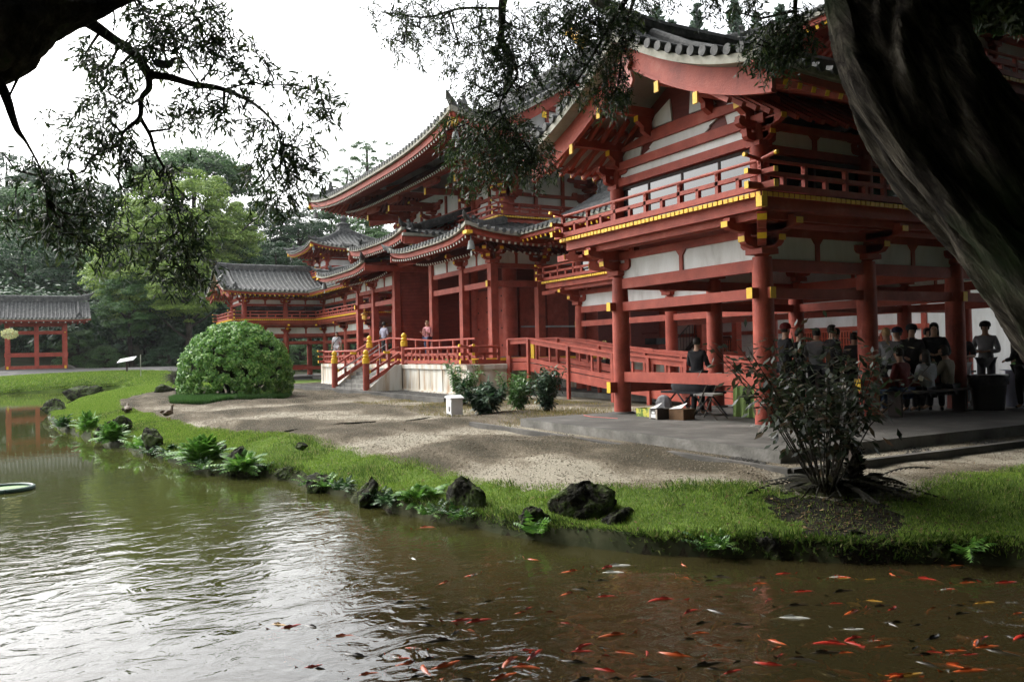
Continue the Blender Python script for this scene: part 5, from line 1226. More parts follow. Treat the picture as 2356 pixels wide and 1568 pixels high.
# floating planter ring
p = PG(14, 1120, ZW+.05); r0 = empty('floating_planter', (p.x, p.y, ZW), 'round dark floating ring filled with pale duckweed at the left edge of the pond', 'planter')
mb = MB(); mb.tube([(p.x+.36*math.cos(a*math.pi/12), p.y+.36*math.sin(a*math.pi/12), ZW+.03) for a in range(25)], .035, 8); mb.build('ring', mat('green_ring', [(.02, .05, .04), (.05, .1, .08)], .5), r0, True)
mb = MB(); mb.lathe((p.x, p.y, ZW+.012), [(.34, 0), (.34, .012), (.001, .02)], 24); mb.build('duckweed', mat('duckweed', [(.12, .22, .09), (.3, .42, .22)], .8, 30), r0)
# ================================================================ clipped bush, lawn patch, stone block
CB = G(545, 918, -.2)
bs = empty('clipped_bush', CB, 'large dome shaped clipped green bush on the gravel in front of the far wing', 'bush')
LB = leafmat('bush_leaf', (.04, .13, .02), (.15, .32, .05), (.34, .50, .15), .45, .25)
depth = (CB-CAM).dot(_f); px = depth/F; rx = 127*px; rz = 146*px
rg = np.random.default_rng(5); nc = 950; n = 76000; cv = rv(rg, nc); cv[:, 2] = np.where(cv[:, 2] < -.26, -cv[:, 2], cv[:, 2]); rad = rg.uniform(.91, 1.01, nc)
CC = cv*rad[:, None]*np.array([rx, rx, rz*.92])+np.array([0, 0, rz*.33]); k = rg.integers(0, nc, n); v = rv(rg, n)*.8+cv[k]*.9; v /= np.linalg.norm(v, axis=1, keepdims=True)
C0 = CC[k]*.93+v*(rg.uniform(.13, .27, nc)[k]*rg.uniform(.5, 1.15, n))[:, None]*np.array([1, 1, .8]); nn = v+rv(rg, n)*.55; dd = np.cross(nn, rv(rg, n))+np.array([0, 0, -.3]); s_ = rg.uniform(.06, .14, n); V, Fq = leaves(C0, dd, nn, s_, s_*.55); link('foliage', npmesh('foliage', V, Fq, [LB]), bs)
n = 3500; v = rv(rg, n); C0 = v*np.array([.5, .9, .55])+np.array([.3, .8, -.02])*0; C0 = v*np.array([.55, .55, .35])+np.array([_r.x*rx*.72, _r.y*rx*.72, rz*.12]); V, Fq = leaves(C0, np.cross(v, rv(rg, n)), v+rv(rg, n)*.5, rg.uniform(.06, .12, n), rg.uniform(.03, .06, n)); link('foliage', npmesh('foliage', V, Fq, [LB]), bs)
core = MB(); core.lathe((CB.x, CB.y, CB.z+rz*.36), [(.001, -rz*.02), (rx*.6, -rz*.01), (rx*.78, rz*.1), (rx*.72, rz*.4), (rx*.4, rz*.66), (.01, rz*.74)], 20); core.build('inner_twigs', MATS['soil'], bs)
st = MB(); rr = random.Random(3)
for k in range(16): a = rr.uniform(0, 6.28); b = CB+Vector((math.cos(a)*.55, math.sin(a)*.55, -.1)); st.tube([b, b+Vector((math.cos(a)*.15, math.sin(a)*.15, .5)), b+Vector((math.cos(a)*rx*.5, math.sin(a)*rx*.5, 1.1))], [.09, .07, .03], 6)
st.build('stem', MATS['bark'], bs)
rg2 = np.random.default_rng(9); n = 150000; a = rg2.uniform(0, 6.283, n); q = np.sqrt(rg2.uniform(0, 1, n)); X = CB.x+.1*_r.x-1.3*_f.x+(_r.x*np.cos(a)*rx*1.0+_f.x*np.sin(a)*2.2)*q; Y = CB.y+.1*_r.y-1.3*_f.y+(_r.y*np.cos(a)*rx*1.0+_f.y*np.sin(a)*2.2)*q; w_ = wob(X, Y, 1.7)*.22+wob(X, Y, 6)*.1; k = q+w_ < .95
o = link('long_grass', blades('long_grass', X[k], Y[k], hz, .08, .2, .018, leafmat('long_grass', (.03, .085, .02), (.09, .19, .045), None, .6, .3, .15), 8)); tag(o, kind='stuff')
def stone_block():
    p = G(437, 912, -.2); r0 = empty('stone_pedestal', p, 'low square stone pedestal left of the clipped bush', 'pedestal'); b = MB(); b.box(p.x-.45, p.x+.35, p.y-.3, p.y+.3, p.z-.1, p.z+.32); b.build('base', CONC, r0); MB().box(p.x-.3, p.x+.2, p.y-.2, p.y+.2, p.z+.32, p.z+.62).build('block', CONC, r0)
stone_block()
p = G(405, 916, -.2); tw = empty('bare_shrub', p, 'grey leafless twiggy shrub on a thin stem left of the clipped bush', 'shrub'); mb = MB(); mb.tube([p, p+Vector((0, 0, .7))], .025, 6); rr = random.Random(8)
for k in range(150):
    b = p+Vector((0, 0, rr.uniform(.5, .8))); v = Vector((rr.gauss(0, 1), rr.gauss(0, 1), rr.gauss(.6, .7))).normalized(); mb.tube([b, b+v*.25+Vector((0, 0, .1)), b+v*rr.uniform(.4, .62)], [.012, .008, .003], 4, cap=False)
mb.tube([p, p+Vector((.2, 0, .01))], .015, 5); mb.build('twigs', mat('grey_twig', [(.06, .055, .05), (.14, .13, .12)], .9), tw)
# ================================================================ shrubs, box and cable near the ramp
SL = leafmat('shrub_leaf', (.03, .09, .02), (.09, .20, .04), (.28, .38, .2), .4, .25); SLD = leafmat('shrub_leaf_dark', (.01, .035, .015), (.04, .09, .035), (.22, .28, .2), .35, .2)
for i, (x, y, h, w, mt, lb) in enumerate(((1065, 930, 1.2, 1.25, SL, 'leafy green shrub directly behind the white utility box'), (1118, 950, .75, 1.25, SLD, 'low broad leaved shrub right of the white utility box'), (1195, 940, 1.0, 1.3, SL, 'loose light green shrub third from the utility box'), (1258, 945, 1.05, 1.1, SLD, 'dark glossy shrub nearest the ramp post'))):
    p = G(x, y, -.1); leafy_shrub('shrub', p, h, w, 20+i, mt, lb, nst=22, per=90, ll=.13 if i != 1 else .2, lw=.33)
a = PG(1027, 953, -.12); b = PG(1073, 958, -.12); d = (b-a); wdt = d.length*.8; d.normalize(); d = (d+Vector((-d.y, d.x, 0))*-.35).normalized(); dn = Vector((-d.y, d.x, 0))
ub = empty('utility_box', (a+b)/2+dn*.2, 'small white metal utility box with sloped lid standing on the gravel', 'utility box'); WM = mat('white_metal', [(.55, .55, .55), (.68, .68, .68)], .45, 3)
def obox(mb, o, dx, dy, x0, x1, y0, y1, z0, z1): return mb.add([o+dx*x+dy*y+Vector((0, 0, z)) for z in (z0, z1) for y in (y0, y1) for x in (x0, x1)], [(0,2,3,1),(4,5,7,6),(0,1,5,4),(2,6,7,3),(0,4,6,2),(1,3,7,5)])
o_ = a; obox(MB(), o_, d, dn, 0, wdt, 0, .26, .04, .40).build('body', WM, ub)
mb = MB(); mb.prism([(-.03, .40), (wdt+.03, .40), (wdt+.03, .43), (wdt/2, .48), (-.03, .43)], o_-dn*.03, d, (0, 0, 1), dn, .32); mb.build('lid', WM, ub)
obox(MB(), o_, d, dn, wdt*.42, wdt*.97, -.012, 0, .07, .34).build('door', WM, ub); obox(MB(), o_, d, dn, wdt*.6, wdt*.82, -.02, -.013, .11, .22).build('vent', BLACK, ub)
mb = MB()
for t in (.02, wdt-.07): obox(mb, o_, d, dn, t, t+.05, 0, .05, -.1, .04)
mb.build('feet', WM, ub)
mb = MB(); mb.tube([G(655, 992), G(720, 983), G(790, 975), G(865, 970)], [.02, .035, .035, .02], 6); tag(mb.build('branch_edging', MATS['bark'], None), 'long dark bent branch lying across the gravel', 'branch')
mb = MB(); mb.tube([G(935, 968), G(980, 962), G(1025, 955)], [.018, .025, .018], 6); tag(mb.build('branch_edging', MATS['bark'], None), 'short dark stick lying left of the white utility box', 'branch')
OR = mat('orange_cord', [(.45, .07, .05), (.5, .1, .07)], .5)
mb = MB(); mb.tube([(-4.0, -1.0, .012), (-3.6, -1.1, .012), (-2.9, -.95, .012)], .006, 6); tag(mb.build('extension_cord', OR, None), 'orange extension cord on the concrete floor', 'cord')
# ================================================================ birds
BR = mat('brown_feather', [(.05, .035, .02), (.14, .10, .06)], .7, 14); GY = mat('grey_feather', [(.04, .04, .042), (.09, .085, .085)], .7, 14)
p = G(293, 950, -.2); bird('duck', p, 3.0, 1.5, BR, 'brown duck lying low on the grassy spit', 'sit'); p = G(388, 967, -.2); bird('duck', p, 2.4, 1.15, BR, 'brown duck standing upright on the lawn edge', 'stand')
# ================================================================ gazebo across the pond
def gazebo():
    c = P(85, 848, 62.5); c.z = .80; rd = (c-CAM); rd.z = 0; rd.normalize(); root = empty('pavilion', c, 'open red post pavilion with grey tiled roof on the far bank', 'pavilion')
    ey = rd; ex = Vector((rd.y, -rd.x, 0)); MB.TF = lambda p: c+ex*p[0]+ey*p[1]+Vector((0, 0, p[2]))
    w = 1.9; MB().box(-w-1.2, w+1.3, -1.4, 3.4, -.35, -.02).build('base', CONCD, root)
    for x in (-w, 0, w):
        for y in (0, 2.4):
            if x == 0 and y: continue
            o = MB().box(x-.15, x+.15, y-.15, y+.15, 0, 3.45).build('post', RED, root)
            if x: MB().box(x-.07, x+.07, y-.165, y-.151, .0, .22).build('post_cap', YEL, o); MB().box(x-.04, x+.04, y-.165, y-.151, 2.72, 2.8).build('post_cap', YEL, o)
    for y in (0, 2.4):
        for z0, z1 in ((0, .24), (.92, 1.22), (2.66, 2.86), (3.28, 3.45)): MB().box(-w-.2 if z0 > .5 and z0 < 1 else -w, w+.2 if .5 < z0 < 1 else w, y-.1, y+.1, z0, z1).build('beam', RED, root)
    for s in (-1, 1):
        MB().prism([(0, 0), (s*.75, 0), (s*.6, .12), (s*.15, .34), (0, .34)], (s*w, .05, -.02), (1, 0, 0), (0, 0, 1), (0, 1, 0), .1).build('foot_brace', CONC, root)
    HW = 2.35; ymid = 1.2; z0 = 3.75; H = 1.42; XL = 3.65; pf = profile(z0, H, HW, XL, .10, .7, 5); rf, un, tl, cr, fa, ra, tp = [MB() for _ in range(7)]
    for sg in (-1, 1):
        s_ = Side((0, ymid+sg*HW), (1, 0), (0, -sg), XL, HW, pf, lambda d: XL); s_.surf(rf, 14, 8, 0); s_.surf(un, 14, 4, -.12, .02); s_.rows(tl, .26, .065, .05); s_.edge(cr, -.09, 0, -.02, t=.1); s_.edge(fa, -.2, -.091, .06, t=.06); s_.rafters(ra, tp, .48, .09, .1, .1, 1.8, -.26)
    ro = rf.build('roof', TILE, root, True); un.build('soffit', RED, ro); tl.build('tile_rows', TILE, ro, True); cr.build('eave_board', CREAM, ro); fa.build('fascia', RED, ro); ra.build('rafters', RED, ro); tp.build('rafter_tips', MATS['pale_tip'], ro)
    rg = MB(); ridge(rg, [(-XL-.02, ymid, z0+H+.16), (-XL+.9, ymid, z0+H), (XL-.9, ymid, z0+H), (XL+.02, ymid, z0+H+.16)], .26, .36); flick(rg, (XL-.1, ymid, z0+H+.5), (1, 0, 0), .9); flick(rg, (-XL+.1, ymid, z0+H+.5), (-1, 0, 0), .9)
    for s in (-1, 1): ridge(rg, [(s*(XL-.8), ymid-t, pf(0, HW-t)+.02) for t in (.2, 1.2, 2.0)], .2, .13); oni(rg, (s*(XL-.8), ymid-2.0, pf(0, .35)+.14), (0, -1, 0), .3)
    rg.build('roof_ridge', TILE, ro, True); MB.TF = None
gazebo()
# interpretive sign and stake on the far bank
p = P(292, 850, 60); p.z = height(p.x, p.y); sg = empty('info_sign', p, 'slanted white information board on a dark post across the pond', 'sign')
MB().box(p.x-.06, p.x+.06, p.y-.06, p.y+.06, p.z, p.z+.85).build('post', DARKW, sg); ex = Vector((_r.x, _r.y, 0)).normalized(); ey = Vector((_f.x, _f.y, 0)).normalized()
MB().add([p+ex*a+ey*b*.25+Vector((0, 0, z+b*.12+a*.16)) for z in (.85, .9) for b in (-1, 1) for a in (-.6, .6)], [(0,2,3,1),(4,5,7,6),(0,1,5,4),(2,6,7,3),(0,4,6,2),(1,3,7,5)]).build('board', WM, sg)
p = P(324, 868, 58); p.z = height(p.x, p.y); mb = MB(); mb.tube([p, p+Vector((0, 0, 1.3)), p+Vector((.05, 0, 1.5))], .035, 6); tag(mb.build('stake', mat('pale_wood', [(.3, .3, .24), (.4, .4, .33)], .8), None), 'thin pale stake in the far lawn', 'stake')
# ================================================================ fish
def koi_mesh(nm, m, bend=0):
    V = []; Fq = []; n = 10; pr = [(-.42, .012, .02), (-.34, .03, .035), (-.2, .055, .065), (0, .075, .09), (.2, .078, .085), (.34, .062, .068), (.44, .04, .045), (.49, .015, .018)]
    for x, ry, rz in pr:
        for k in range(n): a = 6.283*k/n; V.append((x, math.cos(a)*ry+bend*(x-.1)**2, math.sin(a)*rz))
    for i in range(len(pr)-1):
        for k in range(n): Fq.append((i*n+k, i*n+(k+1) % n, (i+1)*n+(k+1) % n, (i+1)*n+k))
    def q(*p):
        b = len(V); V.extend([(x, y+bend*(x-.1)**2, z) for x, y, z in p]); Fq.append((b, b+1, b+2, b+3))
    q((-.40, 0, .012), (-.62, .02, .11), (-.56, .04, 0), (-.40, 0, -.012)); q((-.40, 0, 0), (-.56, .04, 0), (-.62, .03, -.10), (-.40, 0, -.02))
    q((.12, 0, .085), (.02, 0, .13), (-.14, 0, .10), (-.16, 0, .06))
    for s in (-1, 1): q((.26, s*.06, -.03), (.22, s*.17, -.05), (.12, s*.18, -.05), (.18, s*.06, -.03)); q((-.1, s*.045, -.05), (-.16, s*.11, -.06), (-.22, s*.10, -.06), (-.17, s*.04, -.05))
    return npmesh(nm, V, Fq, [m], True)
def fishmat(n, cols, pos=None): return mat('koi_'+n, cols, .3, 7, 3, pos=pos, spec=.6)
KM = {'orange': fishmat('orange', [(.45, .06, .012), (.66, .14, .03)]), 'red': fishmat('red', [(.38, .025, .015), (.6, .05, .03)]), 'white': fishmat('white', [(.55, .56, .5), (.75, .76, .7)]),
      'dark': fishmat('dark', [(.012, .010, .006), (.04, .03, .015)]), 'gold': fishmat('gold', [(.45, .22, .03), (.62, .36, .07)]), 'mixed': fishmat('mixed', [(.7, .68, .6), (.75, .10, .03)], [.48, .52])}
KME = {(k, b): koi_mesh('koi', v, b) for k, v in KM.items() for b in (-.5, 0, .5)}
FISH = [(1432,1500,75,'orange',-.25,'largest bright red orange koi, just below the middle of the open brown water'),(1490,1503,44,'red',.9,'red koi turned uphill beside the largest orange koi'),(1210,1494,55,'red',0,'red koi among ripples left of the largest orange koi'),
 (1820,1420,110,'white',-.12,'big white koi in the middle of the dark water'),(1960,1447,75,'white',0,'faint white koi right of the big white koi'),(1415,1301,95,'white',.08,'long pale koi near the bank, upper of two pale ones'),(1405,1315,80,'white',-.05,'pale koi just below the long pale one near the bank'),
 (950,1284,34,'white',-.6,'small white koi near the reflections at the left'),(2260,1386,80,'gold',.1,'pale gold koi at the right side of the pond'),(1222,1286,45,'orange',-.3,'orange koi alone near the bank below the rocks'),(978,1212,55,'orange',.05,'faint orange koi right under the bank below the vivid fern'),
 (2196,1300,50,'orange',0,'orange koi close to the dark bank at the far right'),(1570,1298,24,'orange',-.8,'small orange koi right of the two pale koi'),(1845,1360,70,'red',.05,'slim red koi above the big white koi'),(1745,1341,50,'orange',0,'orange koi near the bank left of the slim red one'),
 (1765,1380,40,'red',.5,'dark red koi angled upward above the white koi'),(1920,1387,50,'red',0,'red koi straight above the faint white koi'),(1940,1330,40,'gold',0,'gold tinted koi under the bank, left of its neighbour'),(2000,1332,45,'gold',.1,'gold tinted koi under the bank, right of its neighbour'),(2050,1320,24,'orange',-.9,'short orange koi facing the bank'),
 (1940,1500,60,'orange',0,'orange koi in the lower right group with a pale back'),(2030,1487,70,'orange',.15,'long orange koi at the top of the lower right group'),(2265,1487,95,'orange',.1,'large orange koi at the right edge of the pond group'),(2230,1505,60,'red',.1,'red koi under the large orange one at right'),(2340,1410,50,'orange',.2,'orange koi cut by the right edge of the picture'),
 (2060,1553,100,'orange',-.05,'big orange koi at the very bottom right'),(1680,1545,80,'red',.3,'dark red koi at the bottom of the picture'),(1785,1490,50,'orange',.4,'orange koi angled upward at the centre right')]
rr = random.Random(21); kinds = ['orange']*5+['red']*5+['dark']*9+['gold']+['mixed']
LBL = {'orange': 'plain orange koi among the crowd in the brown water', 'red': 'deep red koi among the crowd in the brown water', 'dark': 'dark brown carp hardly visible in the brown water', 'gold': 'dull gold koi among the crowd', 'mixed': 'white and red patched koi among the crowd'}
extra = []
while len(extra) < 255:
    x = rr.uniform(620, 2420); y = 1280+290*rr.random()**.6
    if x < 900 and rr.random() < .6: continue
    if y < 1290+max(0, (1400-x))*.0: continue
    extra.append((x, y, None, rr.choice(kinds), rr.gauss(0, .35), None))
def place_fish(x, y, L, kd, tilt, lb):
    dz = 0
    p = PG(x, y, ZW); Z = (p-CAM).dot(_f); ln = (L*Z/F if L else rr.uniform(.16, .31)); ln = min(max(ln, .15), .62)
    if not lb and not inpoly(np.array([p.x]), np.array([p.y]), shore)[0]: return
    ang = math.atan2(_r.y, _r.x)+tilt*1.6+(math.pi if rr.random() < .4 and not lb else 0)
    if lb and x in (1820, 2260, 1415): ang += 0
    o = link('koi', KME[(kd, rr.choice((-.5, 0, .5)))], None, (p.x, p.y, ZW-ln*(.055 if lb else rr.choice((.045, .055, .07, .09, .13, .22, .35))))); o.rotation_euler = (0, 0, ang); o.scale = (ln, ln, ln)
    tag(o, lb or LBL[kd], 'koi', 'koi crowding the pond' if lb else {'orange': 'plain orange koi', 'red': 'deep red koi', 'dark': 'dark brown carp', 'gold': 'dull gold koi', 'mixed': 'patched koi'}[kd])
for f in FISH: place_fish(*f)
for f in extra: place_fish(*f)
# ================================================================ things under and around the near wing
def folding_chair(loc, rz):
    r0 = empty('folding_chair', loc, 'metal folding chair with pale seat under the near wing beside the green cloth', 'chair'); T = Matrix.Rotation(rz, 3, 'Z'); o = Vector(loc); MB.TF = lambda p: o+T@Vector(p)
    mt = mat('chair_metal', [(.05, .045, .035), (.1, .09, .07)], .4, metal=.5); pd = mat('chair_pad', [(.4, .38, .36), (.55, .52, .5)], .7)
    for y in (-.21, .21):
        m = MB(); m.tube([(-.22, y, 0), (.18, y, .86)], .012, 8); m.build('leg', mt, r0); m = MB(); m.tube([(.28, y, 0), (-.17, y, .46)], .012, 8); m.build('leg', mt, r0)
    m = MB(); m.tube([(-.16, -.21, .14), (-.16, .21, .14)], .01, 6); m.tube([(.22, -.21, .08), (.22, .21, .08)], .01, 6); m.build('crossbar', mt, r0)
    m = MB(); m.box(-.2, .2, -.2, .2, .44, .475); m.build('seat', pd, r0); m = MB(); m.add([(.10, -.2, .64), (.10, .2, .64), (.175, .2, .86), (.175, -.2, .86), (.12, -.2, .635), (.12, .2, .635), (.195, .2, .855), (.195, -.2, .855)], [(0,1,2,3),(7,6,5,4),(0,4,5,1),(1,5,6,2),(2,6,7,3),(3,7,4,0)]); m.build('backrest', pd, r0); MB.TF = None
folding_chair((-1.75, .32, 0), .35)
GC = mat('green_cloth', [(.09, .15, .04), (.17, .24, .07)], .85, 5, 3, .3, 8, stretch=(6, 6, .4))
t = empty('draped_table', (-.95, 1.3, 0), 'table draped to the floor with a light green cloth behind the near corner column', 'table')
m = MB(); pts = [(-1.75, .85), (-.55, 1.1)]; n = 26; vs = []
for i in range(n+1):
    q = i/n; x, y = lerp(-1.75, -.75, q), lerp(.95, .98, q)+.03*math.sin(q*42)+.015*math.sin(q*97)
    vs += [(x, y-.02, .01), (x, lerp(.95, .98, q), .72), (x, y+.62, .72), (x, y+.66, .01)]
m.add(vs, [(i*4+k, i*4+k+1, i*4+5+k, i*4+4+k) for i in range(n) for k in range(3)]); m.build('cloth', GC, t, True)
BK = mat('black_cloth', [(.01, .01, .012), (.025, .025, .03)], .8, 6)
t = empty('folding_table', (-3.0, .9, 0), 'dark folding table with crossed legs beside the left front column of the near wing', 'table'); m = MB(); m.box(-3.5, -2.2, .6, 1.2, .42, .46); m.build('top', BK, t)
for x in (-3.4, -2.9, -2.35): m = MB(); m.tube([(x-.2, .65, .0), (x+.25, .7, .42)], .018, 6); m.tube([(x+.25, 1.1, .0), (x-.2, 1.1, .42)], .018, 6); m.build('leg', BLACK, t)
m = MB(); m.lathe((-2.85, .9, .46), [(.5, 0), (.55, .1), (.45, .28), (.2, .34), (.01, .35)], 12, (1.1, .5)); tag(m.build('black_bag', BK, None, True), 'slumped black bag on the dark folding table', 'bag')
def crate(nm, x, y, w, d, h, m, label, cat, lid=None, rz=0):
    o = Vector((x, y, 0)); r0 = empty(nm, o, label, cat); T = Matrix.Rotation(rz, 3, 'Z'); MB.TF = lambda p: o+T@Vector(p); b = MB(); e = .015
    for a in ((-w, w, -d, d, 0, e), (-w, w, -d, -d+e, e, h), (-w, w, d-e, d, e, h), (-w, -w+e, -d+e, d-e, e, h), (w-e, w, -d+e, d-e, e, h)): b.box(*[v/2 if i < 4 else v for i, v in enumerate(a)])
    b.build('walls', m, r0)
    if lid == 'flap': MB().add([(-w/2, -d/2, h), (w*.35, -d/2, h+.02), (w*.5, -d*.1, h+.12), (-w*.2, -d*.1, h+.03)], [(0, 1, 2, 3)]).build('flap', mat('white_card', [(.6, .6, .58), (.75, .75, .72)], .8), r0)
    if lid == 'label': MB().box(-w*.16, w*.16, -d/2-.006, -d/2-.001, h*.1, h*.5).build('label', MATS['white_card'], r0); MB().lathe((0, 0, 0), [(.0, 0)]) ; 
    MB.TF = None; return r0
GYC = mat('green_yellow_card', [(.10, .16, .03), (.16, .24, .05), (.55, .5, .08)], .7, 9, 2, pos=[.4, .5, .6]); BRC = mat('brown_card', [(.09, .05, .025), (.16, .09, .045)], .85, 5); mat('white_card', [(.6, .6, .58), (.75, .75, .72)], .8)
crate('produce_box', -3.0, -.12, .42, .28, .16, GYC, 'low green and yellow box on the slab right of the left front column', 'box', rz=.1)
c_ = crate('carton', -2.35, -.35, .26, .3, .2, mat('black_card', [(.03, .028, .025), (.07, .06, .05)], .6, 4), 'black and white carton with a raised flap on the slab edge', 'box', 'flap', rz=-.1); 
m = MB(); m.box(-2.44, -2.28, -.515, -.508, .03, .10); m.box(-2.405, -2.315, -.516, -.509, .11, .15); m.build('white_print', MATS['white_card'], c_)
m = MB(); m.box(-2.475, -2.43, -.52, -.513, .01, .19); m.box(-2.27, -2.225, -.53, -.515, .01, .19); m.build('side_panels', mat('tan_card', [(.25, .22, .17), (.35, .31, .25)], .8), c_)
crate('carton', -2.0, -.12, .34, .34, .2, BRC, 'open brown cardboard carton next to the folding chair', 'box', 'flap', rz=.2)
m = MB(); rr2 = random.Random(4); m.lathe((-3.35, .55, 0), [(.17, 0), (.2, .1), (.19, .25), (.13, .34), (.05, .38)], 9, (1, .8)); tag(m.build('plastic_bag', mat('grey_plastic', [(.25, .25, .26), (.4, .4, .41)], .35, 6, 5, .6, 12), None, False), 'grey translucent plastic bag beside the green and yellow box', 'bag')
m = MB(); m.box(-3.9, -3.1, 1.5, 1.62, .28, .36); m.box(-3.9, -3.78, 1.5, 1.62, 0, .28); m.box(-3.22, -3.1, 1.5, 1.62, 0, .28); tag(m.build('low_bench', RED, None), 'low red bench frame behind the plastic bag', 'bench')
# waste bin with liner
p = onb = PG(2275, 942, 0); wb = empty('waste_bin', p, 'large black waste bin with liner standing by the rear column', 'bin'); m = MB(); m.lathe(tuple(p), [(.27, 0), (.34, .68)], 20); m.build('body', BLACK, wb, True)
m = MB(); m.lathe((p.x, p.y, .66), [(.36, -.16), (.355, -.05), (.37, 0), (.36, .03), (.30, .02), (.29, -.1)], 24); m.build('liner', mat('liner', [(.01, .01, .012), (.03, .03, .035)], .25, 9, 5, .7, 14), wb, True)
wc = mat('white_cloth', [(.42, .45, .62), (.6, .63, .8)], .85, 4, 3, .3, 9, stretch=(5, 5, .4))
t = empty('draped_table', (p.x+.75, p.y+1.2, 0), 'table with a pale bluish white cloth at the right edge behind the bin', 'table'); vs = []; n = 24; m = MB()
for i in range(n+1): q = i/n; x = p.x-.1+q*1.9; y = p.y+.75+q*.7; s = .03*math.sin(q*38); vs += [(x+s, y-s, .02), (x, y, .74), (x-.5, y+.6, .74)]
m.add(vs, [(i*3+k, i*3+k+1, i*3+4+k, i*3+3+k) for i in range(n) for k in range(2)]); m.build('cloth', wc, t, True)
FO = mat('foam_white', [(.42, .42, .4), (.55, .55, .52)], .7)
def foam(x, y, z, label):
    m = MB(); m.prism([(-.13, 0), (.13, 0), (.16, .07), (.15, .075), (.16, .08), (.13, .14), (-.13, .14), (-.16, .08), (-.15, .075), (-.16, .07)], (x, y-.12, z), (1, 0, 0), (0, 0, 1), (0, 1, 0), .24); tag(m.build('takeout_box', FO, None), label, 'box')
t = empty('wooden_table', (-.8, 4.0, 0), 'long dark wooden table where people gather under the near wing', 'table'); MB().box(-1.6, -.35, 2.9, 6.4, .70, .74).build('top', DARKW, t)
for x, y in ((-1.5, 3), (-.45, 3), (-1.5, 6.3), (-.45, 6.3)): MB().box(x-.04, x+.04, y-.04, y+.04, 0, .70).build('leg', DARKW, t)
foam(-.55, 3.4, .742, 'foam takeout box at the bottom of the pair on the dark wooden table'); foam(-.57, 3.42, .884, 'foam takeout box on top of the pair on the dark wooden table')
foam(.0, 3.45, .712, 'foam takeout box resting on the red side beam')
# yellow caution sign, notice, cart, stair behind
YS = mat('caution_yellow', [(.45, .36, .08), (.6, .5, .12)], .5)
p = Vector((-13.6, 6.3, 0)); zf_ = .0; sg = empty('caution_sign', p, 'folding yellow caution sign standing beyond the ramp', 'sign')
for s in (-1, 1): MB().prism([(-.16, 0), (-.08, 0), (-.06, .1), (.06, .1), (.08, 0), (.16, 0), (.12, .62), (.04, .66), (.04, .58), (-.04, .58), (-.04, .66), (-.12, .62)], (p.x, p.y+s*.12, 1.0), (1, 0, 0), (0, -s*.18, 1), (0, 1, 0), .02).build('panel', YS, sg)
MB().box(-14.1, -13.1, 6.0, 6.6, 0, .99).build('stand', DARKW, sg)
p = ony = None
q = CAM+ray(1287, 765)*((8-CAM.y)/ray(1287, 765).y); sg = empty('notice_sign', (q.x, q.y, 0), 'small white paper notice on a post at the dark corridor entrance', 'sign'); MB().box(q.x-.03, q.x+.03, q.y-.03, q.y+.03, 0, q.z-.2).build('post', STEEL, sg)
MB().add([(q.x-.16, q.y-.05, q.z-.24), (q.x+.16, q.y-.05, q.z-.16), (q.x+.16, q.y, q.z+.22), (q.x-.16, q.y, q.z+.14)], [(0, 1, 2, 3)]).build('sheet', MATS['white_card'], sg)
# building behind: white walls, red frame, lattice
def outb():
    Y = 17.0; dx = lambda px: (CAM+ray(px, 770)*((Y-CAM.y)/ray(px, 770).y)).x
    xl, xr = dx(1440), dx(2136); root = empty('outbuilding', ((xl+xr)/2, Y, 0), 'long white walled building with red frame and lattice windows seen through the near wing', 'building')
    MB().box(xl, xr, Y, Y+5, -.3, 3.6).build('wall', WHT, root); MB().box(xl-.5, xr+.5, Y-.6, Y+5.6, 3.6, 3.8).build('roof', TILE, root)
    MB().box(xl, xr+.06, Y-.06, Y, 1.86, 2.03).build('beam', RED, root)
    for px in (1700, 2129): x = dx(px); MB().box(x-.09, x+.09, Y-.1, Y-.001, -.3, 3.6).build('post', RED, root)
    for a, b, arch in ((1808, 1962, 0), (2022, 2052, 1), (1750, 1772, 1), (1655, 1690, 1)):
        x0, x1 = dx(a), dx(b); z0, z1 = .55, 1.84; w = MB(); back = MB().box(x0, x1, Y-.03, Y-.001, z0, z1)
        o = MB().prism([(x0, z0), (x1, z0), (x1, z1-.25*arch), ((x0+x1)/2+.2*(x1-x0), z1), ((x0+x1)/2-.2*(x1-x0), z1), (x0, z1-.25*arch)] if arch else [(x0, z0), (x1, z0), (x1, z1), (x0, z1)], (0, Y-.03, 0), (1, 0, 0), (0, 0, 1), (0, 1, 0), .02).build('window', REDW, root)
        n = max(3, int((x1-x0)/.13))
        for i in range(n+1): x = lerp(x0, x1, i/n); w.box(x-.018, x+.018, Y-.07, Y-.035, z0, z1-.2*arch)
        for i in range(6): z = lerp(z0, z1-.15*arch, i/5); w.box(x0, x1, Y-.068, Y-.036, z-.015, z+.015)
        w.build('lattice', mat('lattice_red', [(.35, .06, .03), (.5, .12, .06)], .6), o)
outb()
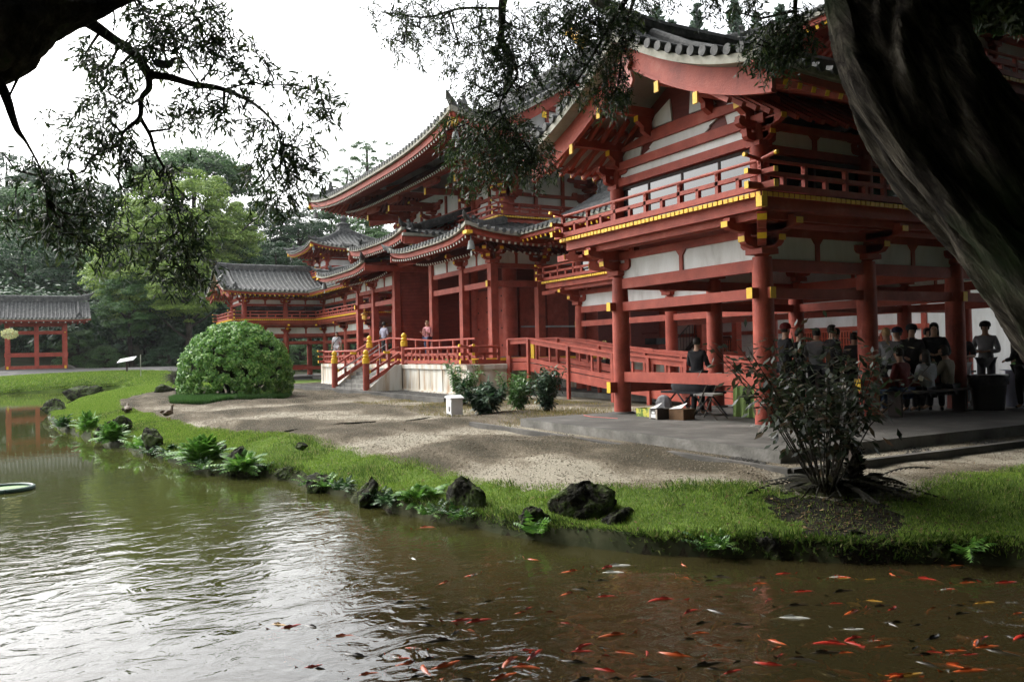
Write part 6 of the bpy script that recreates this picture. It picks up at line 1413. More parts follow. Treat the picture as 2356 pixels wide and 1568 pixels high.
def stair():
    Y = 14.5; dx = lambda px: (CAM+ray(px, 770)*((Y-CAM.y)/ray(px, 770).y)).x; x0, x1 = dx(1578), dx(1636)
    root = empty('outdoor_stair', ((x0+x1)/2, Y, 0), 'dark open tread stair with rail in front of the white building', 'stair')
    for i in range(9): t = i/8; x = lerp(x0+.3, x1, t); MB().box(x-.2, x+.2, Y-.5, Y+.5, .9+t*1.3-.04, .9+t*1.3).build('tread', DARKW, root)
    r = MB(); r.beam((x0+.1, Y-.52, .75), (x1+.1, Y-.52, 2.1), .05, .2); r.tube([(x0-.1, Y-.5, 1.7), (x1+.1, Y-.5, 3.0)], .03, 6)
    for i in range(9): t = i/8; x = lerp(x0, x1, t); r.tube([(x, Y-.5, .8+1.35*t), (x, Y-.5, 1.75+1.25*t)], .014, 5)
    r.tube([(x0, Y-.5, 0), (x0, Y-.5, 1.7)], .04, 6); r.box(x0, x1+.3, Y-.6, Y+.6, -.2, .9); r.build('stair_frame', BLACK, root)
stair()
def cart():
    Y = 11.0; d = lambda px: (CAM+ray(px, 780)*((Y-CAM.y)/ray(px, 780).y)); a, b = d(1487), d(1533); root = empty('cart', ((a.x+b.x)/2, Y, 0), 'small dark red cart with spoked wheels in front of the white wall', 'cart'); c = root.location
    for s in (-1, 1):
        w = MB(); w.tube([(c.x+.32*math.cos(t*math.pi/10), Y+s*.35, 1.25+.32*math.sin(t*math.pi/10)-.3) for t in range(21)], .025, 6)
        for k in range(6): w.tube([(c.x, Y+s*.35, .95), (c.x+.32*math.cos(k*1.05), Y+s*.35, .95+.32*math.sin(k*1.05))], .012, 5)
        w.build('wheel', REDW, root)
    MB().box(c.x-.5, c.x+.5, Y-.3, Y+.3, 1.3, 1.45).build('bed', REDW, root); MB().box(c.x-.35, c.x+.4, Y-.3, Y+.3, 1.5, 1.75).build('seat', BLACK, root); f = MB(); f.tube([(c.x-.5, Y-.3, 1.4), (c.x-.5, Y-.3, 1.95), (c.x+.5, Y-.3, 1.95)], .02, 6); f.box(c.x-.7, c.x+.7, Y-.45, Y+.45, -.1, .64); f.build('frame', REDW, root)
cart()
# ================================================================ people
DK = cloth('black', (.012, .012, .014)); DG2 = cloth('charcoal', (.05, .05, .055)); GR = cloth('grey', (.20, .20, .21)); LG = cloth('pale_grey', (.42, .43, .46)); NV = cloth('navy', (.015, .02, .05)); WHC = cloth('white', (.6, .6, .62)); LAV = cloth('lavender', (.42, .42, .52)); PKC = cloth('pink', (.62, .28, .30)); JN = cloth('jeans', (.05, .08, .16)); MRC = cloth('maroon', (.16, .02, .02)); KH = cloth('khaki', (.2, .17, .12))
def at(px, Y): d = ray(px, 800); p = CAM+d*((Y-CAM.y)/d.y); return p.x
def face(x, y, tx, ty): return math.atan2(ty-y, tx-x)-math.pi/2
PL = 'people gathered round the table under the near wing'
def pp(px, Y, z, h, lb, **k):
    x = at(px, Y); tx, ty = k.pop('look_at', (-1, 4)); return person((x, Y, z), face(x, Y, tx, ty), h, lb, **k)
pp(775, 2.25, .92, 1.6, 'long haired woman in a white top with a black shoulder strap on the podium stairs', shirt=(WHC, 0), legs=WHC, long=True, pose='down', look_at=(-20, -5), bag=True)
pp(885, 3.1, 1.12, 1.72, 'man in a pale lavender shirt seen from behind at the hall entrance', shirt=(LAV, 0), legs=DG2, pose='down', look_at=(-40, 30), skinm=SKD)
pp(984, 3.15, 1.12, 1.56, 'fair haired woman in pink top and blue shorts holding a red folder', shirt=(PKC, 0), legs=JN, hair=HAIRB, pose='hold', look_at=(-19, -4), shorts=True)
x = at(990, 3.0); tag(MB().box(x-.13, x+.13, 2.72, 2.75, 2.06, 2.36).build('folder', mat('folder_red', [(.10, .01, .01), (.16, .02, .015)], .5), None), 'dark red folder held by the woman in pink', 'folder')
pp(1603, .75, .0, 1.52, 'person in black standing with back turned behind the low beam between the two front columns', shirt=(DK, 1), legs=DK, pose='table', look_at=(-4, 5))
pp(1807, 2.6, 0, 1.75, 'person in a dark cap and red collar right of the near corner column', shirt=(DK, 1), legs=DK, hat=MRC, pose='table', look_at=(-1, 6), group=PL)
pp(1838, 3.6, 0, 1.66, 'dark clothed person half hidden behind the one in the cap', shirt=(DG2, 1), legs=DK, pose='table', group=PL)
pp(1876, 3.0, 0, 1.66, 'person in a grey jacket seen from the side at the left of the group', shirt=(GR, 1), legs=DK, pose='table', look_at=(-3, 6), group=PL, lean=.15)
pp(1914, 2.8, 0, 1.70, 'dark jacketed person with red sleeves next to the grey jacket', shirt=(DK, 1), legs=DK, pose='clasp', look_at=(0, 5), group=PL)
pp(1962, 3.3, 0, 1.55, 'shorter person with round dark hair and grey top left of the side column', shirt=(DG2, 0), legs=DK, pose='table', group=PL, lean=.1)
pp(2046, 3.6, 0, 1.62, 'person in a pale grey jacket partly behind the side column', shirt=(LG, 1), legs=DK, hair=HAIRB, pose='table', look_at=(-3, 5), group=PL, lean=.2)
pp(2066, 4.6, 0, 1.62, 'person with a navy cap behind the pale grey jacket', shirt=(DK, 1), legs=DK, hat=NV, pose='table', group=PL)
pp(2096, 4.3, 0, 1.66, 'hooded person leaning over the table in front of the white wall', shirt=(DG2, 1), legs=DK, hat=DK, pose='table', look_at=(1, 3), group=PL, lean=.15)
pp(2150, 4.6, 0, 1.70, 'person in black with long hair near the rear side column', shirt=(DK, 1), legs=DK, long=True, pose='clasp', group=PL, look_at=(3, 0))
pp(2212, 6.0, 0, 1.58, 'person in light trousers mostly hidden behind the rear column', shirt=(DG2, 0), legs=LG, pose='clasp', look_at=(3, 2), group=PL)
pp(2268, 7.0, 0, 1.72, 'man in a long sleeved grey shirt and dark cap behind the waste bin', shirt=(GR, 1), legs=DG2, hat=DK, pose='clasp', look_at=(3, -2), skinm=SKD)
pp(2352, 6.2, 0, 1.50, 'person in black cut by the right edge of the picture', shirt=(DK, 1), legs=DK, pose='table', look_at=(-2, 7))

t = empty('bench', (.25, 4.0, 0), 'long low timber bench on the side of the gathering table', 'bench'); MB().box(.05, .42, 2.9, 5.0, .42, .46).build('seat', DARKW, t)
for y in (3.0, 4.9): MB().box(.1, .37, y-.03, y+.03, 0, .42).build('leg', DARKW, t)
def seated(x, y, rz, h, lb, **k): return person((x, y, 0), rz, h, lb, sit=True, group=PL, **k)
seated(.2, 3.25, R(95), 1.66, 'seated person in a dark maroon top at the near end of the bench', shirt=(MRC, 0), legs=JN, pose='table', lean=.25)
seated(.22, 3.95, R(80), 1.6, 'seated person in a pale top in the middle of the bench', shirt=(LG, 0), legs=DG2, pose='table', lean=.15, long=True)
seated(.2, 4.6, R(100), 1.7, 'seated person in khaki at the far end of the bench', shirt=(KH, 1), legs=DG2, pose='face', lean=.3)
pp(1925, 5.6, 0, 1.7, 'tall person in white behind the group, left of the lattice window', shirt=(WHC, 0), legs=DK, pose='clasp', look_at=(-8, 2), group=PL, skinm=SKD)
pp(2010, 5.2, 0, 1.58, 'person in charcoal turned left behind the side column', shirt=(DG2, 1), legs=JN, pose='face', look_at=(-9, 5), group=PL, lean=.1)
pp(2122, 5.9, 0, 1.63, 'person in khaki turned right beyond the hooded one', shirt=(KH, 1), legs=DK, pose='table', look_at=(6, 6), group=PL, lean=.2)
# ================================================================ background trees
LD = leafmat('leaf_dark', (.010, .034, .014), (.034, .08, .030), (.07, .13, .05), .6, .2); LM = leafmat('leaf_mid', (.03, .08, .025), (.08, .165, .045), (.14, .25, .08), .6, .25)
LL = leafmat('leaf_light', (.10, .18, .03), (.23, .34, .06), (.34, .44, .11), .6, .3); LH = leafmat('leaf_hazed', (.03, .06, .035), (.07, .12, .07), (.13, .19, .12), .6, .25); LPN = leafmat('leaf_pine', (.03, .06, .035), (.06, .11, .065), (.10, .16, .09), .7, .15)  # LH has distance haze mixed into its leaf colour for the skyline trees
CR = {}
for k, (sd_, rz, ncl, n, s, m, kw) in {'dark1': (1, .95, 130, 22000, .042, LD, {'cr': .24}), 'dark2': (2, 1.1, 120, 22000, .042, LD, {'cr': .25}), 'mid1': (3, 1.0, 130, 22000, .042, LM, {'cr': .24}), 'mid2': (4, 1.15, 120, 20000, .044, LM, {'cr': .24}), 'light': (5, 1.0, 150, 30000, .040, LL, {'cr': .22}), 'dome': (6, .62, 130, 22000, .036, LM, {'shape': 'dome', 'cr': .2}), 'blue': (7, .9, 120, 18000, .042, LH, {'cr': .25}), 'airy': (8, 1.0, 46, 5200, .045, LM, {'cr': .15, 'hollow': .3})}.items():
    CR[k] = foliage_mesh('crown', sd_, 1, rz, ncl, int(n*1.3), s*1.15, m, **kw)
TR = {}
for i in range(3): t_ = trunk_mb(1, .035, 60+i, 7, .45); me = bpy.data.meshes.new('trunk'); me.from_pydata(t_.v, [], t_.f); me.materials.append(MATS['bark']); TR[i] = me
def tree(kind, x, ytop, Z, rpx, label, group=None, base=None, name='tree', rz=None):
    top = P(x, ytop, Z); r = rpx*Z/F; hz_ = height(top.x, top.y); H = top.z-hz_; kz = {'dome': .55}.get(kind, .9); rv_ = r*(rz or 1)
    root = empty(name, (top.x, top.y, hz_), label, 'tree', group)
    c = link('crown', CR[kind], root, (0, 0, H-rv_*kz)); c.scale = (r, r, rv_); c.rotation_euler = (0, 0, rnd.uniform(0, 6.28))
    t = link('trunk', TR[rnd.randrange(3)], root, (0, 0, 0)); t.scale = (max(6, H*.8), max(6, H*.8), H*.92); t.rotation_euler = (0, 0, rnd.uniform(0, 6.28)); return root
GT = 'forest trees behind the pond'
for i, a in enumerate((('blue', 20, 350, 128, 120, 'hazy bluish tree at the far left skyline'), ('blue', 110, 385, 122, 90, 'hazy bluish tree right of the far left skyline tree'), ('mid1', 40, 440, 105, 120, 'mid green tree below the hazy left skyline'), ('dark1', 200, 425, 108, 110, 'dark tree behind the hanging foliage at the left'),
    ('dark2', 60, 560, 88, 130, 'dark tree rising behind the far pavilion'), ('dark1', 180, 570, 90, 100, 'dark tree above the right end of the pavilion roof'), ('dome', 445, 348, 104, 150, 'broad umbrella shaped tree crown on the skyline'), ('dark2', 330, 440, 100, 110, 'dark tree under the umbrella shaped crown'),
    ('light', 420, 400, 78, 135, 'large pale yellow green tree, upper crown'), ('light', 345, 515, 74, 130, 'pale green tree crown lower left of the tallest pale tree'), ('light', 505, 465, 80, 90, 'pale green tree right of the tallest pale one'), ('mid2', 255, 545, 78, 70, 'mid green tree left of the pale trees'), ('light', 430, 590, 69, 80, 'green tree below the pale trees with low branches'),
    ('dark1', 590, 470, 100, 90, 'dark tree right of the pale trees'), ('dark2', 680, 490, 96, 80, 'dark tree above the far wing roof'), ('mid1', 760, 485, 102, 80, 'mid green tree left of the main roof tip'), ('mid2', 840, 520, 98, 90, 'mid green tree behind the small square tower'), ('dark1', 640, 560, 88, 90, 'dark tree directly behind the far wing roof'),
    ('airy', 850, 312, 120, 66, 'thin airy tree showing sky through it left of the main roof'), ('airy', 800, 372, 124, 52, 'small airy tree left of the thin airy one'), ('mid1', 300, 640, 70, 75, 'green tree above the dark gap left of the round bush'), ('dark2', 560, 590, 80, 90, 'dark tree left of the far wing gable'),
    ('dark1', 1240, 560, 95, 160, 'dark tree hidden behind the hall'), ('mid1', 930, 560, 105, 110, 'mid green tree between tower and hall roof'))): tree(*a, group=GT)
# understorey
UG = 'understorey bushes along the forest edge'
for i, (k, x, y, Z, r, lb) in enumerate((('mid2', 185, 775, 70, 60, 'green bush right of the far pavilion'), ('mid1', 245, 800, 69, 45, 'low green bush beside the information board'), ('dark2', 330, 760, 74, 70, 'dark bush behind the pale stake'), ('dark1', 20, 740, 76, 80, 'dark bush behind the pavilion posts'), ('dark2', 110, 745, 77, 80, 'dark bush seen between the pavilion posts'), ('dark1', 430, 740, 72, 60, 'dark bush left of the round bush'),
    ('mid1', 690, 790, 66, 50, 'green bush under the far wing'), ('mid2', 760, 800, 68, 45, 'green bush by the side ramp of the podium'), ('mid1', 620, 800, 64, 60, 'green bush behind the round bush'), ('dark1', 380, 800, 68, 50, 'dark bush at the forest edge by the stake'))): 
    tree(k, x, y, Z, r, lb, UG, name='bush')
    o = COL.objects[-1]
for x, y, Z, r, k, lb in ((2215, 700, 34, 70, 'light', 'green garden tree right of the rear column'), (2320, 690, 40, 90, 'mid1', 'green garden tree at the right edge behind the man'), (2100, 640, 52, 90, 'dark1', 'dark tree behind the white building end'), (2260, 600, 60, 160, 'dark2', 'tall dark tree behind the right end of the wing'), (1900, 600, 60, 200, 'dark1', 'dark tree behind the white building'), (1560, 560, 62, 160, 'dark2', 'dark tree behind the corridor')): tree(k, x, y, Z, r, lb, 'garden trees behind the near wing')
# small pale flowering sprig at the left edge
p = P(22, 768, 30); sp_ = empty('flowering_branch', p, 'sprig of pale yellow green leaves at the left edge before the pavilion', 'branch'); rg = np.random.default_rng(3); n = 160; v = rv(rg, n)*.32; V, Fq = leaves(v*np.array([.8, .8, .5]), rv(rg, n), rv(rg, n), .14, .07); link('foliage', npmesh('foliage', V, Fq, [leafmat('pale_flower', (.45, .45, .2), (.6, .62, .4), None, .6, .3)]), sp_)
m = MB(); m.tube([p+Vector((0, 0, 0)), p-_r*1.2+Vector((0, 0, -.1)), p-_r*3.2+Vector((0, 0, -.8)), p-_r*4+Vector((0, 0, -2.6))], [.015, .03, .06, .1], 6); m.build('stem', MATS['bark'], sp_)
# tall conifers behind the roofs
def pine_mesh(seed):
    rg = np.random.default_rng(seed); C0 = []; D0 = []; N0 = []; S = []
    for k in range(46):
        t = (k+1)/46; z = 1-t*.86; R_ = .012+.135*t**.85*(.8+.4*rg.random()); nb = 7
        for b in range(nb):
            a = 6.283*b/nb+k*.8+rg.normal(0, .15); d = np.array([math.cos(a), math.sin(a), 0]); rr_ = R_*rg.uniform(.75, 1.1); m = max(3, int(9*t+3))
            for j in range(m):
                q = (j+.7)/m; pz_ = z+.03*q*t-.02*q*q; C0.append([d[0]*rr_*q+rg.normal(0, .004), d[1]*rr_*q+rg.normal(0, .004), pz_+rg.normal(0, .003)]); dd = d+np.array([rg.normal(0, .6), rg.normal(0, .6), .5]); D0.append(dd); N0.append([rg.normal(0, 1), rg.normal(0, 1), rg.normal(0, .6)]); S.append(.016+.010*t)
    V, Fq = leaves(np.array(C0), np.array(D0), np.array(N0), np.array(S)*1.9, np.array(S)*.95); return npmesh('crown', V, Fq, [LPN])
PM = [pine_mesh(70+i) for i in range(3)]
mb = MB(); mb.tube([(0, 0, 0), (0, 0, .5), (0, 0, .99)], [.010, .007, .001], 7); ptm = bpy.data.meshes.new('trunk'); ptm.from_pydata(mb.v, [], mb.f); ptm.materials.append(MATS['bark'])
for i, (x, y, Z, lb) in enumerate(((1512, 2, 105, 'tall conifer with its tip above the near roof ridge, left of the tallest'), (1545, 38, 108, 'shorter conifer between two taller ones behind the near roof'), (1602, -2, 104, 'tallest slim conifer behind the near roof'), (1392, 60, 112, 'conifer left of the near gable peak'), (1348, 55, 116, 'conifer behind the hanging leaves by the golden bird'), (1300, 110, 118, 'conifer behind the golden bird'), (1170, 150, 122, 'conifer above the dip of the main roof'), (1690, -15, 106, 'conifer between near roof and corner tower'), (1795, 0, 110, 'conifer tip above the corner tower eave'), (1740, 20, 112, 'conifer behind the hanging leaf clump at the tower'), (1232, 140, 120, 'thin conifer right of the main roof dip'))):
    top = P(x, y, Z); hz_ = height(top.x, top.y); H = top.z-hz_; r0 = empty('conifer', (top.x, top.y, hz_), lb, 'conifer', 'tall conifers behind the roofs'); c = link('crown', PM[i % 3], r0); c.scale = (H*.80, H*.80, H); c.rotation_euler = (0, 0, i*1.3); t = link('trunk', ptm, r0); t.scale = (H, H, H)
# ================================================================ near trees
NL = leafmat('near_leaf', (.010, .022, .008), (.03, .055, .018), (.09, .12, .035), .45, .35, .35)
def bark_tube(mb, pts, rad, n=20, amp=.1, seed=0):
    """limb with ridged, fluted bark"""
    pts = [Vector(p) for p in pts]; P2 = []; R_ = []; m = 7 if n < 60 else 16
    for i in range(len(pts)-1):                                 # catmull-rom
        a, b, c, d = pts[max(i-1, 0)], pts[i], pts[i+1], pts[min(i+2, len(pts)-1)]
        for k in range(m):
            t = k/m; P2.append(.5*((2*b)+(c-a)*t+(2*a-5*b+4*c-d)*t*t+(3*b-3*c+d-a)*t**3)); R_.append(lerp(rad[i], rad[i+1], t))
    P2.append(pts[-1]); R_.append(rad[-1]); vs = []; fs = []
    d = (P2[1]-P2[0]).normalized(); s = d.cross(Vector((.3, .2, 1))).normalized()
    for i, p in enumerate(P2):
        d = (P2[min(i+1, len(P2)-1)]-P2[max(i-1, 0)]).normalized(); s = (s-d*s.dot(d)).normalized(); u = s.cross(d)
        for k in range(n):
            a = 2*math.pi*k/n; tw = a+i*.35/m
            f = 1+amp*(.5*math.sin(tw*3+seed)+.35*math.sin(tw*7+i*.8/m+seed*2)+.3*math.sin(tw*13+i*2/m)+.22*math.sin(tw*23-i*3.5/m+seed))+rnd.uniform(-.3, .3)*amp*.25
            vs.append(p+(s*math.cos(a)+u*math.sin(a))*R_[i]*f)
    for i in range(len(P2)-1):
        for k in range(n): fs.append((i*n+k, i*n+(k+1) % n, (i+1)*n+(k+1) % n, (i+1)*n+k))
    fs.append(tuple(range(n))); fs.append(tuple((len(P2)-1)*n+k for k in range(n))[::-1]); mb.add(vs, fs)
def nearest(limbs, p):
    best = None
    for l in limbs:
        for q in l:
            d = (q-p).length
            if best is None or d < best[0]: best = (d, q)
    return best[1]
def hang(root, blobs, limbs, seed, ll, tw=1., dens=.5, parts='foliage'):
    rg = random.Random(seed); C0 = []; D0 = []; N0 = []; S = []; br = MB()
    dense = [[a.lerp(b, k/6) for a, b in zip(l, l[1:]) for k in range(6)] for l in limbs]
    for (x, y, rx_, ry_, ns, Z, dz) in blobs:
        c = P(x, y, Z); st = nearest(dense, c); sc = Z/F
        mid = st.lerp(c, .5)+Vector((rg.uniform(-.1, .1), rg.uniform(-.1, .1), -.05)); br.tube([st, mid, c], [.016*tw, .011*tw, .006*tw], 5, cap=False)
        for _ in range(int(ns*dens)):
            a = rg.uniform(0, 6.28); q = math.sqrt(rg.random()); e = c+R2*(math.cos(a)*q*rx_*sc)+U2*(math.sin(a)*q*ry_*sc)+_f*rg.uniform(-dz, dz)*1.2
            dr = (e-st).normalized()*.7+Vector((rg.gauss(0, .7), rg.gauss(0, .7), rg.gauss(-.45, .4))); dr.normalize(); p0 = e-dr*ll*1.6; pts = [p0]; ns_ = rg.randint(4, 6)
            if rg.random() < .18: br.tube([mid.lerp(c, rg.random()), p0.lerp(c, .3)+Vector((0, 0, .04)), p0], [.006*tw, .004*tw, .0025*tw], 4, cap=False)
            for k in range(ns_):
                dr = (dr+Vector((rg.gauss(0, .22), rg.gauss(0, .22), rg.gauss(-.12, .16)))).normalized(); pts.append(pts[-1]+dr*ll*rg.uniform(.45, .7))
            br.tube(pts, [.0018*tw]*(len(pts)-1)+[.001], 3, cap=False); sd_ = dr.cross(Vector((rg.gauss(0, 1), rg.gauss(0, 1), rg.gauss(0, 1)))).normalized(); sg = 1
            for k in range(len(pts)-1):
                for t in (.1, .4, .7):
                    if rg.random() < .15: continue
                    o = pts[k].lerp(pts[k+1], t); d_ = (pts[k+1]-pts[k]).normalized(); sg = -sg; w_ = (sd_*sg+Vector((rg.gauss(0, .5), rg.gauss(0, .5), rg.gauss(-.25, .45)))).normalized()
                    dd = (d_*rg.uniform(.5, 1.1)+w_*.8).normalized(); l = ll*rg.uniform(.5, 1.1); C0.append(o+dd*l*.5); D0.append(dd); N0.append(Vector((rg.gauss(0, 1), rg.gauss(0, 1), rg.gauss(0, 1)))); S.append(l)
    C0, D0, N0 = [np.array([tuple(v) for v in q]) for q in (C0, D0, N0)]; S = np.array(S); V, Fq = leaves(C0, D0, N0, S, S*.22+.001)
    link(parts, npmesh(parts, V-np.array(WL[root]), Fq, [NL]), root); br.build('twigs', MATS['bark'], root)
# --- left tree: limb enters from the upper left, drooping branches over the water
Z1 = 8.0
LT = empty('overhanging_tree', P(-420, 1000, 7.5), 'dark tree reaching in from the upper left with drooping willow-like leaves over the pond', 'tree')
LT.location.z = -.6; WL[LT] = Vector(LT.location)
limbs = []
def limb(root, pts, rad, n=12, amp=.08, name='branch'):
    q = [P(*p) for p in pts]; mb = MB(); bark_tube(mb, q, rad, n, amp, len(limbs)); mb.build(name, MATS['bark'], root, True); limbs.append(q)
mb = MB(); q = [Vector(LT.location)+Vector((0, 0, -.3)), P(-400, 700, 7.4), P(-330, 330, 7.2), P(-190, 170, 7.1), P(-20, 90, 7.2), P(80, 40, 7.4), P(170, 22, 7.6), P(270, 0, 7.8), P(340, -25, 8)]; bark_tube(mb, q, [.44, .40, .36, .34, .33, .25, .16, .07, .04], 30, .16, 1); mb.build('trunk', MATS['bark'], LT, True); limbs.append(q[3:])
limb(LT, [(60, 50, 7.5, ), (180, 42, 7.8), (255, 88, Z1), (315, 130, Z1), (343, 175, Z1)], [.12, .062, .048, .045, .042])
limb(LT, [(343, 172, Z1), (390, 178, Z1), (440, 193, Z1), (505, 203, Z1), (570, 230, Z1), (612, 262, Z1), (640, 300, 8.1), (648, 345, 8.2)], [.040, .034, .030, .024, .017, .012, .008, .004])
limb(LT, [(343, 178, Z1), (342, 205, Z1), (326, 225, Z1), (322, 268, Z1), (300, 290, Z1), (282, 308, Z1), (278, 345, 8.1), (276, 375, 8.1)], [.034, .030, .024, .022, .018, .014, .010, .006])
limb(LT, [(322, 270, Z1), (345, 310, Z1), (358, 350, Z1), (392, 415, Z1), (400, 460, 8.1), (420, 540, 8.1), (435, 620, 8.1)], [.020, .017, .014, .012, .010, .007, .004])
limb(LT, [(278, 335, Z1), (240, 345, Z1), (210, 365, 8), (190, 395, 8), (150, 402, 8), (95, 410, 8)], [.011, .010, .010, .008, .006, .004])
limb(LT, [(-60, 130, 7), (0, 195, 7.2), (18, 235, 7.2), (38, 295, 7.2), (62, 330, 7.3), (95, 395, 7.6), (110, 470, 7.9)], [.06, .045, .038, .026, .012, .007, .004])
limb(LT, [(100, 90, 7.3), (52, 160, 7.3), (20, 225, 7.2)], [.03, .014, .008]); limb(LT, [(180, 25, 7.6), (250, -8, 7.8), (340, -25, 8), (430, -30, 8), (480, -10, 8)], [.06, .035, .03, .02, .01])
limb(LT, [(458, 190, Z1), (430, 150, Z1), (410, 120, Z1), (395, 80, 8)], [.010, .009, .007, .004]); limb(LT, [(462, 188, Z1), (490, 150, Z1), (488, 110, Z1)], [.010, .008, .004]); limb(LT, [(520, 205, Z1), (580, 190, Z1), (610, 195, 8.1), (700, 200, 8.1), (750, 235, 8.1)], [.010, .008, .007, .005, .003])
limb(LT, [(250, 15, 7.9), (262, 30, 7.9), (262, 72, 7.9)], [.012, .009, .006])
BL = [(330, 30, 60, 45, 60, 8, .25), (390, 60, 70, 70, 100, 8, .3), (360, 115, 60, 50, 60, 8, .3), (470, 25, 60, 40, 50, 8, .3), (490, 80, 60, 50, 55, 8, .3), (520, 120, 55, 40, 40, 8, .3), (200, 130, 40, 25, 22, 8, .25), (225, 165, 40, 35, 40, 8, .25), (280, 160, 45, 45, 40, 8, .25), (250, 215, 50, 50, 40, 8, .3),
      (560, 160, 50, 25, 30, 8, .3), (610, 140, 40, 25, 24, 8.1, .3), (700, 195, 60, 22, 34, 8.1, .3), (750, 240, 35, 35, 36, 8.1, .3), (720, 285, 40, 25, 18, 8.1, .3), (440, 235, 60, 30, 28, 8, .3), (400, 270, 70, 30, 40, 8, .3), (490, 265, 60, 35, 40, 8, .3), (560, 245, 50, 25, 22, 8, .3), (600, 300, 50, 35, 26, 8.1, .3), (640, 350, 60, 45, 50, 8.2, .3), (620, 400, 55, 40, 46, 8.2, .3), (680, 400, 50, 35, 44, 8.2, .3), (740, 400, 35, 25, 16, 8.2, .3), (640, 460, 60, 40, 55, 8.2, .3), (690, 330, 45, 35, 26, 8.1, .3),
      (230, 260, 55, 50, 50, 8, .3), (190, 310, 60, 50, 60, 8, .3), (260, 320, 55, 45, 55, 8, .3), (165, 360, 50, 35, 36, 8, .3), (300, 370, 60, 40, 34, 8, .3), (120, 430, 50, 45, 55, 8, .35), (170, 455, 60, 50, 60, 8, .35), (95, 520, 50, 50, 60, 8, .35), (160, 540, 55, 45, 50, 8, .35), (220, 500, 55, 50, 45, 8, .35), (290, 450, 60, 50, 26, 8, .35), (360, 400, 55, 35, 30, 8, .3), (230, 580, 60, 40, 36, 8.1, .35), (310, 560, 60, 40, 30, 8.1, .35), (390, 480, 60, 50, 34, 8.1, .35), (440, 500, 60, 40, 34, 8.1, .35), (400, 560, 60, 40, 34, 8.1, .35), (430, 600, 60, 45, 46, 8.1, .35), (400, 650, 55, 35, 30, 8.1, .35), (460, 640, 45, 35, 24, 8.1, .3), (380, 610, 50, 40, 24, 8.1, .35), (450, 560, 40, 40, 20, 8.1, .3), (130, 470, 80, 90, 30, 8, .4), (5, 350, 10, 12, 3, 8, .1)]
hang(LT, BL, limbs, 5, .105, 1., .55)
# dove on the branch
p = P(382, 170, Z1); bird('dove', (p.x, p.y, p.z+.045), math.atan2(_r.y, _r.x), .62, GY, 'dark dove perched on the bare branch of the left tree', 'sit')
# --- right tree: leaning fluted trunk at the right edge, limbs and foliage overhead
def grain():
    m, N, L, B = nt('trunk_bark'); tc = N.new('ShaderNodeTexCoord'); d = (P(2050, 0, 5)-P(2450, 600, 4.7)).normalized(); q = d.rotation_difference(Vector((0, 0, 1))).to_euler()
    m1 = N.new('ShaderNodeMapping'); m1.inputs['Rotation'].default_value = q; m2_ = N.new('ShaderNodeMapping'); m2_.inputs['Scale'].default_value = (9, 9, 1.3); L.new(tc.outputs['Object'], m1.inputs[0]); L.new(m1.outputs[0], m2_.inputs[0])
    n = N.new('ShaderNodeTexNoise'); n.inputs['Scale'].default_value = 1.6; n.inputs['Detail'].default_value = 9; n.inputs['Roughness'].default_value = .68; n.inputs['Distortion'].default_value = .35; L.new(m2_.outputs[0], n.inputs[0])
    n2 = N.new('ShaderNodeTexNoise'); n2.inputs['Scale'].default_value = 1.1; n2.inputs['Detail'].default_value = 4; L.new(tc.outputs['Object'], n2.inputs[0])
    r = ramp(N, [(.008, .007, .006), (.045, .038, .03), (.12, .105, .08), (.30, .27, .22)], [.34, .47, .58, .72]); L.new(n.outputs[0], r.inputs[0]); r2 = ramp(N, [(0, 0, 0), (1, 1, 1)], [.56, .72]); L.new(n2.outputs[0], r2.inputs[0])
    mm = N.new('ShaderNodeMix'); mm.data_type = 'RGBA'; mm.inputs['B'].default_value = (.035, .075, .018, 1); ml = N.new('ShaderNodeMath'); ml.operation = 'MULTIPLY'; ml.inputs[1].default_value = .7; L.new(r2.outputs[0], ml.inputs[0]); L.new(ml.outputs[0], mm.inputs['Factor']); L.new(r.outputs[0], mm.inputs['A']); L.new(mm.outputs['Result'], B.inputs['Base Color']); B.inputs['Roughness'].default_value = .9; B.inputs['Specular IOR Level'].default_value = .1
    b = N.new('ShaderNodeBump'); b.inputs['Strength'].default_value = 1; b.inputs['Distance'].default_value = .14; L.new(n.outputs[0], b.inputs['Height']); L.new(b.outputs[0], B.inputs['Normal']); MATS['trunk_bark'] = m
grain()
limbs = []
RT = empty('leaning_tree', (9.3, -5.2, -.5), 'massive dark leaning trunk with mossy fluted bark at the right edge, foliage hanging overhead', 'tree')
mb = MB(); q = [Vector((9.5, -5.0, -.8)), P(2800, 1050, 4.6), P(2640, 830, 4.65), P(2470, 605, 4.7), P(2320, 450, 4.8), P(2185, 320, 4.85), P(2100, 185, 4.9), P(2062, 60, 5.0), P(2045, -60, 5.1), P(2020, -260, 5.2), P(1900, -420, 5.6)]
bark_tube(mb, q, [.62, .52, .50, .45, .40, .365, .36, .365, .375, .36, .28], 120, .11, 3); mb.build('trunk', MATS['trunk_bark'], RT, True); limbs.append(q[7:])
mb = MB(); bark_tube(mb, [P(2700, 1000, 4.2), P(2540, 800, 4.3), P(2400, 660, 4.4), P(2285, 550, 4.5), P(2185, 455, 4.6), P(2092, 345, 4.7), P(2000, 210, 4.75), P(1950, 80, 4.85), P(1928, -60, 4.95)], [.16, .14, .11, .10, .10, .10, .10, .09, .085], 18, .18, 5); mb.build('root_buttress', MATS['trunk_bark'], RT, True)
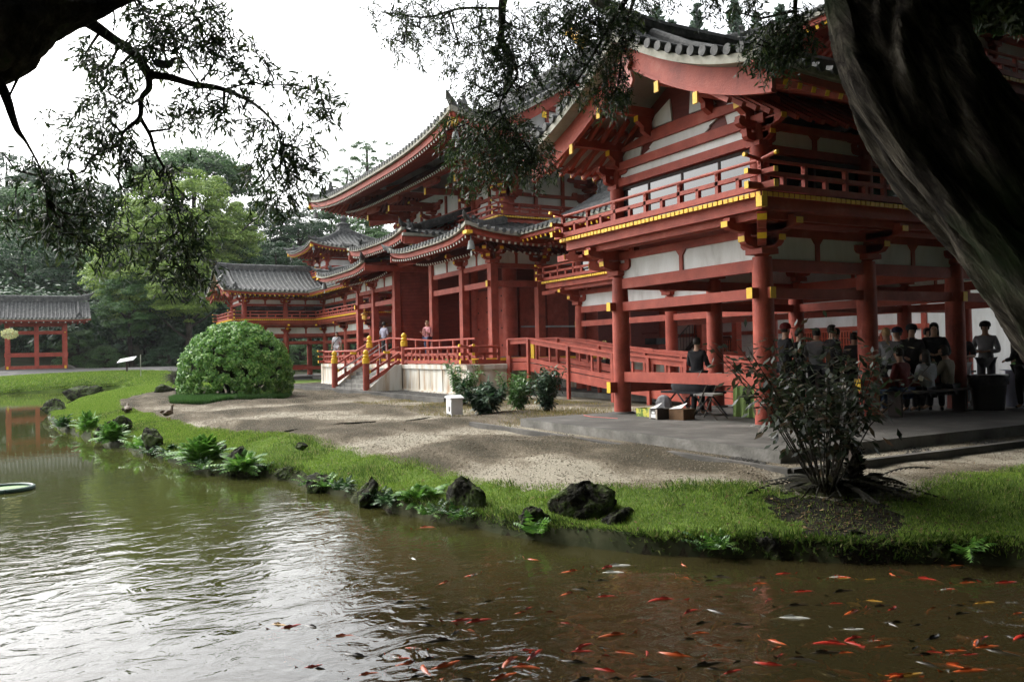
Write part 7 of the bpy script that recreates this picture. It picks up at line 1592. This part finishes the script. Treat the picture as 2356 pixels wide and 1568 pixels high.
limb(RT, [(1900, -300, 5.6), (1600, -250, 7.5), (1250, -120, 9.5), (1165, -20, 10.5), (1155, 60, 10.8), (1150, 110, 10.8)], [.2, .14, .09, .06, .045, .03]); limb(RT, [(1155, 20, 10.7), (1060, 20, 10.8), (980, 40, 10.8), (900, 30, 10.8)], [.02, .016, .012, .008]); limb(RT, [(1155, 90, 10.8), (1190, 170, 10.8), (1150, 250, 10.8), (1215, 340, 10.9)], [.02, .015, .012, .008])
limb(RT, [(1600, -250, 7.5), (1480, -60, 10), (1420, 30, 10.8), (1380, 100, 10.8), (1320, 200, 10.8)], [.1, .05, .03, .02, .01]); limb(RT, [(1480, -60, 10), (1440, 60, 10.8), (1425, 170, 10.8)], [.04, .015, .01]); limb(RT, [(1900, -200, 6), (1840, -60, 8), (1830, 40, 8.5), (1850, 130, 8.6)], [.05, .03, .02, .01]); limb(RT, [(2020, -260, 5.2), (2250, -160, 6), (2500, -60, 7)], [.2, .14, .08])
BR_ = [(900, 30, 60, 35, 45, 10.8, .35), (960, 60, 60, 50, 66, 10.8, .4), (930, 110, 55, 40, 40, 10.8, .4), (1030, 40, 60, 40, 56, 10.8, .4), (1060, 110, 60, 45, 56, 10.8, .4), (1100, 70, 50, 60, 50, 10.8, .4), (1150, 90, 45, 70, 110, 10.8, .4), (1150, 150, 40, 40, 100, 10.8, .3), (1220, 60, 60, 60, 100, 10.8, .4), (1290, 40, 70, 50, 150, 10.8, .4), (1360, 40, 70, 55, 170, 10.8, .4), (1440, 20, 60, 40, 110, 10.8, .4), (1300, 110, 60, 50, 80, 10.8, .4), (1370, 120, 50, 50, 90, 10.8, .4), (1140, 215, 60, 50, 64, 10.8, .4), (1070, 180, 60, 40, 46, 10.8, .4), (1100, 260, 55, 40, 56, 10.8, .4), (1200, 200, 60, 50, 56, 10.8, .4), (1230, 140, 50, 50, 56, 10.8, .4),
       (1160, 300, 70, 35, 80, 10.9, .4), (1110, 330, 60, 40, 70, 10.9, .4), (1200, 340, 80, 40, 130, 10.9, .4), (1130, 380, 60, 40, 80, 10.9, .4), (1220, 385, 70, 35, 110, 10.9, .4), (1060, 350, 40, 40, 46, 10.9, .4), (1080, 420, 45, 35, 40, 10.9, .3), (1030, 300, 40, 40, 22, 10.8, .3), (1310, 190, 50, 45, 80, 10.8, .3), (1420, 190, 35, 55, 80, 10.8, .3), (1400, 230, 45, 35, 60, 10.8, .3), (1430, 110, 35, 50, 60, 10.8, .3), (1700, 30, 50, 35, 30, 8.6, .3), (1780, 80, 60, 40, 60, 8.6, .3), (1810, 120, 60, 40, 90, 8.6, .3), (1750, 130, 50, 35, 50, 8.6, .3), (1840, 70, 40, 50, 50, 8.6, .3), (1540, -10, 80, 25, 40, 10, .4), (1650, 5, 60, 25, 30, 9.5, .3)]
hang(RT, BR_, limbs, 9, .088, 1.1, .85)
# dense canopy above and behind, out of the lens, added to shade the right side and mirrored in the water
rg = np.random.default_rng(31); nc = 560; cc = np.concatenate([np.stack([rg.uniform(0, 20, 360), rg.uniform(-18, 14, 360), rg.uniform(6.4, 12, 360)], -1), np.stack([rg.uniform(-1, 14, 200), rg.uniform(-10, 16, 200), rg.uniform(9.8, 13.5, 200)], -1)]); n = 130000; k = rg.integers(0, nc, n); pos = cc[k]+rv(rg, n)*rg.uniform(.2, 1, (n, 1))*np.array([1.3, 1.3, .55])
rel = pos-np.array(CAM); zc = rel@np.array(_f); xx = 1178+F*(rel@np.array(R2))/zc; yy = 784-F*(rel@np.array(U2))/zc
vis = (zc > 0) & (xx > -260) & (xx < 2500) & (yy > -45); corner = (zc > 0) & (xx > 1985+ (yy > 0)*yy*1.6) & (yy < 95) & (zc < 12)
pass; near_ = (np.linalg.norm(rel, axis=1) < 1.6); keep = (~vis | corner) & ~near_; pos = pos[keep]; n = len(pos); nn = rv(rg, n)+np.array([0, 0, .4]); V, Fq = leaves(pos, np.cross(nn, rv(rg, n)), nn, rg.uniform(.30, .60, n), rg.uniform(.16, .30, n)); link('crown', npmesh('crown', V-np.array(WL[RT]), Fq, [NL]), RT)
for i, t in enumerate(((14, -2, 9), (4, 2, 9.5), (16, -9, 8), (2, -6, 10))): mb = MB(); mb.tube([P(1900, -420, 5.6), P(1900, -420, 5.6).lerp(Vector(t), .5)+Vector((0, 0, .8)), Vector(t)], [.22, .14, .05], 10); 
rg = np.random.default_rng(32); n = 9000; cc2 = np.array([tuple(P(x, y, z)) for x, y, z in ((2250, 15, 7.5), (2300, 20, 7.5), (2360, 25, 7.6), (2220, -10, 7), (2320, 0, 7), (2240, -10, 7.4), (2400, 30, 7.6))]); k = rg.integers(0, 7, n); pos = cc2[k]+rv(rg, n)*rg.uniform(0, 1, (n, 1))**.6*np.array([.34, .34, .2]); nn = rv(rg, n); V, Fq = leaves(pos, np.cross(nn, rv(rg, n)), nn, rg.uniform(.08, .16, n), rg.uniform(.02, .05, n)); link('crown', npmesh('crown', V-np.array(WL[RT]), Fq, [NL]), RT)
# --- dark shrub and palm-like plant on the right bank
p = G(1900, 1135, -.25); leafy_shrub('bank_shrub', p, 1.75, 2.5, 41, leafmat('bank_shrub_leaf', (.008, .014, .008), (.03, .045, .02), (.09, .05, .03), .4, .25), 'dark broad leaved shrub on the right bank in front of the corner column', nst=36, per=50, ll=.12, lw=.40, droop=.5)
p = G(1966, 1128, -.25); cy_ = empty('cycad', p, 'short dark shaggy stemmed cycad right of the bank shrub with arching dry fronds', 'plant'); m = MB(); rr = random.Random(6); m.tube([p, p+Vector((0, 0, .3)), p+Vector((.01, 0, .52))], [.09, .07, .05], 9)
for k in range(90): z = rr.uniform(.02, .5); a = rr.uniform(0, 6.28); b = p+Vector((math.cos(a)*.06, math.sin(a)*.06, z)); m.add([b+Vector((0, 0, -.02)), b+Vector((math.cos(a)*.08, math.sin(a)*.08, .04)), b+Vector((0, 0, .03)), b+Vector((math.sin(a)*.03, -math.cos(a)*.03, 0))], [(0, 1, 2, 3)])
m.build('stem', MATS['bark'], cy_); V, Fq = fronds(26, .8, 77, up=.7, w=.10, pinn=14, spread=1.2); o = link('fronds', npmesh('fronds', V, Fq, [leafmat('dry_frond', (.012, .012, .007), (.035, .032, .018), None, .7, .2)]), cy_, (0, 0, .02))
V, Fq = fronds(60, .75, 78, up=.35, w=.07, pinn=16, spread=1.3); o = link('fronds', npmesh('fronds', V, Fq, [MATS['dry_frond']]), cy_, (-.25, -.15, .08))
m = MB(); m.lathe((p.x-.35, p.y-.2, p.z-.1), [(.55, 0), (.45, .12), (.2, .2), (.01, .22)], 14, (1.2, .8)); m.build('leaf_litter', MATS['soil'], cy_)

# far wooded slope and unseen dark foliage added to block light
def wood(name, n, fx, size, m, seed, hmax, lab=None):
    rg = np.random.default_rng(seed); X, Y = fx(rg, n); nc = 900; i0 = rg.integers(0, len(X), nc); k = rg.integers(0, nc, n); q = rv(rg, n); q[:, 2] = np.abs(q[:, 2]); r_ = rg.uniform(2, 4, nc)[k][:, None]
    Xc, Yc = X[i0][k], Y[i0][k]; H0 = hz(X[i0], Y[i0])[k]+rg.uniform(.25, 1, nc)[k]*hmax; pos = np.stack([Xc, Yc, H0], -1)+q*r_*np.array([1, 1, .75])
    nn = q+rv(rg, n)*.5+np.array([0, 0, .4]); V, Fq = leaves(pos, np.cross(nn, rv(rg, n)), nn, rg.uniform(.6, 1.3, n)*size, rg.uniform(.5, .9, n)*size*.7); tag(link(name, npmesh(name, V, Fq, [m])), kind='stuff')
def ring(rg, n): a = rg.uniform(YAW-.62, YAW+.62, n); d = rg.uniform(100, 165, n); return CAM.x-np.cos(a)*d, CAM.y+np.sin(a)*d
wood('far_wood', 60000, ring, .95, LM, 51, 6)
def ring2(rg, n): a = rg.uniform(YAW-.62, YAW+.5, n); d = rg.uniform(78, 96, n); return CAM.x-np.cos(a)*d, CAM.y+np.sin(a)*d
wood('forest_undergrowth', 50000, ring2, .6, LD, 52, 4)
for sd_, nc, n, bx in ((58, 420, 24000, (2, 20, -16, 16, 10.5, 15)), (55, 220, 40000, (7.5, 17, -4, 20, .5, 12)), (56, 420, 60000, (-1, 21, -26, -15, 0, 14)), (57, 160, 26000, (15, 24, -16, 0, 0, 13))):  # leaf blocks added out of view overhead, right and behind camera to cut light
    rg = np.random.default_rng(sd_); cc = np.stack([rg.uniform(bx[0], bx[1], nc), rg.uniform(bx[2], bx[3], nc), rg.uniform(bx[4], bx[5], nc)], -1); k = rg.integers(0, nc, n); pos = cc[k]+rv(rg, n)*rg.uniform(.3, 1, (n, 1))*1.3
    rel = pos-np.array(CAM); zc = rel@np.array(_f); xx = 1178+F*(rel@np.array(R2))/zc; yy = 784-F*(rel@np.array(U2))/zc; keep = ((zc < 0) | (xx > 2470) | (yy < -60)) & (np.linalg.norm(rel, axis=1) > 2.5); pos = pos[keep]; n = len(pos); nn = rv(rg, n); V, Fq = leaves(pos, np.cross(nn, rv(rg, n)), nn, rg.uniform(.5, 1.0, n), rg.uniform(.3, .6, n)); tag(link('unseen_shade_foliage', npmesh('unseen_shade_foliage', V, Fq, [LD])), kind='stuff')

if HAZE:
    m = bpy.data.materials.new('haze'); m.use_nodes = True; N = m.node_tree.nodes; L = m.node_tree.links; N.remove(N['Principled BSDF']); v = N.new('ShaderNodeVolumePrincipled'); v.inputs['Color'].default_value = (.93, .96, 1, 1); v.inputs['Density'].default_value = HAZE; L.new(v.outputs[0], N['Material Output'].inputs['Volume'])
    b = MB().box(-345, 105, -80, 345, -3, 75); o = b.build('haze', m, None); tag(o, kind='stuff')

for o in list(bpy.data.objects):
    b_ = o.name.split('.')[0]
    if b_ in ('rafters', 'rafter_tips', 'deck_edge_caps', 'tile_rows', 'louvre_slats'): o['kind'] = 'stuff'
